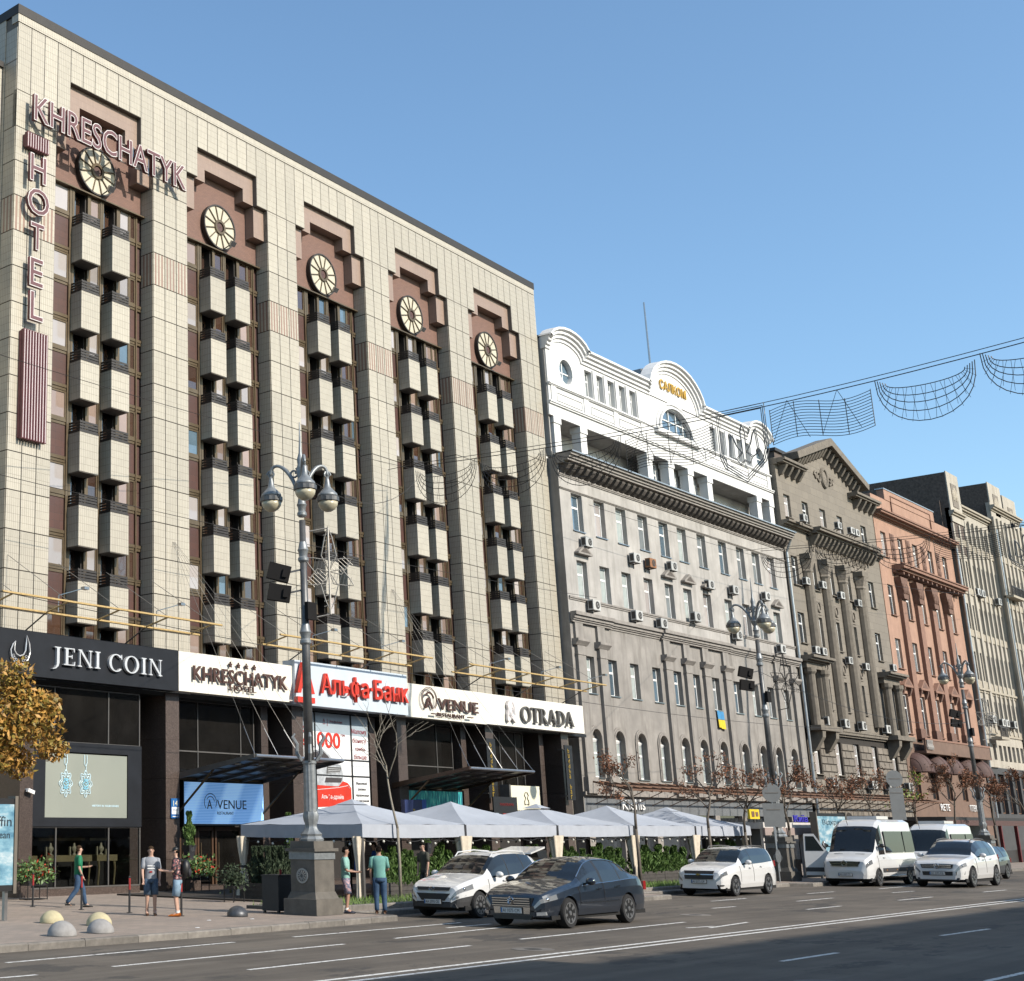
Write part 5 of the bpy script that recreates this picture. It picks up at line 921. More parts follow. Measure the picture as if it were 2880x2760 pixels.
star((-5.25+.62*.716+.2,-14.4-.62*.698,9.55),'pale wire star ornament fixed right of the nearest street lamp','wire_pale'); star((30.5+.9,-12.85-.75,9.1),'dark wire star ornament fixed right of the second street lamp','wire_dark'); star((63.8+1.0,-12.2-.9,9.2),'wire star ornament on the farthest street lamp','wire_pale')
# ------------------------------------------------------------------ garlands across the street
def garland(x,z0,y0,items,label,r=.017):
    yend=y0-sum(w for _,w in items)-.2*len(items); zc=lambda y:z0-.7*math.sin(PI*min(1,max(0,(y0-y)/32)))
    t=thing('garland_cable','steel cable with %s'%label,'cable',loc=(0,0,0)); MB().tube([(x,2.5+(y0-2.5)*0-(2.5-yend+4)*k/20,zc(2.5-(2.5-yend+4)*k/20)+.12) for k in range(21)],.016,5).build('cable','wire_dark',t)
    MB().tube([(x,y0-(y0-yend)*k/20,zc(y0-(y0-yend)*k/20)-.05) for k in range(21)],.02,5).build('bar','wire_dark',t)
    y=y0; cnt={}
    for kind,w in items:
        z=zc(y-w/2)-.12; cnt[kind]=cnt.get(kind,0)+1; ordn=('first','second','third','fourth','fifth','sixth')[cnt[kind]-1]
        if kind=='moon':
            o=thing('light_swag',"%s crescent wire light net from the facade on the %s"%(ordn,label),'light ornament','wire light ornaments',(x,y-w/2,z)); n=14
            for j in range(5):
                d=[.35,.75,1.1,1.5,1.95][j]; ww=w/2*(1-.05*(4-j)); MB().tube([(0,ww*cos(PI*k/n),-d*sin(PI*k/n)**.8-.05*(4-j)) for k in range(n+1)],r,4).build('arc_wire','wire_dark',o)
            b=MB()
            for k in range(1,26): a=PI*k/26; b.tube([(0,w/2*.8*cos(a),-.35*sin(a)**.8-.2),(0,w/2*cos(a+.12*(-1)**k),-1.95*sin(a)**.8)],.008,3)
            b.build('net','wire_dark',o)['kind']='stuff'
        elif kind=='flag':
            o=thing('light_flag',"%s wavy wire light flag from the facade on the %s"%(ordn,label),'light ornament','wire light ornaments',(x,y-w/2,z)); n=16
            for j in range(13): MB().tube([(0,w/2-w*k/n,-.12*j+.16*sin(2*PI*k/n)-.2) for k in range(n+1)],r*.8,4).build('wavy_wire','wire_dark',o)
            for k in (0,4,8,12,16): MB().tube([(0,w/2-w*k/n,.16*sin(2*PI*k/n)-.15),(0,w/2-w*k/n,-1.45+.16*sin(2*PI*k/n)-.2)],r*.9,4).build('upright','wire_dark',o)
            for k in (3,11): MB().tube([(0,w/2-w*k/n,.1),(0,w/2-w*(k-3)/n,-1.6)],.012,3).build('tie','wire_dark',o); MB().tube([(0,w/2-w*k/n,.1),(0,w/2-w*(k+3)/n,-1.6)],.012,3).build('tie','wire_dark',o)
        else:
            o=thing('light_shield','shield-shaped wire light frame with trident emblem on the %s'%label,'light ornament','wire light ornaments',(x,y-w/2,z+.25))
            for s in (1,.93,.86): MB().tube([(0,-u*s,-1.5+(v+1.5)*s) for u,v in ((-1,0),(1,0),(1,-2.0),(.85,-2.45),(0,-3.2),(-.85,-2.45),(-1,-2.0))],r*1.4,4,True).build('shield_outline','wire_grey',o)
            tr=[[(0,-.7),(-.1,-1.0),(-.08,-1.7),(0,-2.6),(.08,-1.7),(.1,-1.0),(0,-.7)],[(-.55,-1.0),(-.62,-2.0),(-.35,-2.15),(-.1,-1.9),(-.3,-1.6),(-.42,-1.2),(-.55,-1.0)],[(.55,-1.0),(.62,-2.0),(.35,-2.15),(.1,-1.9),(.3,-1.6),(.42,-1.2),(.55,-1.0)],[(-.35,-2.15),(-.2,-2.4),(0,-2.25),(.2,-2.4),(.35,-2.15)]]
            for p in tr:
                for s in (0,.05): MB().tube([(0,-u*(1-s*2),v-s) for u,v in p],r*1.2,4).build('trident_wire','wire_grey',o)
        y-=w+.2
IT=[('moon',3.5),('moon',3.5),('moon',3.5),('flag',3.9),('shield',2.0),('flag',3.9),('moon',3.5),('moon',3.5),('moon',3.5)]
garland(20,20.0,-1.2,IT,'near garland across the street'); garland(62,21.6,-1.2,IT,'far garland across the street',.02)
# overhead wires
t=thing('overhead_wires','thin dark wires strung along the facades above the shop signs','cable')
for a,c,s in (((-20,-6,17.5),(20,-1,19.9),.4),((-20,-8,9.6),(70,-3,9.4),1.0),((-5.25,-14.4,12.6),(20,-1.5,19.5),1.2),((-30,-3,14.9),(36,-2,15.1),.7),((30.5,-12.85,12.3),(62,-1,21.3),1.0),((36,-2,20.5),(112,-3,24),1.2),((63,-12,9),(30,-13,9.6),.8)):
    MB().tube([tuple(Vector(a).lerp(Vector(c),k/16)-Vector((0,0,s*4*(k/16)*(1-k/16)))) for k in range(17)],.012,4).build('wire','wire_dark',t)
# ------------------------------------------------------------------ tents of the terrace
mat('tent_cloth',(.46,.50,.57),.85,var=.05,scale=1.5,bump=.5,bscale=2.2,streak=.25,dirt=(.36,.38,.42)); mat('tent_valance',(.46,.49,.55),.85,var=.06,scale=3,bump=.25,bscale=4); mat('curtain',(.80,.70,.56),.9,var=.12,scale=6); mat('bulb',(.85,.83,.75),.3); mat('strap',(.03,.03,.035),.7)
TX=[1.26,7.25,13.6,19.8,25.5,31.4]; Y0,Y1=-11.2,-5.9; ZE=2.56
for i in range(5):
    a,c=TX[i]+.03,TX[i+1]-.03; xm=(a+c)/2; ym=(Y0+Y1)/2
    t=thing('terrace_tent','pale blue-grey pavilion tent, %s along the terrace'%('first and nearest with its dark left valance','second','third','fourth','fifth and last')[i],'tent','terrace pavilion tents',(0,0,.0))
    def sail(p,q,n=8):
        b=MB(); vs=[]
        for j in range(n+1):
            s=j/n
            for k in range(n+1):
                u=k/n; e=Vector(p).lerp(Vector(q),u); v=e.lerp(Vector((xm,ym,3.36+.06*sin(i*2.3))),s*.9); v.z-=.10*sin(PI*s)*(.4+.6*sin(PI*u))+.02*sin(u*17)*(1-s); vs.append(tuple(v))
        b.add(vs,[(j*(n+1)+k,j*(n+1)+k+1,(j+1)*(n+1)+k+1,(j+1)*(n+1)+k) for j in range(n) for k in range(n)]); return b
    cs=[(a,Y0,ZE),(c,Y0,ZE),(c,Y1,ZE),(a,Y1,ZE)]
    for k in range(4): sail(cs[k],cs[(k+1)%4]).build('roof_panel','tent_cloth',t,smooth=True)
    B_=MB(); d=.42; zz=3.255; B_.add([(xm-d,ym-d,zz),(xm+d,ym-d,zz),(xm+d,ym+d,zz),(xm-d,ym+d,zz),(xm,ym,zz+.19)],[(0,1,4),(1,2,4),(2,3,4),(3,0,4)]); B_.build('vent_cap','tent_cloth',t)
    for k in range(4):
        p,q=Vector(cs[k]),Vector(cs[(k+1)%4]); nrm=Vector(((q-p).y,-(q-p).x,0)).normalized(); b=MB(); n=28; vs=[]
        for j in range(4):
            for m in range(n+1): e=p.lerp(q,m/n); w=.028*sin(m*1.9+i)*j/3; vs.append((e.x+nrm.x*w,e.y+nrm.y*w,ZE-.41*j/3-(.03*sin(PI*m/n)*j/3)))
        b.add(vs,[(j*(n+1)+m,(j+1)*(n+1)+m,(j+1)*(n+1)+m+1,j*(n+1)+m+1) for j in range(3) for m in range(n)]); b.build('valance','tent_valance',t,smooth=True)
    for x,y in ((a+.06,Y0+.08),(c-.06,Y0+.08),(a+.06,Y1-.08),(c-.06,Y1-.08)): B(x-.05,x+.05,y-.05,y+.05,.15,ZE-.02,name='post',mat='rail_grey',parent=t)
    for (p,q) in ((cs[0],cs[1]),(cs[0],cs[3])):
        pts=[tuple(Vector(p).lerp(Vector(q),k/24)+Vector((0,.08,-.46-.10*abs(sin(PI*k/4.8))))) for k in range(25)]; MB().tube(pts,.012,4).build('light_string','strap',t)
        for k in (2,5,8,11,14,17,20,23): MB().ball((pts[k][0],pts[k][1],pts[k][2]-.07),.045,n=8,m=5).build('bulb','bulb',t)
    for x,y,hg in ([(a-.02,Y0+.1,1)] if i else [(a+.05,Y0+.2,2),(a,Y1-.1,0)])+([(c,Y0+.3,2)] if i==4 else []):
        b=MB(); n=22; vs=[]; prof=[[(.15,.30),(.5,.26),(.9,.16),(1.15,.10),(1.3,.13),(1.8,.22),(2.18,.26)],[(.5,.10),(.8,.14),(1.1,.2),(1.5,.28),(1.9,.35),(2.18,.40)],[(.15,.17),(.6,.15),(1.1,.14),(1.4,.17),(1.8,.22),(2.18,.26)]][hg]
        for z,w in prof:
            for k in range(n): an=2*PI*k/n; rr=w*(1+.22*sin(an*7)); vs.append((x+rr*cos(an),y+rr*.55*sin(an),z))
        m=len(prof); b.add(vs,[(j*n+k,j*n+(k+1)%n,(j+1)*n+(k+1)%n,(j+1)*n+k) for j in range(m-1) for k in range(n)]); b.build('curtain','curtain',t,smooth=True); hg or MB().lathe([(.12,1.12),(.13,1.2)],12,(x,y,0)).build('tie_band','strap',t)
    if i: B(a-.07,a+.03,Y0-.03,Y0+.0,2.08,ZE,name='corner_strap',mat='strap',parent=t)
# terrace deck and planters with thuja hedge
mat('leaf_lime',(.26,.36,.04),.6); mat('deck',(.05,.04,.032),.8); mat('plank',(.075,.066,.058),.8,var=.3,scale=6,rvar=.3)
struct(B(-1.2,31.6,-10.6,-2.2,.146,.2,name='terrace_deck',mat='deck'))
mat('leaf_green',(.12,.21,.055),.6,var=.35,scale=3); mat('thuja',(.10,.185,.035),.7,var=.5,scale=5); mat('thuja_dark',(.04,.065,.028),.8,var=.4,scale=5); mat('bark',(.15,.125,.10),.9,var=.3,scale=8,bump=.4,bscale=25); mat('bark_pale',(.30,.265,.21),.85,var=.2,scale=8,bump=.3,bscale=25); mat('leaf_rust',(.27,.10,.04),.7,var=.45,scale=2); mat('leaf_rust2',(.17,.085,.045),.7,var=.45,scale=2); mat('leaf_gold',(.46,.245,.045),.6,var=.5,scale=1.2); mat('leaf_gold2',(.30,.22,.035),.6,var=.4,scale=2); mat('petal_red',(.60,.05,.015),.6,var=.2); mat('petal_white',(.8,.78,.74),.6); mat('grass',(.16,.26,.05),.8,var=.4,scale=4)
def cards(b,pts,size,rr,flatz=0):
    for p in pts:
        s=size*rr.uniform(.6,1.3); u=Vector((rr.gauss(0,1),rr.gauss(0,1),rr.gauss(0,1)*(1-flatz))).normalized(); w=u.cross(Vector((rr.gauss(0,1),rr.gauss(0,1),rr.gauss(0,1)))).normalized(); p=Vector(p)
        b.add([p-u*s,p+w*s*.45,p+u*s,p-w*s*.45],[(0,1,2,3)])
def thuja(h,seed,m='thuja'):
    rr=random.Random(seed); b=MB(); 
    for _ in range(950):
        z=h*(1-rr.random()**1.6*.98); z=h-z if rr.random()<.0 else z; k=1-z/h; r=(.06+.25*k**.6)*(rr.random()**.4)*(.8+.35*sin(z*9+seed)); a=rr.uniform(0,2*PI); p=Vector((r*cos(a),r*sin(a),z)); up=Vector((cos(a)*.5+rr.gauss(0,.3),sin(a)*.5+rr.gauss(0,.3),1.1+rr.gauss(0,.3))).normalized(); s=rr.uniform(.035,.085); w=up.cross(Vector((rr.gauss(0,1),rr.gauss(0,1),rr.gauss(0,1)))).normalized()
        b.add([p-up*s,p+w*s*.4,p+up*s,p-w*s*.4],[(0,1,2,3)])
    b.lathe([(.04,0),(.1,.1),(.06,h*.6),(.01,h*.9)],6); return b.mesh('foliage',m)
TH=[thuja(h,k) for k,h in enumerate((.95,1.1,.85,1.2,1.0))]; THD=thuja(1.2,9,'thuja_dark')  # THD is a darker foliage copy: shade at the terrace end put into its colour
def planter(x0,x1,y0,y1,lab):
    t=thing('planter_box',lab,'planter','dark plank planters of the terrace',(0,0,.15)); n=4; h=.55
    for k in range(n):
        z=h*k/n; B(x0,x1,y0,y0+.03,z+.005,z+h/n-.006,name='plank',mat='plank',parent=t); B(x0,x0+.03,y0+.03,y1,z+.005,z+h/n-.006,name='plank',mat='plank',parent=t)
    for x in (x0+.06,(x0+x1)/2,x1-.06): B(x-.04,x+.04,y0-.015,y0,0,h,name='stud',mat='plank',parent=t)
    B(x0+.03,x1,y0+.03,y1,.02,h-.06,name='soil',mat='earth',parent=t)
rt=random.Random(11); ORD='first second third fourth fifth sixth seventh eighth ninth tenth eleventh twelfth thirteenth fourteenth fifteenth sixteenth seventeenth eighteenth nineteenth twentieth'.split()
for i in range(5):
    x0=TX[i]+(.35 if i else 1.4); x1=TX[i+1]-.3; planter(x0,x1,-11.0,-10.45,'dark plank planter with thujas under the %s tent'%('first','second','third','fourth','fifth')[i])
    x=x0+.2; q=0
    while x<x1-.1:
        q+=1; o=thing('thuja','small conical thuja, %s from the left in the planter under the %s tent'%(ORD[q-1],ORD[i]),'shrub','thujas in the terrace planters',(x+rt.uniform(-.05,.05),-10.72+rt.uniform(-.08,.08),.62),rt.uniform(0,6)); ob('foliage',TH[rt.randrange(5)],o,sc=(rt.uniform(1,1.3),rt.uniform(1,1.3),rt.uniform(.85,1.12))); x+=.33
# dark side planter with thujas at the left end of the terrace
planter(-.7,1.0,-8.9,-7.6,'dark planter at the left end of the terrace beside the first tent')
for k in range(5):
    for j in range(2): o=thing('thuja','dark shaded thuja at the terrace end behind the lamp, %s in the %s row'%(ORD[k],('front','back')[j]),'shrub','shaded thujas at the terrace end',(-.4+.33*k,-8.6+.6*j,.62),k); ob('foliage',THD,o)
# ------------------------------------------------------------------ grass bed with kerb edging
bed=struct(MB().box(-4.3,13.2,-13.9,-11.1,.14,.24).build('grass_bed','earth')); kerb([(-4.3,-14.02),(9.4,-14.0)],bed,.1,.30,1.2,.12); kerb([(14.2,-13.7),(27.6,-13.6)],bed,.1,.28,1.2,.12); struct(MB().box(14.2,27.6,-13.6,-11.1,.14,.22).build('grass_bed','earth'))
b=MB(); rg=random.Random(5)
for _ in range(9000):
    x=rg.uniform(-4.2,27.5); y=rg.uniform(-13.85 if x<13 else -13.5,-11.15); h=rg.uniform(.06,.2); a=rg.uniform(0,6.28); w=.012; dx,dy=cos(a)*w,sin(a)*w; lx,ly=rg.gauss(0,.05),rg.gauss(0,.05)
    b.add([(x-dx,y-dy,.22),(x+dx,y+dy,.22),(x+lx,y+ly,.22+h)],[(0,1,2)])
o=b.build('grass','grass'); o['kind']='stuff'; tag(o,'short green grass in the beds along the kerb','grass')
# ------------------------------------------------------------------ trees
def tree(loc,label,h,spread,leafm,nleaf,lsize,seed,bark='bark',trunk=.09,fork=.35,levels=3,cat='tree',group='street trees',cloud=None,lean=0,name='street_tree'):
    rr=random.Random(seed); t=thing(name,label,cat,group,loc); b=MB(); tips=[]
    def grow(p,d,l,r,lv):
        pts=[p]; q=Vector(p); d=Vector(d)
        for k in range(4): d=(d+Vector((rr.gauss(0,.12),rr.gauss(0,.12),rr.gauss(.03,.08)))).normalized(); q=q+d*l/4; pts.append(tuple(q))
        b.tube(pts,[r,r*.88,r*.78,r*.68,r*.55],7 if lv==0 else 5)
        if lv>=levels: tips.extend(pts[2:]); return
        n=(4 if lv==0 else 3)
        for k in range(n):
            a=rr.uniform(0,2*PI)+k*2*PI/n; st=rr.uniform(.5,.95) if k<n-1 else 1; s=Vector(pts[0]).lerp(q,st) if st<1 else q; nd=(d*(1.0 if k==n-1 else .65)+Vector((cos(a),sin(a),rr.uniform(-.1,.35)))*spread).normalized(); grow(tuple(s),nd,l*rr.uniform(.5,.72)*(1.05 if lv==0 else 1),r*.55,lv+1)
    b.tube([(0,0,0),(.03,0,h*fork*.5),(lean,0,h*fork)],[trunk,trunk*.85,trunk*.75],8)
    grow((lean,0,h*fork),(lean*.3,0,1),h*(1-fork)*.55,trunk*.72,0)
    b.build('trunk',bark,t,smooth=True)
    if nleaf:
        pts=[]
        if cloud:
            for _ in range(nleaf):
                c=rr.choice(cloud); a=Vector((rr.gauss(0,1),rr.gauss(0,1),rr.gauss(0,1))).normalized()*c[3]*rr.random()**.45; pts.append((c[0]+a.x,c[1]+a.y,c[2]+a.z*.75))
        else:
            for _ in range(nleaf):
                p=rr.choice(tips); pts.append((p[0]+rr.gauss(0,.12),p[1]+rr.gauss(0,.12),p[2]+rr.gauss(-.05,.1)))
        ms=leafm if isinstance(leafm,list) else [leafm]; lb=MB()
        for j,p in enumerate(pts): lb.m=j%len(ms); cards(lb,[p],lsize,rr)
        lb.build('crown',ms,t)
    return t
rc=random.Random(21); cl=[]
for _ in range(34): a=Vector((rc.gauss(0,1),rc.gauss(0,1),rc.gauss(0,1))).normalized()*rc.uniform(.8,2.3); cl.append((a.x*1.15+.3,a.y,5.0+a.z*.76,rc.uniform(.45,.8)))
tree((-12.2,-8.6,.15),'golden autumn tree cut by the left edge in front of the JENI COIN shop',6.9,.7,['leaf_gold','leaf_gold2','leaf_gold'],12000,.095,3,cloud=cl,trunk=.12,fork=.42,levels=2)
tree((2.95,-11.4,.2),'slender bare leafless tree standing in front of the first tent',6.2,.62,None,0,0,8,'bark_pale',.06,.36,3)
for i,(x,y,h,l,sd,nl) in enumerate(((19.4,-11.5,5.3,'thin tree with dry rust-red leaves right of the third tent joint',31,520),(26.2,-11.5,5.4,'thin tree with sparse rust leaves before the last tent',32,320),(28.6,-12.1,5.0,'small rust-leaved tree left of the second street lamp',33,300),(34.4,-11.8,5.2,'rust-leaved tree behind the round sign by the kiosk',34,700),(41,-11.8,5.0,'rust-leaved tree above the white minibus',35,520),(47.5,-11.6,5.2,'rust-leaved tree beside the far round sign',36,560),(60.5,-11.6,6.0,'rust-leaved tree left of the farthest lamp',38,900),(69,-11.5,6.0,'rust-leaved tree right of the farthest lamp',39,1200),(77,-11.5,6.2,'farthest rust-leaved tree at the right edge',40,1500))):
    tree((x,y,.2),l,h,.66,['leaf_rust','leaf_rust2'],int(nl*1.6),.07,sd,'bark',.085,.42,3)
tree((53.5,-11.6,.2),'young tree with fresh green leaves in front of the terracotta building',5.2,.66,['leaf_rust','leaf_lime'],520,.085,37,'bark',.085,.42,3)
# small green tuft tree at right edge
# ------------------------------------------------------------------ street furniture
mat('bollard_dark',(.035,.035,.038),.5,.3); mat('bollard_red',(.38,.02,.02),.45); mat('concrete_yellow',(.60,.53,.33),.85,var=.12,scale=6,bump=.2,bscale=30); mat('concrete_grey',(.36,.35,.34),.85,var=.15,scale=6,bump=.25,bscale=30); mat('iron_grey',(.11,.115,.125),.45,.5,var=.3,scale=6)
for i,(x,y,q) in enumerate(((-8.25,-6.05,'farthest left, beside the flower stand'),(-8.25,-8.25,'in front of the walking man in green'),(-8.33,-10.35,'between the green man and the grey-shirted man'),(-8.36,-12.4,'nearest, right of the man with backpack'))):
    t=thing('bollard','slim dark bollard with red top, %s'%q,'bollard','red-topped bollards',(x,y,.146)); MB().lathe([(.085,0),(.085,.015),(.032,.02),(.03,.62)],12).build('post','bollard_dark',t,smooth=30); MB().lathe([(.032,.62),(.032,.93)],12).build('red_band','bollard_red',t,smooth=30); MB().lathe([(.03,.93),(.033,.96),(.02,.985),(.004,.99)],12).build('cap','bollard_dark',t,smooth=30)
for x,y,r,m,q in ((-12.65,-12.1,.30,'concrete_yellow','yellow concrete hemisphere left on the pavement'),(-12.43,-13.6,.31,'concrete_yellow','yellow concrete hemisphere behind a grey one'),(-15.34,-15.6,.32,'concrete_grey','pale grey concrete hemisphere nearest the kerb'),(-14.12,-15.5,.305,'concrete_grey','pale grey concrete hemisphere in front of a yellow one'),(-7.4,-13.55,.28,'iron_grey','dark iron-grey hemisphere near the lamp pedestal')):
    t=thing('hemisphere_barrier',q,'barrier','hemisphere parking barriers',(x,y,.146)); MB().lathe([(r*1.0,0),(r*1.0,.03),(r*.98,.1),(r*.9,r*.48),(r*.72,r*.72),(r*.45,r*.9),(r*.2,r*.98),(.01,r)],24).build('dome',m,t,smooth=True)
t=thing('cabinet','dark box cabinet with red cup beside the lamp pedestal','cabinet',loc=(-5.3,-13.2,.15)); B(-.35,.35,-.3,.3,.06,.98,name='body',mat='bollard_dark',parent=t); B(-.37,.37,-.32,.32,.98,1.02,name='top',mat='black',parent=t)
for x in (-.3,.3):
    for y in (-.25,.25): B(x-.03,x+.03,y-.03,y+.03,0,.06,name='foot',mat='black',parent=t)
t=thing('paper_cup','small red paper cup on the dark cabinet','cup',loc=(-5.25,-13.25,1.17)); MB().lathe([(.03,0),(.042,.12),(.045,.13)],12).build('cup','bollard_red',t); 
# left light-box stand
b=NB('poster_sea'); c=b.ramp(b.noise(b.map(b.oc,(1,1,2.2)),1.6,5),[(.35,(.06,.15,.22)),(.5,(.15,.28,.35)),(.65,(.38,.44,.46))]); b.fin(c,.35)
mat('stand_frame',(.22,.19,.155),.5,.3); mat('ink',(.02,.04,.06),.5)
def lightbox(loc,rz,w,h,z0,label,words):
    t=thing('light_box_stand',label,'advertising stand','advertising light boxes',loc,rz); B(-w/2,w/2,-.12,.12,z0,z0+h,name='case',mat='black',parent=t); B(-w/2+.12,w/2-.12,-.13,-.12,z0+.15,z0+h-.15,name='poster',mat='poster_sea',parent=t)
    for x in (-w/2+.02,w/2-.06): B(x-.05,x+.05,-.16,.16,z0-.06,z0+h+.06,name='stile',mat='stand_frame',parent=t)
    for x in (-w/2+.25,w/2-.25): B(x-.05,x+.05,-.05,.05,0,z0,name='leg',mat='steel',parent=t)
    for s,x0,x1,za,zb in words: flat(s,x0,x1,z0+za,z0+zb,-.136,'ink',t)
lightbox((-13.75,-10.6,.146),0,2.1,2.3,.72,'advertising stand with pale sea-blue poster cut by the left edge',[('Baffin',.0,.85,1.6,1.85),('ocean',.2,.8,1.3,1.42)])
lightbox((37.4,-12.6,.146),0,3.9,2.5,.55,'dark-framed advertising light box behind the open minibus door',[('Відкрий',-1.2,1.4,1.9,2.2)])
# flower stands, topiary, cone thujas in pots
def flowers(loc,label,seed,red=1):
    rr=random.Random(seed); t=thing('flower_stand',label,'planter','flower stands by the hotel',loc); 
    for x in (-.42,.42):
        for y in (-.2,.2): B(x-.012,x+.012,y-.012,y+.012,0,.75,name='leg',mat='black',parent=t)
    B(-.44,.44,-.22,.22,.02,.04,name='base_frame',mat='black',parent=t); B(-.4,.4,-.2,.2,.45,.75,name='box',mat='black',parent=t)
    pts=lambda n,r:[(rr.gauss(0,.34),rr.gauss(0,.2),.78+abs(rr.gauss(0,.22))-.25*rr.random()) for _ in range(n)]
    b=MB(); cards(b,pts(1100,1),.085,rr); b.build('foliage','leaf_green',t); b=MB(); cards(b,[(x,y-.1,z+.08) for x,y,z in pts(90*red,1)],.075,rr); b.build('red_flowers','petal_red',t)['kind']='stuff'; b=MB(); cards(b,[(.1+rr.gauss(0,.08),-.25+rr.gauss(0,.05),.75+rr.gauss(0,.08)) for _ in range(40)],.05,rr); b.build('white_flowers','petal_white',t)['kind']='stuff'
flowers((-5.35,-2.6,.146),'black wire stand overflowing with red flowers left of the jeweller window',1); flowers((2.35,-2.75,.146),'black wire stand with red and white flowers by the hotel column',2)
def topiary(loc,label,seed):
    rr=random.Random(seed); t=thing('flower_stand',label,'planter','flower stands by the hotel',loc)
    for x in (-.25,.25):
        for y in (-.2,.2): B(x-.012,x+.012,y-.012,y+.012,0,.5,name='leg',mat='black',parent=t)
    b=MB(); cards(b,[(rr.gauss(0,.2),rr.gauss(0,.2),.75+rr.gauss(0,.17)) for _ in range(900)],.06,rr); b.build('foliage','thuja_dark',t); B(-.26,.26,-.22,.22,.4,.5,name='tray',mat='black',parent=t)
topiary((-1.75,-8.3,.146),'dark leafy shrub on thin legs left of the first tent curtain',4)
mat('pot_dark',(.03,.03,.035),.5)
for i,(x,q) in enumerate(((3.05,'beside the house number column'),(9.1,'behind the lamp pedestal'),(19.2,'behind the tents below the teal screen'))):
    p=hot(x,-1.7,.15); g=thing('granite_pedestal','dark granite pedestal %s'%q,'pedestal','granite pedestals by the hotel',p,AH); B(-.32,.32,-.3,.3,0,1.12,name='block',mat='granite',parent=g); B(-.36,.36,-.34,.34,1.12,1.18,name='cap',mat='granite',parent=g)
    t=thing('potted_thuja','cone-shaped thuja in a tall dark square pot %s'%q,'potted plant','potted cone thujas',(p[0],p[1],1.33),AH); MB().add([(-.12,-.12,0),(.12,-.12,0),(.12,.12,0),(-.12,.12,0),(-.2,-.2,.5),(.2,-.2,.5),(.2,.2,.5),(-.2,.2,.5)],[(0,3,2,1),(0,1,5,4),(1,2,6,5),(2,3,7,6),(3,0,4,7),(4,5,6,7)]).build('pot','pot_dark',t); ob('foliage',TH[3],t,(0,0,.46),sc=1.05)
    MB().tube([(.05*sx,-.19,.34+.06*sz) for sx,sz in ((-1,-1),(1,-1),(1,1),(-1,1))],.008,4,True).build('pot_emblem','medallion',t)
# round and rectangular traffic sign backs
mat('sign_back',(.20,.215,.225),.5,.5,var=.1)
for x,z,q,rw in ((30.0,4.05,'by the second street lamp',(.95,1.05)),(46.6,5.1,'above the white minibus',(.75,1.7))):
    t=thing('traffic_sign','back of round and rectangular grey traffic signs %s'%q,'traffic sign','traffic sign backs',(x,-12.9,.146)); k=1.18 if z<5 else 1.25
    MB().tube([(0,0,0),(0,0,z+.3)],.04,8).build('pole','zinc',t); m=MB(); n=24; m.T=Matrix.Rotation(-.8,4,'Z'); m.prism([(.36*k*cos(2*PI*j/n),z-.15+.36*k*sin(2*PI*j/n)) for j in range(n)],-.06,-.045,'y'); m.build('round_plate','sign_back',t); m=MB(); m.T=Matrix.Rotation(-.8,4,'Z'); m.box(-rw[0]/2,rw[0]/2,-.06,-.045,z-.62-rw[1],z-.62); m.build('rectangular_plate','sign_back',t)
    for zz in (z-.15,z-.9): m=MB(); m.T=Matrix.Rotation(-.8,4,'Z'); m.box(-.3,.3,-.075,-.06,zz-.02,zz+.02); m.build('clamp','rail_grey',t)
t=thing('traffic_sign','small round grey sign back low on a thin pole by the lamp pedestal','traffic sign','traffic sign backs',(28.9,-13.3,.146)); MB().tube([(0,0,0),(0,0,2.4)],.03,8).build('pole','zinc',t); MB().prism([(.3*cos(2*PI*j/20),1.1+.3*sin(2*PI*j/20)) for j in range(20)],-.05,-.035,'y').build('round_plate','sign_back',t)
# kiosk
mat('kiosk_pink',(.40,.31,.28),.7); mat('kiosk_white',(.72,.68,.64),.6); mat('kiosk_dark',(.035,.03,.028),.6)
t=thing('kiosk','low street kiosk with pale flat roof between the last tent and the light box','kiosk'); B(31.9,39.6,-11.6,-8.2,2.45,2.75,name='roof',mat='kiosk_white',parent=t); B(31.8,39.7,-11.7,-11.6,2.15,2.5,name='fascia',mat='kiosk_pink',parent=t); B(32.2,39.3,-8.6,-8.4,.15,2.45,name='back_wall',mat='kiosk_dark',parent=t)
for x in (32.0,34.3,36.6,39.2): B(x,x+.12,-11.5,-11.38,.15,2.45,name='post',mat='kiosk_white',parent=t)
B(32.2,36.4,-11.4,-11.0,.15,1.0,name='counter',mat='plank',parent=t); B(36.8,39.1,-11.45,-11.4,1.1,2.4,name='glass_panel',mat='glass_grey',parent=t); B(36.8,39.1,-11.45,-11.35,.15,1.1,name='lower_panel',mat='kiosk_dark',parent=t)
b=MB(); 
for k in range(4): b.tube([(39.5+.16*k,-11.7,.2+.22*j+.05*(j%2)) for j in range(5)] if 0 else [(39.5+.14*k+.05*sin(j*.9),-11.7,.2+.22*j) for j in range(6)],.012,4)
B(39.3,40.1,-11.66,-11.5,.15,1.35,name='end_panel',mat='ivory',parent=t); o=b.build('wave_print','gold_table',t); o['kind']='stuff'
t=thing('yellow_sign','small yellow sign board above the kiosk roof','sign',loc=(31.9,-11.2,0)); B(-.55,.55,-.05,.05,2.9,3.35,name='board',mat='flag_yellow',parent=t); B(-.35,-.05,-.07,-.05,3.0,3.25,name='mark',mat='rust',parent=t); B(.12,.38,-.07,-.05,3.02,3.22,name='mark',mat='rust',parent=t); B(-.03,.03,-.04,.04,2.75,2.9,name='stem',mat='rail_grey',parent=t)
mat('sign_violet',(.05,.04,.5),.5); t=thing('blue_letters','small blue-violet letters on the kiosk roof edge','sign'); word('Київ',36.4,38.1,2.78,3.12,-11.3,'sign_violet',t,.08)
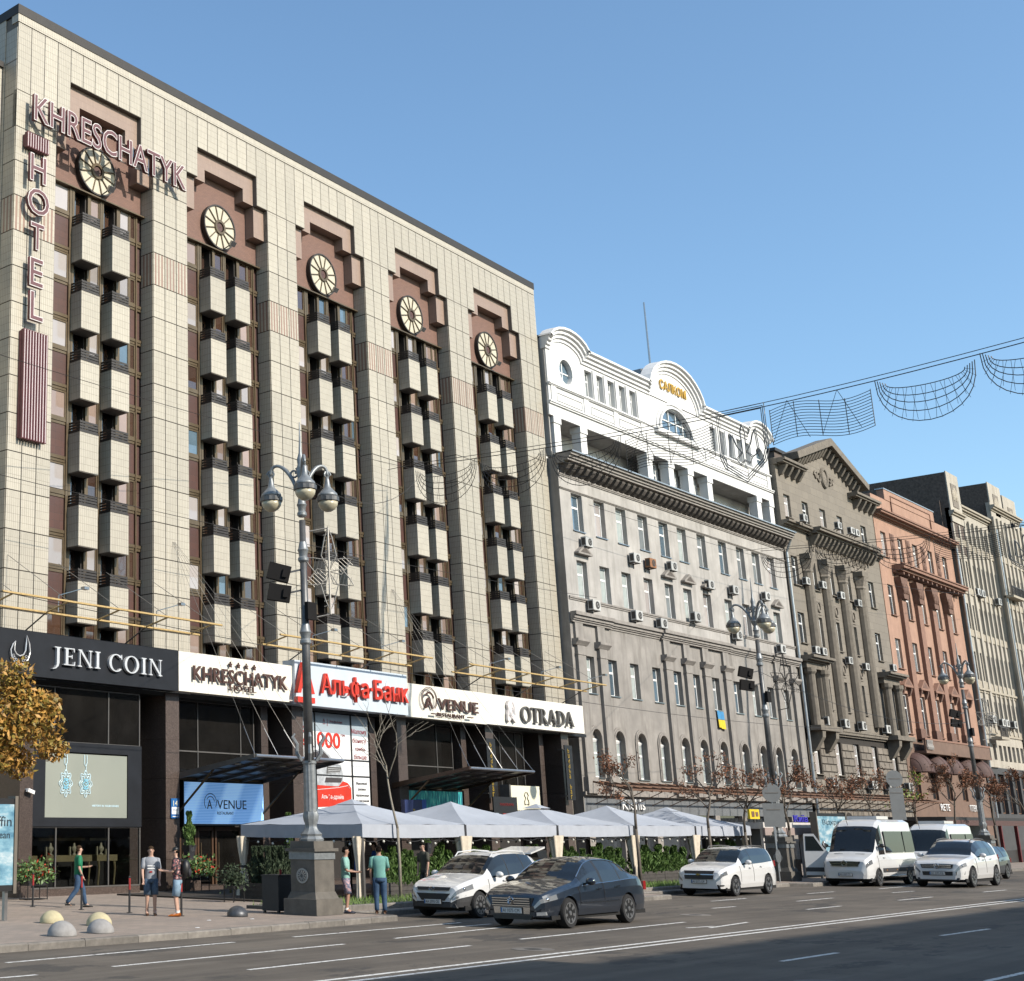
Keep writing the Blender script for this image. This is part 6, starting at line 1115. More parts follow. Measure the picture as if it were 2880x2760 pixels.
# cafe front far right with red frames
mat('cafe_red',(.16,.012,.015),.5)
t=thing('cafe_front','dark cafe terrace with red frames at the far right under the cream building','cafe'); B(66,98,-9.5,-2,3.0,3.25,name='roof',mat='kiosk_dark',parent=t)
for k in range(9): B(66.2+3.9*k,66.4+3.9*k,-9.5,-9.3,.15,3.0,name='post',mat='cafe_red',parent=t)
B(66,98,-9.55,-9.5,2.7,3.05,name='fascia',mat='awning_brown',parent=t); B(66,98,-9.3,-9.2,.15,1.0,name='parapet',mat='kiosk_dark',parent=t); B(66.5,97.5,-3,-2.9,.15,3,name='back_wall',mat='kiosk_dark',parent=t)
# litter on the pavement
for i,(x,y) in enumerate(((-9.2,-14.2),(-8.0,-14.6),(-11.4,-15.9))): t=thing('paper_scrap','scrap of white paper on the pavement, %s'%('near the dark hemisphere','by the kerb left of lamp','between the grey hemispheres and kerb')[i],'litter','paper scraps',(x,y,.15)); MB().add([(-.07,0,0.002),(.05,-.04,.0),(.08,.03,.012),(-.03,.05,.006)],[(0,1,2,3)]).build('scrap','poster_white',t)
# wall lamps over the shop signs, camera on jeweller column
t=thing('security_camera','small white security camera on the granite beside the jeweller screen','camera',loc=hot(-4.75,-1.35,3.75),rz=AH); B(-.03,.03,0,.16,-.03,.03,name='arm',mat='white_frame',parent=t); m=MB(); m.T=Matrix.Rotation(.3,4,'Y'); m.box(-.05,.25,-.06,.06,-.1,.02); m.build('housing','white_frame',t)
# ------------------------------------------------------------------ cars (front towards -x, origin on the ground under the front axle)
def paint(name,col,metal=0,flake=0):
    b=NB(name); c=b.mix(b.ramp(b.noise(b.oc,1.3,4),[(.4,(0,0,0)),(.75,(.25,.25,.25))]),col,gray(col,.75)); b.fin(c,.28 if not metal else .3,metal,.5,1.0); return b.m
paint('paint_white',(.52,.52,.515)); paint('paint_blue',(.011,.017,.028),.3); paint('paint_silver',(.46,.47,.48),.1); paint('paint_dark',(.035,.042,.05),.3)
mat('tyre',(.012,.012,.013),.85,var=.3,scale=9); mat('rim',(.55,.56,.57),.3,.85,var=.1); mat('car_black',(.012,.012,.013),.45); mat('car_chrome',(.75,.75,.75),.12,1,var=.03); mat('plate_white',(.78,.78,.75),.5,var=.02); mat('tail_red',(.35,.012,.01),.25,coat=1); mat('plastic_grey',(.045,.045,.047),.65)
glass('car_glass',(.012,.015,.016),.03,.5,.2,0,0,.25); glass('lamp_clear',(.20,.21,.22),.08,.8,.35,0,0); mat('underside',(.008,.008,.008),.9); mat('amber',(.6,.22,.02),.4); mat('seat_dark',(.02,.02,.022),.8)
def spl(pts):
    xs=[p[0] for p in pts]; ys=[p[1] for p in pts]; n=len(xs); m=[0]*n; d=[(ys[i+1]-ys[i])/(xs[i+1]-xs[i]) for i in range(n-1)]
    m[0],m[-1]=d[0],d[-1]
    for i in range(1,n-1): m[i]=0 if d[i-1]*d[i]<=0 else 2*d[i-1]*d[i]/(d[i-1]+d[i])
    def f(x):
        if x<=xs[0]: return ys[0]
        if x>=xs[-1]: return ys[-1]
        i=max(k for k in range(n-1) if xs[k]<=x); h=xs[i+1]-xs[i]; t=(x-xs[i])/h
        return (2*t**3-3*t*t+1)*ys[i]+(t**3-2*t*t+t)*h*m[i]+(-2*t**3+3*t*t)*ys[i+1]+(t**3-t*t)*h*m[i+1]
    return f
def car(label,cat,loc,D,sc=1,rz=0,name='parked_car'):
    t=thing(name,label,cat,'vehicles on the street',loc,rz,sc); W=D['W']/2; xf,xr=D['xf'],D['xr']; wb=D['wb']; wr=D['wr']
    zt=spl(D['top']); zb=spl(D['belt']); wt=spl(D['wtop']); plan=spl(D['plan']); zs=spl(D.get('sill',[(xf,.26),(xr,.28)]))
    N=int((xr-xf)/.055); XS=[xf+(xr-xf)*i/N for i in range(N+1)]
    for q in D['cuts']: 
        j=min(range(len(XS)),key=lambda k:abs(XS[k]-q)); XS[j]=q
    arch=wr*1.16
    def section(x):
        w=W*plan(x); b=zb(x); s=zs(x); top=zt(x); w4=min(w*.955,w*1); r=wt(x)*W*min(1,plan(x)*1.02); cl=s
        for xa in (0,wb):
            dx=x-xa
            if abs(dx)<arch: cl=max(cl,wr+math.sqrt(arch*arch-dx*dx)*.98)
        P=[(w*.95,max(s,cl)),(w*.985,max(s+.13,cl)),(w,max(s+.32*(b-s)/.6 if 0 else s+(b-s)*.5,cl)),(w*.992,max(s+(b-s)*.78,min(cl,b-.02))),(w4,b),(w4*.5+r*.5+ (w4-r)*.1,b+(top-b)*.5),(r,b+(top-b)*.93),(r*.82,top),(r*.42,top+.018),(0,top+.024)]
        return P
    SEC=[section(x) for x in XS]; K=len(SEC[0])
    G={}
    def add(g,x0,q): G.setdefault(g,MB()).add(q,[list(range(len(q)))])
    V=lambda i,k,s:(XS[i],SEC[i][k][0]*s,SEC[i][k][1])
    for i in range(N):
        xm=(XS[i]+XS[i+1])/2
        for k in range(K-1):
            for s in (-1,1):
                g='body'
                if k in (4,5):
                    for nm,a,c in D['side']:
                        if a<xm<c: g=(nm,s)
                    if D.get('pillar') and g=='body' and D['side'][0][1]<xm<D['side'][-1][2]: g='pillar'
                if k>=6 or (k in(5,) and False):
                    a,c=D['ws']; e,f_=D['rw']
                    if a<xm<c: g='windscreen'
                    elif e<xm<f_ and k>=6: g='rear_window'
                if k in (0,) or (k==1 and D.get('clad')): g='sill' if D.get('clad') else g
                if g=='body' and k in (1,2,3):
                    for nm,a,c in D['doors']:
                        if a<xm<c: g=(nm,s,'d')
                if g=='body' and D.get('hl') and k in D['hl'][0] and D['hl'][1]<xm-xf<D['hl'][2]: g=('hl',s,'hl')
                if g=='body' and D.get('cladz') and 0<k<3 and SEC[i][k+1][1]<D['cladz']: g='sill'
                q=[V(i,k,s),V(i+1,k,s),V(i+1,k+1,s),V(i,k+1,s)]
                if s>0: q=q[::-1]
                add(g,0,q)
    for i,rev in ((0,0),(N,1)):
        for k in range(K-1):
            q=[V(i,k,-1),V(i,k+1,-1),V(i,k+1,1),V(i,k,1)]; add('body' if not(D.get('clad') and k<2) else 'sill',0,q if rev else q[::-1])
    pm=D['paint']
    for g,b in G.items():
        if g=='body': b.build('body',pm,t,smooth=38)
        elif g=='sill': b.build('lower_cladding','plastic_grey',t,smooth=38)
        elif g=='pillar': b.build('window_pillars','car_black',t)['kind']='stuff'
        elif g in('windscreen','rear_window'): b.build(g,'car_glass',t,smooth=True)
        elif g[0]=='hl': hl=b.build('headlight','lamp_clear',t,smooth=True); xq=xf+D['hl'][2]*.5; MB().ball((xq-.02,g[1]*W*plan(xq)*.93,zb(xq)-.06),.05,.05,.05,10,6).build('lens','car_chrome',hl,smooth=True)
        elif len(g)==2: b.build('side_window','car_glass',t,smooth=True)
        else:
            d=b.build('door',pm,t,smooth=38); nm,a,c=[q for q in D['doors'] if q[0]==g[0]][0]; s=g[1]; xh=c-.16; zz=zb(xh)-.13; ww=W*plan(xh)*1.0
            MB().box(xh-.2,xh,s*ww-.0-(.03 if s<0 else -.0),s*ww+(.03 if s>0 else 0),zz,zz+.03).build('handle','car_chrome' if D.get('chrome') else pm,d)
            sm=MB(); pts=[(a+.004,s*(W*plan(a)*q[0]+.004),q[1]) for q in ((.986,zs(a)+.2),(1.0,(zs(a)+zb(a))/2),(.992,zb(a)-.2*(zb(a)-zs(a))),(.957,zb(a)))]; sm.tube(pts,.006,4); sm.build('door_seam','car_black',d)
    # dark underbody and wheel wells
    MB().box(xf+.25,xr-.2,-W*.9,W*.9,.2,zs(1)+.02).build('underbody','underside',t)
    for xa in (0,wb): MB().box(xa-arch*.97,xa+arch*.97,-W*.86,W*.86,.22,wr+arch*.94).build('wheel_well','underside',t)
    # wheels
    tw=D.get('tw',.22)
    for xa in (0,wb):
        for s in (-1,1):
            o=ob('wheel',None,t,(xa,s*(W*.985-tw/2),wr),rot=(-s*PI/2 if 0 else (PI/2 if s<0 else -PI/2),0,0))
            MB().lathe([(wr*.66,-tw/2),(wr*.93,-tw/2),(wr,-tw*.3),(wr,tw*.3),(wr*.93,tw/2),(wr*.7,tw/2),(wr*.66,tw*.4)],28).build('tyre','tyre',o,smooth=40)
            MB().lathe([(wr*.70,tw*.47),(wr*.66,tw*.42),(wr*.62,tw*.1),(wr*.1,tw*.05)],28).build('rim_barrel','car_black' if D.get('spk',10) else 'rim',o,smooth=40)
            n=D.get('spk',10)
            MB().lathe([(wr*.70,tw*.40),(wr*.70,tw*.5),(wr*.64,tw*.5),(wr*.62,tw*.4)],28).build('rim_ring','rim',o,smooth=40)
            for k in range(n):
                a=2*PI*k/n; wd=wr*(.34 if n<=5 else .2); m=MB(); m.T=Matrix.Rotation(a,4,'Z'); m.add([(-wd*.35,wr*.1,tw*.36),(wd*.35,wr*.1,tw*.36),(wd*.5,wr*.65,tw*.44),(-wd*.5,wr*.65,tw*.44),(-wd*.35,wr*.1,tw*.44),(wd*.35,wr*.1,tw*.44),(wd*.5,wr*.65,tw*.5),(-wd*.5,wr*.65,tw*.5)],[(0,3,2,1),(4,5,6,7),(0,1,5,4),(1,2,6,5),(2,3,7,6),(3,0,4,7)]); m.build('spoke','rim',o)
            MB().lathe([(wr*.17,tw*.4),(wr*.15,tw*.52),(.01,tw*.54)],14).build('hub_cap','rim',o,smooth=40)
    # mirrors
    xm,zm=D['mir']
    for s in (-1,1):
        w=W*plan(xm); m=ob('wing_mirror',None,t); MB().ball((xm,s*(w+.12),zm),.08,.12,.085,10,6).build('housing',D.get('mirm',pm),m,smooth=True); MB().bar((xm+.02,s*(w*.93),zm-.06),(xm+.02,s*(w+.06),zm-.03),.05,.04).build('stalk','car_black',m)
    # front details: grille, lamps, plate
    def front(y,z,e=0):     # a point on the nose surface
        return None
    for nm,m,pts,d in D['front']:          # polygons given as (y,z) on the nose, mirrored when flagged with m2
        for s in ((1,-1) if nm.startswith('2') else (1,)):
            pl=[(p[0]*s,p[1]) for p in pts]; 
            def nx(y,z):
                x=xf; yy=abs(y)
                while x<xf+1.4 and (W*plan(x)*1.0<yy or zt(x)+.02<z): x+=.006
                return x-d
            n=len(pl); vs=[(nx(y,z),y,z) for y,z in pl]; cx=(sum(v[0] for v in vs)/n,sum(v[1] for v in vs)/n,sum(v[2] for v in vs)/n)
            b=MB(); b.add(vs+[(v[0]+.09,v[1],v[2]) for v in vs],[list(range(n))]+[(i,(i+1)%n,n+(i+1)%n,n+i) for i in range(n)]); b.build(nm.lstrip('2'),m,t)
    for z0,z1,hw,k,m in D.get('bars',[]):
        for j in range(k): z=z0+(z1-z0)*j/max(1,k-1); MB().bar((xf-.035,-hw,z),(xf-.035,hw,z),.02,.022).build('grille_bar',m,t)
    pz,ptxt,px=D['plate']; p=ob('number_plate',None,t,(xf-px,0,pz)); MB().box(-.012,.012,-.26,.26,-.056,.056).build('plate','plate_white',p); MB().box(-.016,-.011,.225,.255,-.05,.05).build('country_band','plaque_blue',p); MB().box(-.006,.014,-.275,.275,-.068,.068).build('surround','car_black',p)
    me=setm(fit(text_mesh(ptxt,.004),-.21,.205,-.038,.038),'text_dark')
    for v in me.vertices: v.co=Vector((-.0155+v.co.y*.2,-v.co.x,v.co.z))
    ob('plate_text',me,p)
    for s in (-1,1):
        z0,z1=D['tail']; MB().box(xr-.12,xr+.005,s*W*.62-.0,s*W*.62+s*.22,z0,z1).build('tail_light','tail_red',t)
    MB().box(xf+1.6,xr-1.0,-W*.6,W*.6,zb(1.5)-.1,zb(1.5)+.12).build('seats','seat_dark',t)
    if D.get('rails'):
        a,c=D['rails']
        for s in (-1,1): MB().tube([(a,s*wt(a)*W*.86,zt(a)-.01),(a+.15,s*wt(a+.2)*W*.88,zt(a+.2)+.05),((a+c)/2,s*wt((a+c)/2)*W*.88,zt((a+c)/2)+.055),(c-.15,s*wt(c-.2)*W*.88,zt(c-.2)+.05),(c,s*wt(c)*W*.86,zt(c)-.01)],.018,6).build('roof_rail',D['railm'],t)
    if D.get('trim'):
        z=D['trim']
        for s in (-1,1): MB().box(arch+.1,wb-arch-.08,s*(W+.001)-.008,s*(W+.001)+.008,z,z+.03).build('side_trim','car_chrome',t)
        for s in (-1,1):
            a,c=D['side'][0][1],D['side'][-1][2]; MB().tube([(a+(c-a)*k/14,s*(W*plan(a+(c-a)*k/14)*.957+.006),zb(a+(c-a)*k/14)) for k in range(15)],.012,4).build('window_trim','car_chrome',t)
            MB().tube([(x,s*(wt(x)*W*min(1,plan(x)*1.02)+.008),zb(x)+(zt(x)-zb(x))*.93) for x in [a+(c-a)*k/14 for k in range(15)]],.012,4).build('window_trim','car_chrome',t)
    return t
def ring_badge(t,x,z,r,kind):
    o=ob('badge',None,t,(x,0,z)); q=lambda u,v:(0,-u*r,v*r)
    if kind=='star':
        MB().tube([q(cos(2*PI*k/20),sin(2*PI*k/20)) for k in range(20)],.01,4,True).build('ring','car_chrome',o)
        for a in (90,210,330): MB().bar((0,0,0),q(cos(R(a)),sin(R(a))),.022).build('ray','car_chrome',o)
    elif kind=='vw':
        MB().tube([q(cos(2*PI*k/20),sin(2*PI*k/20)) for k in range(20)],.012,4,True).build('ring','car_chrome',o); MB().tube([q(-.42,.8),q(0,.1),q(.42,.8)],.011,4).build('letter_v','car_chrome',o); MB().tube([q(-.8,.4),q(-.38,-.72),q(0,-.05),q(.38,-.72),q(.8,.4)],.011,4).build('letter_w','car_chrome',o)
    elif kind=='h':
        MB().tube([q(1.35*cos(2*PI*k/20),.75*sin(2*PI*k/20)) for k in range(20)],.010,4,True).build('ring','car_chrome',o); MB().tube([q(-.5,-.5),q(-.3,.5)],.012,4).build('letter_stroke','car_chrome',o); MB().tube([q(.3,-.5),q(.5,.5)],.012,4).build('letter_stroke','car_chrome',o); MB().tube([q(-.45,-.1),q(.42,.1)],.012,4).build('letter_stroke','car_chrome',o)
    else: MB().add([q(*p) for p in ((-1.5,-.25),(-.5,-.25),(-.5,-.6),(.5,-.6),(.5,-.25),(1.4,-.25),(1.6,.25),(.5,.25),(.5,.6),(-.5,.6),(-.5,.25),(-1.3,.25))],[list(range(12))]).build('bow_tie','gold_letter',o)
SED=dict(hl=((3,),.0,.48),W=1.82,xf=-.93,xr=3.84,wb=2.71,wr=.325,paint='paint_blue',chrome=1,trim=.52,cuts=[.38,1.2,1.55,2.35,2.85,3.35],
 top=[(-.93,.50),(-.90,.66),(-.8,.74),(-.4,.85),(.1,.93),(.42,.985),(.8,1.2),(1.2,1.40),(1.6,1.465),(2.0,1.47),(2.5,1.42),(2.9,1.27),(3.25,1.10),(3.6,1.06),(3.8,1.0),(3.84,.8)],
 belt=[(-.93,.48),(-.88,.62),(-.5,.72),(.3,.86),(.8,.90),(2.0,.945),(2.9,.985),(3.4,.98),(3.84,.7)],wtop=[(-.93,.86),(-.4,.84),(.3,.82),(.6,.80),(1.1,.70),(1.5,.665),(2.2,.66),(2.7,.68),(3.2,.78),(3.84,.84)],
 plan=[(-.93,.62),(-.89,.74),(-.8,.84),(-.55,.93),(-.1,.985),(.5,1),(2.6,1),(3.2,.97),(3.6,.91),(3.78,.82),(3.84,.7)],ws=(.42,1.2),rw=(2.42,3.2),side=[('a',.62,1.52),('b',1.6,2.42),('c',2.46,2.9)],pillar=1,doors=[('fd',.45,1.55),('rd',1.56,2.42)],mir=(.75,.98),mirm='paint_blue',
 front=[('grille','car_black',[(-.46,.46),(.46,.46),(.52,.66),(-.52,.66)],.02),('grille_surround','car_chrome',[(-.44,.32),(.44,.32),(.46,.47),(-.46,.47)],.013),('2fog_lamp','lamp_clear',[(.60,.29),(.76,.30),(.76,.37),(.60,.36)],.012),('lower_grille','car_black',[(-.45,.20),(.45,.20),(.5,.29),(-.5,.29)],.012),('2fog_trim','car_chrome',[(.56,.375),(.8,.40),(.8,.42),(.56,.395)],.014)],bars=[(.49,.64,.47,4,'car_chrome')],plate=(.385,'AI 1075 CM',.03),tail=(.72,.92),spk=7)
c=car('dark blue saloon car driving past the tents, nearest car on the road','car',(-3.25,-19.98,0),SED,1.13,name='saloon_car'); ring_badge(c,-.98,.59,.075,'vw')
SUV=dict(hl=((3,),.02,.60),W=1.82,xf=-.87,xr=3.54,wb=2.64,wr=.345,paint='paint_white',clad=1,cuts=[.4,1.15,1.5,2.2,2.9],
 top=[(-.87,.55),(-.84,.75),(-.7,.86),(-.3,.97),(.15,1.05),(.42,1.11),(.8,1.36),(1.15,1.57),(1.6,1.655),(2.2,1.66),(2.8,1.62),(3.15,1.52),(3.4,1.25),(3.52,1.0),(3.54,.8)],belt=[(-.87,.52),(-.8,.72),(-.4,.85),(.3,.98),(.9,1.03),(2.0,1.10),(2.9,1.19),(3.3,1.2),(3.54,.75)],
 wtop=[(-.87,.84),(-.3,.83),(.4,.82),(.8,.77),(1.2,.70),(2.2,.68),(3.0,.68),(3.54,.8)],plan=[(-.87,.60),(-.83,.75),(-.72,.86),(-.45,.95),(0,.99),(.5,1),(2.6,1),(3.1,.97),(3.4,.90),(3.54,.78)],sill=[(-.87,.3),(3.54,.33)],ws=(.42,1.18),rw=(3.1,3.45),side=[('a',.66,1.48),('b',1.54,2.35),('c',2.4,2.92)],pillar=1,doors=[('fd',.45,1.5),('rd',1.51,2.38)],mir=(.78,1.1),
 front=[('upper_grille','car_black',[(-.48,.72),(.48,.72),(.52,.80),(-.52,.80)],.02),('grille','car_black',[(-.36,.46),(.36,.46),(.52,.64),(-.52,.64)],.02),('2fog_recess','car_black',[(.52,.46),(.78,.50),(.84,.60),(.62,.57)],.012),('2fog_lamp','lamp_clear',[(.68,.52),(.74,.53),(.74,.58),(.68,.57)],.02),('bumper_lip','plastic_grey',[(-.7,.28),(.7,.28),(.66,.38),(-.66,.38)],.012)],bars=[],plate=(.43,'AA 2993 OE',.035),tail=(.95,1.15),spk=10,rails=(1.1,2.95),railm='paint_white')
c=car('white compact SUV parked at the kerb with its tailgate open','car',(-1.3,-16.22,0),SUV,1.05,name='parked_suv'); ring_badge(c,-.93,.76,.06,'h')
tg=ob('open_tailgate',None,c); MB().add([(3.15,-.62,1.60),(3.15,.62,1.60),(4.05,.55,1.75),(4.05,-.55,1.75),(3.15,-.62,1.64),(3.15,.62,1.64),(4.05,.55,1.80),(4.05,-.55,1.80)],[(0,3,2,1),(4,5,6,7),(0,1,5,4),(1,2,6,5),(2,3,7,6),(3,0,4,7)]).build('panel','paint_white',tg); MB().add([(3.5,-.6,1.66),(3.5,.6,1.66),(4.1,.56,1.70),(4.1,-.56,1.70),(3.6,-.6,1.5),(3.6,.6,1.5),(4.15,.56,1.42),(4.15,-.56,1.42)],[(0,3,2,1),(4,5,6,7),(0,1,5,4),(1,2,6,5),(2,3,7,6),(3,0,4,7)]).build('inner_panel','car_black',tg)
MPV=dict(SUV); MPV.update(hl=((3,),.02,.40),W=1.83,xf=-.9,xr=3.75,wb=2.76,clad=0,paint='paint_white',top=[(-.9,.6),(-.87,.78),(-.7,.90),(-.3,1.0),(.2,1.07),(.45,1.12),(.8,1.36),(1.2,1.56),(1.7,1.62),(2.6,1.63),(3.2,1.60),(3.5,1.5),(3.65,1.2),(3.75,.9)],belt=[(-.9,.55),(-.8,.76),(-.4,.88),(.3,1.0),(1.2,1.05),(2.4,1.09),(3.3,1.13),(3.75,.8)],plan=[(-.9,.66),(-.86,.8),(-.75,.88),(-.45,.96),(0,.99),(.5,1),(2.8,1),(3.3,.98),(3.6,.92),(3.75,.82)],wtop=[(-.9,.86),(.4,.84),(.9,.79),(1.3,.74),(3.2,.72),(3.75,.8)],sill=[(-.9,.27),(3.75,.3)],ws=(.45,1.2),rw=(3.4,3.68),side=[('a',.7,1.5),('b',1.56,2.45),('c',2.5,3.3)],doors=[('fd',.45,1.52),('rd',1.53,2.46)],mir=(.85,1.13),
 front=[('upper_grille','car_black',[(-.5,.76),(.5,.76),(.54,.86),(-.54,.86)],.02),('grille','car_black',[(-.5,.58),(.5,.58),(.52,.71),(-.52,.71)],.02),('lower_grille','car_black',[(-.72,.27),(.72,.27),(.66,.40),(-.66,.40)],.012),('2fog_lamp','car_chrome',[(.70,.34),(.8,.36),(.8,.40),(.70,.40)],.02),('grille_bar','car_chrome',[(-.5,.72),(.5,.72),(.5,.75),(-.5,.75)],.022)],plate=(.50,'AI 2572 OP',.03),spk=5,rails=(1.3,3.3),railm='rail_grey')
c=car('silver-white compact people carrier parked below the last tent','car',(16.9,-15.55,0),MPV,1.07,name='parked_car'); ring_badge(c,-.96,.735,.055,'bow')
TOU=dict(SUV); TOU.update(hl=((3,),.02,.42),W=1.94,xf=-.92,xr=3.87,wb=2.89,wr=.375,clad=0,top=[(-.92,.62),(-.89,.82),(-.7,.95),(-.2,1.05),(.3,1.1),(.55,1.15),(1.0,1.43),(1.4,1.63),(1.9,1.71),(2.6,1.71),(3.2,1.64),(3.55,1.5),(3.75,1.2),(3.87,.9)],belt=[(-.92,.58),(-.85,.8),(-.4,.92),(.4,1.04),(1.2,1.09),(2.4,1.12),(3.3,1.16),(3.87,.8)],plan=[(-.92,.62),(-.88,.78),(-.75,.87),(-.45,.95),(0,.99),(.5,1),(2.8,1),(3.3,.98),(3.6,.92),(3.87,.8)],ws=(.55,1.42),rw=(3.3,3.7),side=[('a',.8,1.62),('b',1.68,2.5),('c',2.55,3.2)],doors=[('fd',.5,1.64),('rd',1.65,2.55)],mir=(.95,1.15),sill=[(-.92,.3),(3.87,.32)],
 front=[('grille','car_black',[(-.52,.70),(.52,.70),(.56,.84),(-.56,.84)],.02),('lower_grille','car_black',[(-.5,.44),(.5,.44),(.52,.58),(-.52,.58)],.014),('2side_vent','car_black',[(.62,.45),(.86,.48),(.88,.60),(.64,.58)],.012),('bumper_lip','plastic_grey',[(-.7,.26),(.7,.26),(.72,.36),(-.72,.36)],.012)],bars=[(.74,.80,.5,2,'car_chrome')],plate=(.52,'AE 3295 KB',.03),spk=10,rails=(1.35,3.2),railm='rail_grey',cuts=[.5,1.42,1.64,2.5,3.2])
c=car('white large SUV driving at right in front of the minibuses','car',(32.35,-19.05,0),TOU,1.15,name='driving_suv'); ring_badge(c,-.97,.775,.08,'vw')
WAG=dict(SED); WAG.update(xr=3.9,paint='paint_dark',trim=0,chrome=0,top=[(-.93,.50),(-.90,.66),(-.8,.74),(-.4,.85),(.1,.93),(.42,.985),(.8,1.2),(1.2,1.40),(1.6,1.465),(2.4,1.47),(3.2,1.42),(3.6,1.2),(3.85,.95),(3.9,.8)],rw=(3.4,3.8),side=[('a',.62,1.52),('b',1.6,2.42),('c',2.5,3.3)],plate=(.385,'AA 4410 CX',.03)); 
car('dark estate car half hidden behind the white large SUV','car',(43.0,-16.9,0),WAG,1.1,name='estate_car')
VAN=dict(hl=((3,),.03,.50),W=2.0,xf=-1.0,xr=4.85,wb=3.665,wr=.345,paint='paint_white',tw=.24,cuts=[.1,.75,.95,1.0,3.2],top=[(-1.0,.62),(-.97,.95),(-.85,1.08),(-.5,1.22),(-.12,1.36),(.1,1.6),(.55,2.25),(.8,2.45),(1.1,2.60),(1.5,2.68),(4.5,2.68),(4.75,2.6),(4.85,2.3)],belt=[(-1.0,.58),(-.92,.9),(-.5,1.08),(0,1.22),(.6,1.26),(4.85,1.28)],wtop=[(-1.0,.86),(-.3,.86),(.1,.88),(.6,.87),(1.2,.85),(4.85,.84)],plan=[(-1.0,.70),(-.96,.82),(-.8,.9),(-.4,.97),(.2,1),(4.6,1),(4.85,.94)],sill=[(-1.0,.32),(4.85,.34)],ws=(-.1,.72),rw=(9,10),side=[('a',.35,.98)],doors=[('fd',.05,1.0)],mir=(.25,1.62),mirm='car_black',
 front=[('grille','car_black',[(-.5,.80),(.5,.80),(.62,1.0),(-.62,1.0)],.016),('bumper','plastic_grey',[(-.96,.30),(.96,.30),(.99,.72),(-.99,.72)],.02)],bars=[(.82,.98,.55,3,'car_chrome')],plate=(.48,'AA 1007 CT',.05),tail=(.9,1.5),spk=6,cladz=0)
def van(label,loc,sc,open_door,plate,extra):
    D=dict(VAN); D['plate']=(.48,plate,.05); D.update(extra); c=car(label,'minibus',loc,D,sc,name='minibus'); ring_badge(c,-1.04,.92,.11,'star'); W=1.0
    for s in (-1,1):
        for a,b_ in ((1.12,3.3),(3.4,4.6)): MB().add([(a,s*1.003,1.35),(b_,s*1.003,1.35),(b_-.02,s*.945,2.2),(a+.05,s*.945,2.2),(a,s*.98,1.35),(b_,s*.98,1.35),(b_,s*.92,2.2),(a,s*.92,2.2)],[(0,1,2,3),(7,6,5,4),(0,4,5,1),(1,5,6,2),(2,6,7,3),(3,7,4,0)]).build('side_window','car_glass',c)
        MB().box(.45,4.85,s*1.005-.015,s*1.005+.015,.56,.72).build('side_moulding','plastic_grey',c); MB().box(.45,3.2,s*.98-.02,s*.98+.02,.33,.40).build('side_step','car_chrome',c)
        for k in range(3): MB().box(.8+1.2*k,.86+1.2*k,s*1.02-.006,s*1.02+.006,.62,.66).build('side_marker','amber',c)
    MB().box(-.35,-.05,.25,.6,1.285,1.30).build('bonnet_vent','car_black',c); MB().box(-.35,-.05,-.6,-.25,1.285,1.30).build('bonnet_vent','car_black',c)
    MB().box(1.6,3.0,-.6,.6,2.7,2.83).build('roof_unit','paint_white',c); MB().box(1.75,2.85,-.45,.45,2.83,2.85).build('roof_grille','plastic_grey',c); MB().tube([(.75,.3,2.45),(.6,.3,2.75)],.012,5).build('aerial','car_black',c)
    if open_door:
        d=ob('open_door',None,c,(.1,.98,0),rot=(0,0,R(115))); MB().prism([(0,.4),(.95,.4),(.95,1.3),(.9,2.1),(.5,2.1),(.15,1.5),(0,1.35)],-.04,.04,'y').build('door_panel','paint_silver',d); MB().prism([(.18,1.4),(.88,1.4),(.84,2.0),(.52,2.0)],-.05,.05,'y').build('door_window','car_glass',d); MB().box(.0,.95,-.055,.055,.55,.72).build('door_moulding','plastic_grey',d); MB().box(.75,.88,-.07,-.04,1.15,1.19).build('handle','car_black',d); MB().ball((.12,-.2,1.62),.09,.12,.2,8,6).build('door_mirror','car_chrome',d)
    return c
van('white minibus with open front door parked by the light box',(30.75,-15.85,0),1.06,1,'AA 1007 CT',{}); van('second white minibus parked behind the first, mostly hidden',(40.2,-15.9,0),1.0,0,'AA 4471 IE',{})
# ------------------------------------------------------------------ people (forward = +x, left = +y)
mat('skin',(.62,.38,.28),.6,var=.06); mat('skin_tan',(.48,.27,.19),.6,var=.06); mat('hair_dark',(.012,.009,.007),.9,spec=.1); mat('hair_brown',(.06,.038,.022),.9,spec=.1); mat('eye',(.02,.015,.012),.3); mat('lip',(.32,.12,.10),.5)
mat('cloth_green',(.010,.22,.10),.85,var=.15,scale=9,bump=.3,bscale=14); mat('cloth_grey',(.34,.36,.40),.85,var=.12,scale=9,bump=.3,bscale=14); mat('cloth_teal',(.18,.42,.37),.85,var=.12,scale=9,bump=.3,bscale=14); mat('cloth_mint',(.30,.55,.48),.85,var=.12,scale=9,bump=.3,bscale=14); mat('cloth_olive',(.07,.07,.05),.85,var=.15,scale=9,bump=.3,bscale=14); mat('cloth_blue',(.02,.10,.45),.85,var=.15,scale=9,bump=.3,bscale=14); mat('denim',(.035,.085,.17),.85,var=.3,scale=7,bump=.3,bscale=14); mat('denim_light',(.26,.38,.50),.85,var=.2,scale=8,bump=.3,bscale=14); mat('denim_mid',(.07,.12,.19),.85,var=.25,scale=8,bump=.3,bscale=14); mat('shoe_black',(.012,.012,.012),.5); mat('shoe_brown',(.12,.05,.02),.5); mat('shoe_orange',(.65,.17,.015),.5); mat('shoe_navy',(.015,.02,.04),.6); mat('sock',(.75,.75,.74),.8); mat('apron',(.02,.02,.025),.8)
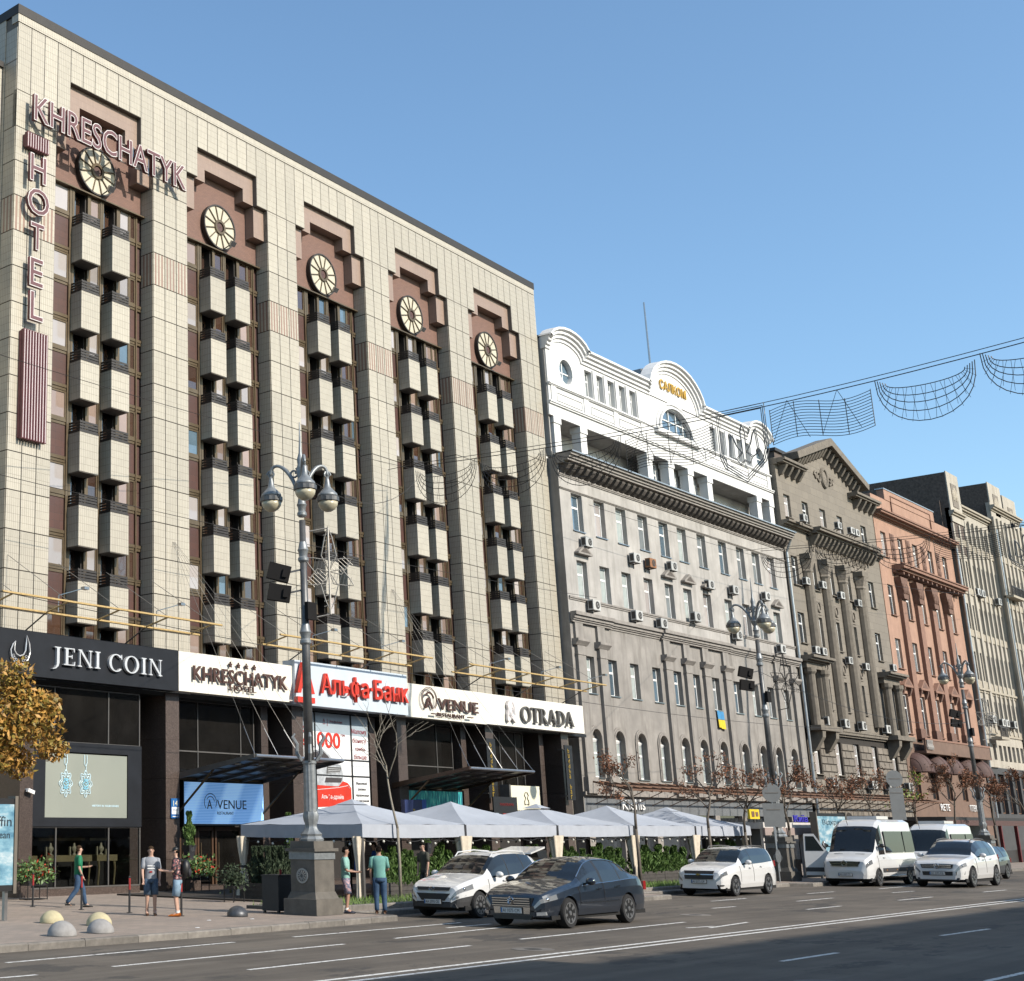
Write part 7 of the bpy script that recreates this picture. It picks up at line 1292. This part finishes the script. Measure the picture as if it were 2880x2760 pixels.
b=NB('cloth_floral'); c=b.ramp(b.noise(b.oc,16,3),[(.42,(.018,.016,.02)),(.52,(.06,.05,.06)),(.6,(.32,.09,.08)),(.7,(.5,.42,.4))]); b.fin(c,.85)
b=NB('cloth_print'); c=b.ramp(b.noise(b.oc,14,3),[(.40,(.08,.09,.14)),(.5,(.18,.17,.22)),(.6,(.40,.22,.22)),(.7,(.5,.5,.52))]); b.fin(c,.85)
def person(label,loc,face,top,bottom,shoe,hair='hair_dark',skin='skin',H=1.76,arms=((0,0),(0,0)),stride=0,shorts=False,shortm=None,headturn=0,cap=None,lean=0,group='people on the pavement',look=0):
    t=thing('person',label,'person',group,loc,face); k=H/1.75; t.scale=(k,k,k)
    V=[];E=[];Rd=[]
    def v(p,r,par=None):
        V.append(p); Rd.append(r if isinstance(r,tuple) else (r,r))
        if par is not None: E.append((par,len(V)-1))
        return len(V)-1
    pel=v((0,0,.95),(.13,.11)); sp=v((lean*.3,0,1.12),(.125,.10),pel); ch=v((lean*.7,0,1.32),(.145,.105),sp); nb=v((lean,0,1.45),(.085,.075),ch); nk=v((lean+.015,0,1.53),(.052,.052),nb); h0=v((lean+.035,0,1.585),(.066,.070),nk); h1=v((lean+.035,0,1.655),(.078,.092),h0); h2=v((lean+.02,0,1.71),(.062,.075),h1)
    legs=[]; 
    for s in (1,-1):
        st=stride*s; hip=v((0,.095*s,.90),(.085,.09),pel); kn=v((.05+st*.5,.10*s,.50+abs(st)*.0),(.056,.06),hip); an=v((st*1.0-(.10 if st<0 else 0),.105*s,.10+(.06 if st<0 else 0)),(.038,.042),kn); toe=v((st*1.0-(.10 if st<0 else 0)+.13,.115*s,.035+(.02 if st<0 else 0)),(.032,.036),an); legs.append((V[hip],V[kn],V[an],V[toe]))
    arm=[]
    for s,(up,fo) in zip((1,-1),arms):
        sh=v((lean,.185*s,1.415),(.058,.058),nb); a=R(up); el=(lean+.29*sin(a)+.0,.235*s,1.415-.29*cos(a)); e=v(el,(.042,.042),sh); b2_=a+R(fo); wr_=(el[0]+.25*sin(b2_),(.225-.10*(fo>40))*s,el[2]-.25*cos(b2_)); w=v(wr_,(.027,.03),e); d=Vector((sin(b2_),0,-cos(b2_))); n=Vector((cos(b2_),0,sin(b2_))); pm=Vector(wr_)+d*.075; p=v(tuple(pm),(.022,.036),w)
        for q in range(4): o=Vector((0,(q-1.5)*.019,0)); f1=v(tuple(pm+d*.045+o+n*.006),.0095,p); l=(.03,.038,.036,.026)[q]; v(tuple(pm+d*(.045+l*.8)+o+n*.03),.0085,f1)
        th=v(tuple(Vector(wr_)+d*.05+Vector((0,-.035*s,0))+n*.015),.011,w); v(tuple(Vector(wr_)+d*.085+Vector((0,-.045*s,0))+n*.035),.009,th); arm.append((V[sh],el,wr_))
    me=bpy.data.meshes.new('body'); me.from_pydata(V,E,[]); me.materials.append(M[skin]); bo=ob('body',me,t); m=bo.modifiers.new('skin','SKIN')
    for i,r in enumerate(Rd): me.skin_vertices[0].data[i].radius=r
    me.skin_vertices[0].data[0].use_root=True; m.use_smooth_shade=True; m.branch_smoothing=.6; m=bo.modifiers.new('sub','SUBSURF'); m.levels=1; m.render_levels=2
    # shirt with sleeves
    rng_=[(.93,.165,.125,0),(1.0,.165,.125,lean*.1),(1.12,.155,.115,lean*.3),(1.25,.172,.122,lean*.55),(1.36,.195,.122,lean*.8),(1.42,.205,.11,lean*.95),(1.462,.165,.09,lean),(1.485,.11,.078,lean),(1.495,.078,.07,lean+.01)]; n=18; b=MB(); vs=[(x+ry*cos(2*PI*q/n)*(1+.03*sin(q*3+z*30)),rx*sin(2*PI*q/n),z) for z,rx,ry,x in rng_ for q in range(n)]
    b.add(vs,[(j*n+q,j*n+(q+1)%n,(j+1)*n+(q+1)%n,(j+1)*n+q) for j in range(len(rng_)-1) for q in range(n)]); so=b.build('shirt',top,t,smooth=True)
    for (s0,el,wr_) in arm: a=Vector(s0); c=Vector(el); MB().tube([tuple(a+Vector((0,-.07 if a.y>0 else .07,.03))),tuple(a+Vector((0,0,.008))),tuple(a.lerp(c,.45)),tuple(a.lerp(c,.82))],[.045,.066,.062,.062],12).build('sleeve',top,so,smooth=True)
    # trousers
    b=MB(); rg=[(.82,.17,.115),(.88,.172,.125),(.95,.162,.12),(1.0,.155,.115)]; b.add([(ry*cos(2*PI*q/n),rx*sin(2*PI*q/n),z) for z,rx,ry in rg for q in range(n)],[(j*n+q,j*n+(q+1)%n,(j+1)*n+(q+1)%n,(j+1)*n+q) for j in range(len(rg)-1) for q in range(n)]+[list(range(n-1,-1,-1))]); to=b.build('shorts' if shorts else 'trousers',bottom,t,smooth=True)
    for (hp,kn,an,te) in legs:
        hp,kn,an=Vector(hp),Vector(kn),Vector(an); pts=[hp+Vector((0,0,.03)),hp.lerp(kn,.35),hp.lerp(kn,.75),kn]; rs=[.092,.092,.082,.075]
        if shorts: pts=[hp+Vector((0,0,.03)),hp.lerp(kn,.4),hp.lerp(kn,.95)]; rs=[.095,.098,.1]
        else: pts+=[kn.lerp(an,.35),kn.lerp(an,.8),kn.lerp(an,1.03)]; rs+=[.07,.062,.062]
        MB().tube([tuple(p) for p in pts],rs,14).build('leg_cloth',bottom,to,smooth=True)
        ax,ay,az=an; z0=max(.0,az-.10); sh=MB(); prof=[(-.07,.036,.075),(-.03,.042,.10),(.05,.046,.085),(.13,.05,.06),(.2,.042,.045),(.235,.02,.03)]; m_=8; vs=[]
        for dx,w,hh in prof:
            for q in range(m_): a=2*PI*q/m_; vs.append((ax+dx,ay+w*cos(a),z0+.0+hh*.5+hh*.5*sin(a)))
        sh.add(vs,[(j*m_+q,j*m_+(q+1)%m_,(j+1)*m_+(q+1)%m_,(j+1)*m_+q) for j in range(len(prof)-1) for q in range(m_)]+[list(range(m_)),[(len(prof)-1)*m_+q for q in range(m_-1,-1,-1)]]); sh.build('shoe',shoe,t,smooth=True)
        if shorts: MB().lathe([(.05,0),(.048,.06)],10,(ax,ay,z0+.09)).build('sock','sock' if shoe!='shoe_brown' else skin,t)
    # head details
    hd=ob('head_details',None,t,(lean+.03,0,1.655),rot=(0,R(look),R(headturn)))
    MB().ball((-.018,0,.034),.09,.084,.088,14,8,.12 if not cap else -.1,1).build('hair',cap or hair,hd,smooth=True)
    if cap: MB().prism([(.05,-.06),(.15,-.045),(.17,0),(.15,.045),(.05,.06)],.035,.045,'z').build('cap_peak',cap,hd); MB().ball((-.02,0,.0),.088,.08,.07,12,6,-.8,.1).build('hair',hair,hd,smooth=True)
    else: MB().ball((-.035,0,-.005),.075,.08,.075,12,6,-.7,.6).build('back_hair',hair,hd,smooth=True)
    MB().prism([(.075,.012),(.105,-.018),(.075,-.028)],-.012,.012,'y').build('nose',skin,hd)
    for s in (-1,1): MB().ball((.073,.03*s,.01),.009,.012,.007,8,4).build('eye','eye',hd); MB().box(.07,.079,.03*s-.017,.03*s+.017,.024,.03).build('eyebrow',hair,hd); MB().ball((.0,.078*s,-.005),.02,.01,.03,8,5).build('ear',skin,hd)
    MB().box(.066,.074,-.022,.022,-.048,-.041).build('mouth','lip',hd)
    return t
RV=math.atan2(-.698,.716)
p1=person('man in green polo shirt and jeans walking past the jeweller window',(-7.5,-7.25,.15),RV+.25,'cloth_green','denim','shoe_black','hair_brown',stride=.24,arms=((10,85),(-5,30)))
p2=person('man in grey printed T-shirt, blue shorts and sandals facing the viewer',(-8.72,-11.6,.15),math.atan2(-.75,-.62),'cloth_grey','denim_mid','shoe_brown','hair_brown',shorts=True,arms=((6,10),(14,12)),H=1.78)
B(.128,.134,-.045,.03,1.09,1.13,name='shirt_patch',mat='bollard_red',parent=p2); 
for k in range(2): B(.124-.006*k,.130-.002*k,-.1,.1,1.25-.07*k,1.275-.07*k,name='shirt_print',mat='poster_white',parent=p2)
p3=person('man in black cap and floral shirt with black backpack looking at his phone',(-8.55,-12.45,.15),RV+PI-.15,'cloth_floral','denim_light','shoe_orange',shorts=True,arms=((15,80),(12,85)),cap='shoe_black',headturn=0,look=18,lean=.03,H=1.76)
bp=thing('backpack','black backpack on the back of the man in black cap','backpack',None,(-8.55,-12.45,.15),RV+PI-.15); MB().ball((-.22,0,1.22),.13,.16,.25,12,8).build('pack','shoe_black',bp,smooth=True); MB().ball((-.32,0,1.13),.06,.12,.13,10,6).build('pocket','apron',bp,smooth=True)
for s in (-1,1): MB().tube([(-.14,.1*s,1.42),(-.02,.12*s,1.49),(.12,.11*s,1.40),(.13,.12*s,1.25),(.0,.16*s,1.08),(-.14,.12*s,1.05)],.018,5).build('strap','shoe_black',bp)
p4=person('man in mint T-shirt and printed shorts talking beside the lamp pedestal',(-4.2,-14.72,.15),RV-.2,'cloth_mint','cloth_print','shoe_navy',shorts=True,skin='skin_tan',arms=((12,70),(8,75)),look=8)
p5=person('man in teal T-shirt and jeans with his back to the viewer',(-3.75,-15.55,.15),math.atan2(.66,.75),'cloth_teal','denim','shoe_brown',skin='skin_tan',arms=((4,10),(10,70)),H=1.8)
p6=person('man in olive T-shirt looking down behind the white compact SUV',(2.1,-13.0,.22),RV+PI+.5,'cloth_olive','apron','shoe_black','hair_dark',skin='skin',arms=((4,5),(4,5)),look=22,lean=.04)
p7=person('waiter in blue T-shirt standing under the first tent',(3.4,-10.1,.2),RV+PI,'cloth_blue','apron','shoe_black','hair_brown',arms=((6,40),(6,40)),look=15)
t=thing('folded_parasol','folded bright blue parasol standing under the first tent','parasol',loc=(2.3,-10.2,.2)); MB().tube([(0,0,0),(0,0,2.0)],.02,6).build('pole','rail_grey',t); MB().lathe([(.05,.75),(.13,.85),(.11,1.2),(.06,1.6),(.02,1.85)],10,flute=.15).build('canopy','cloth_blue',t,smooth=True); MB().lathe([(.2,0),(.2,.06),(.05,.08)],12).build('base','black',t)
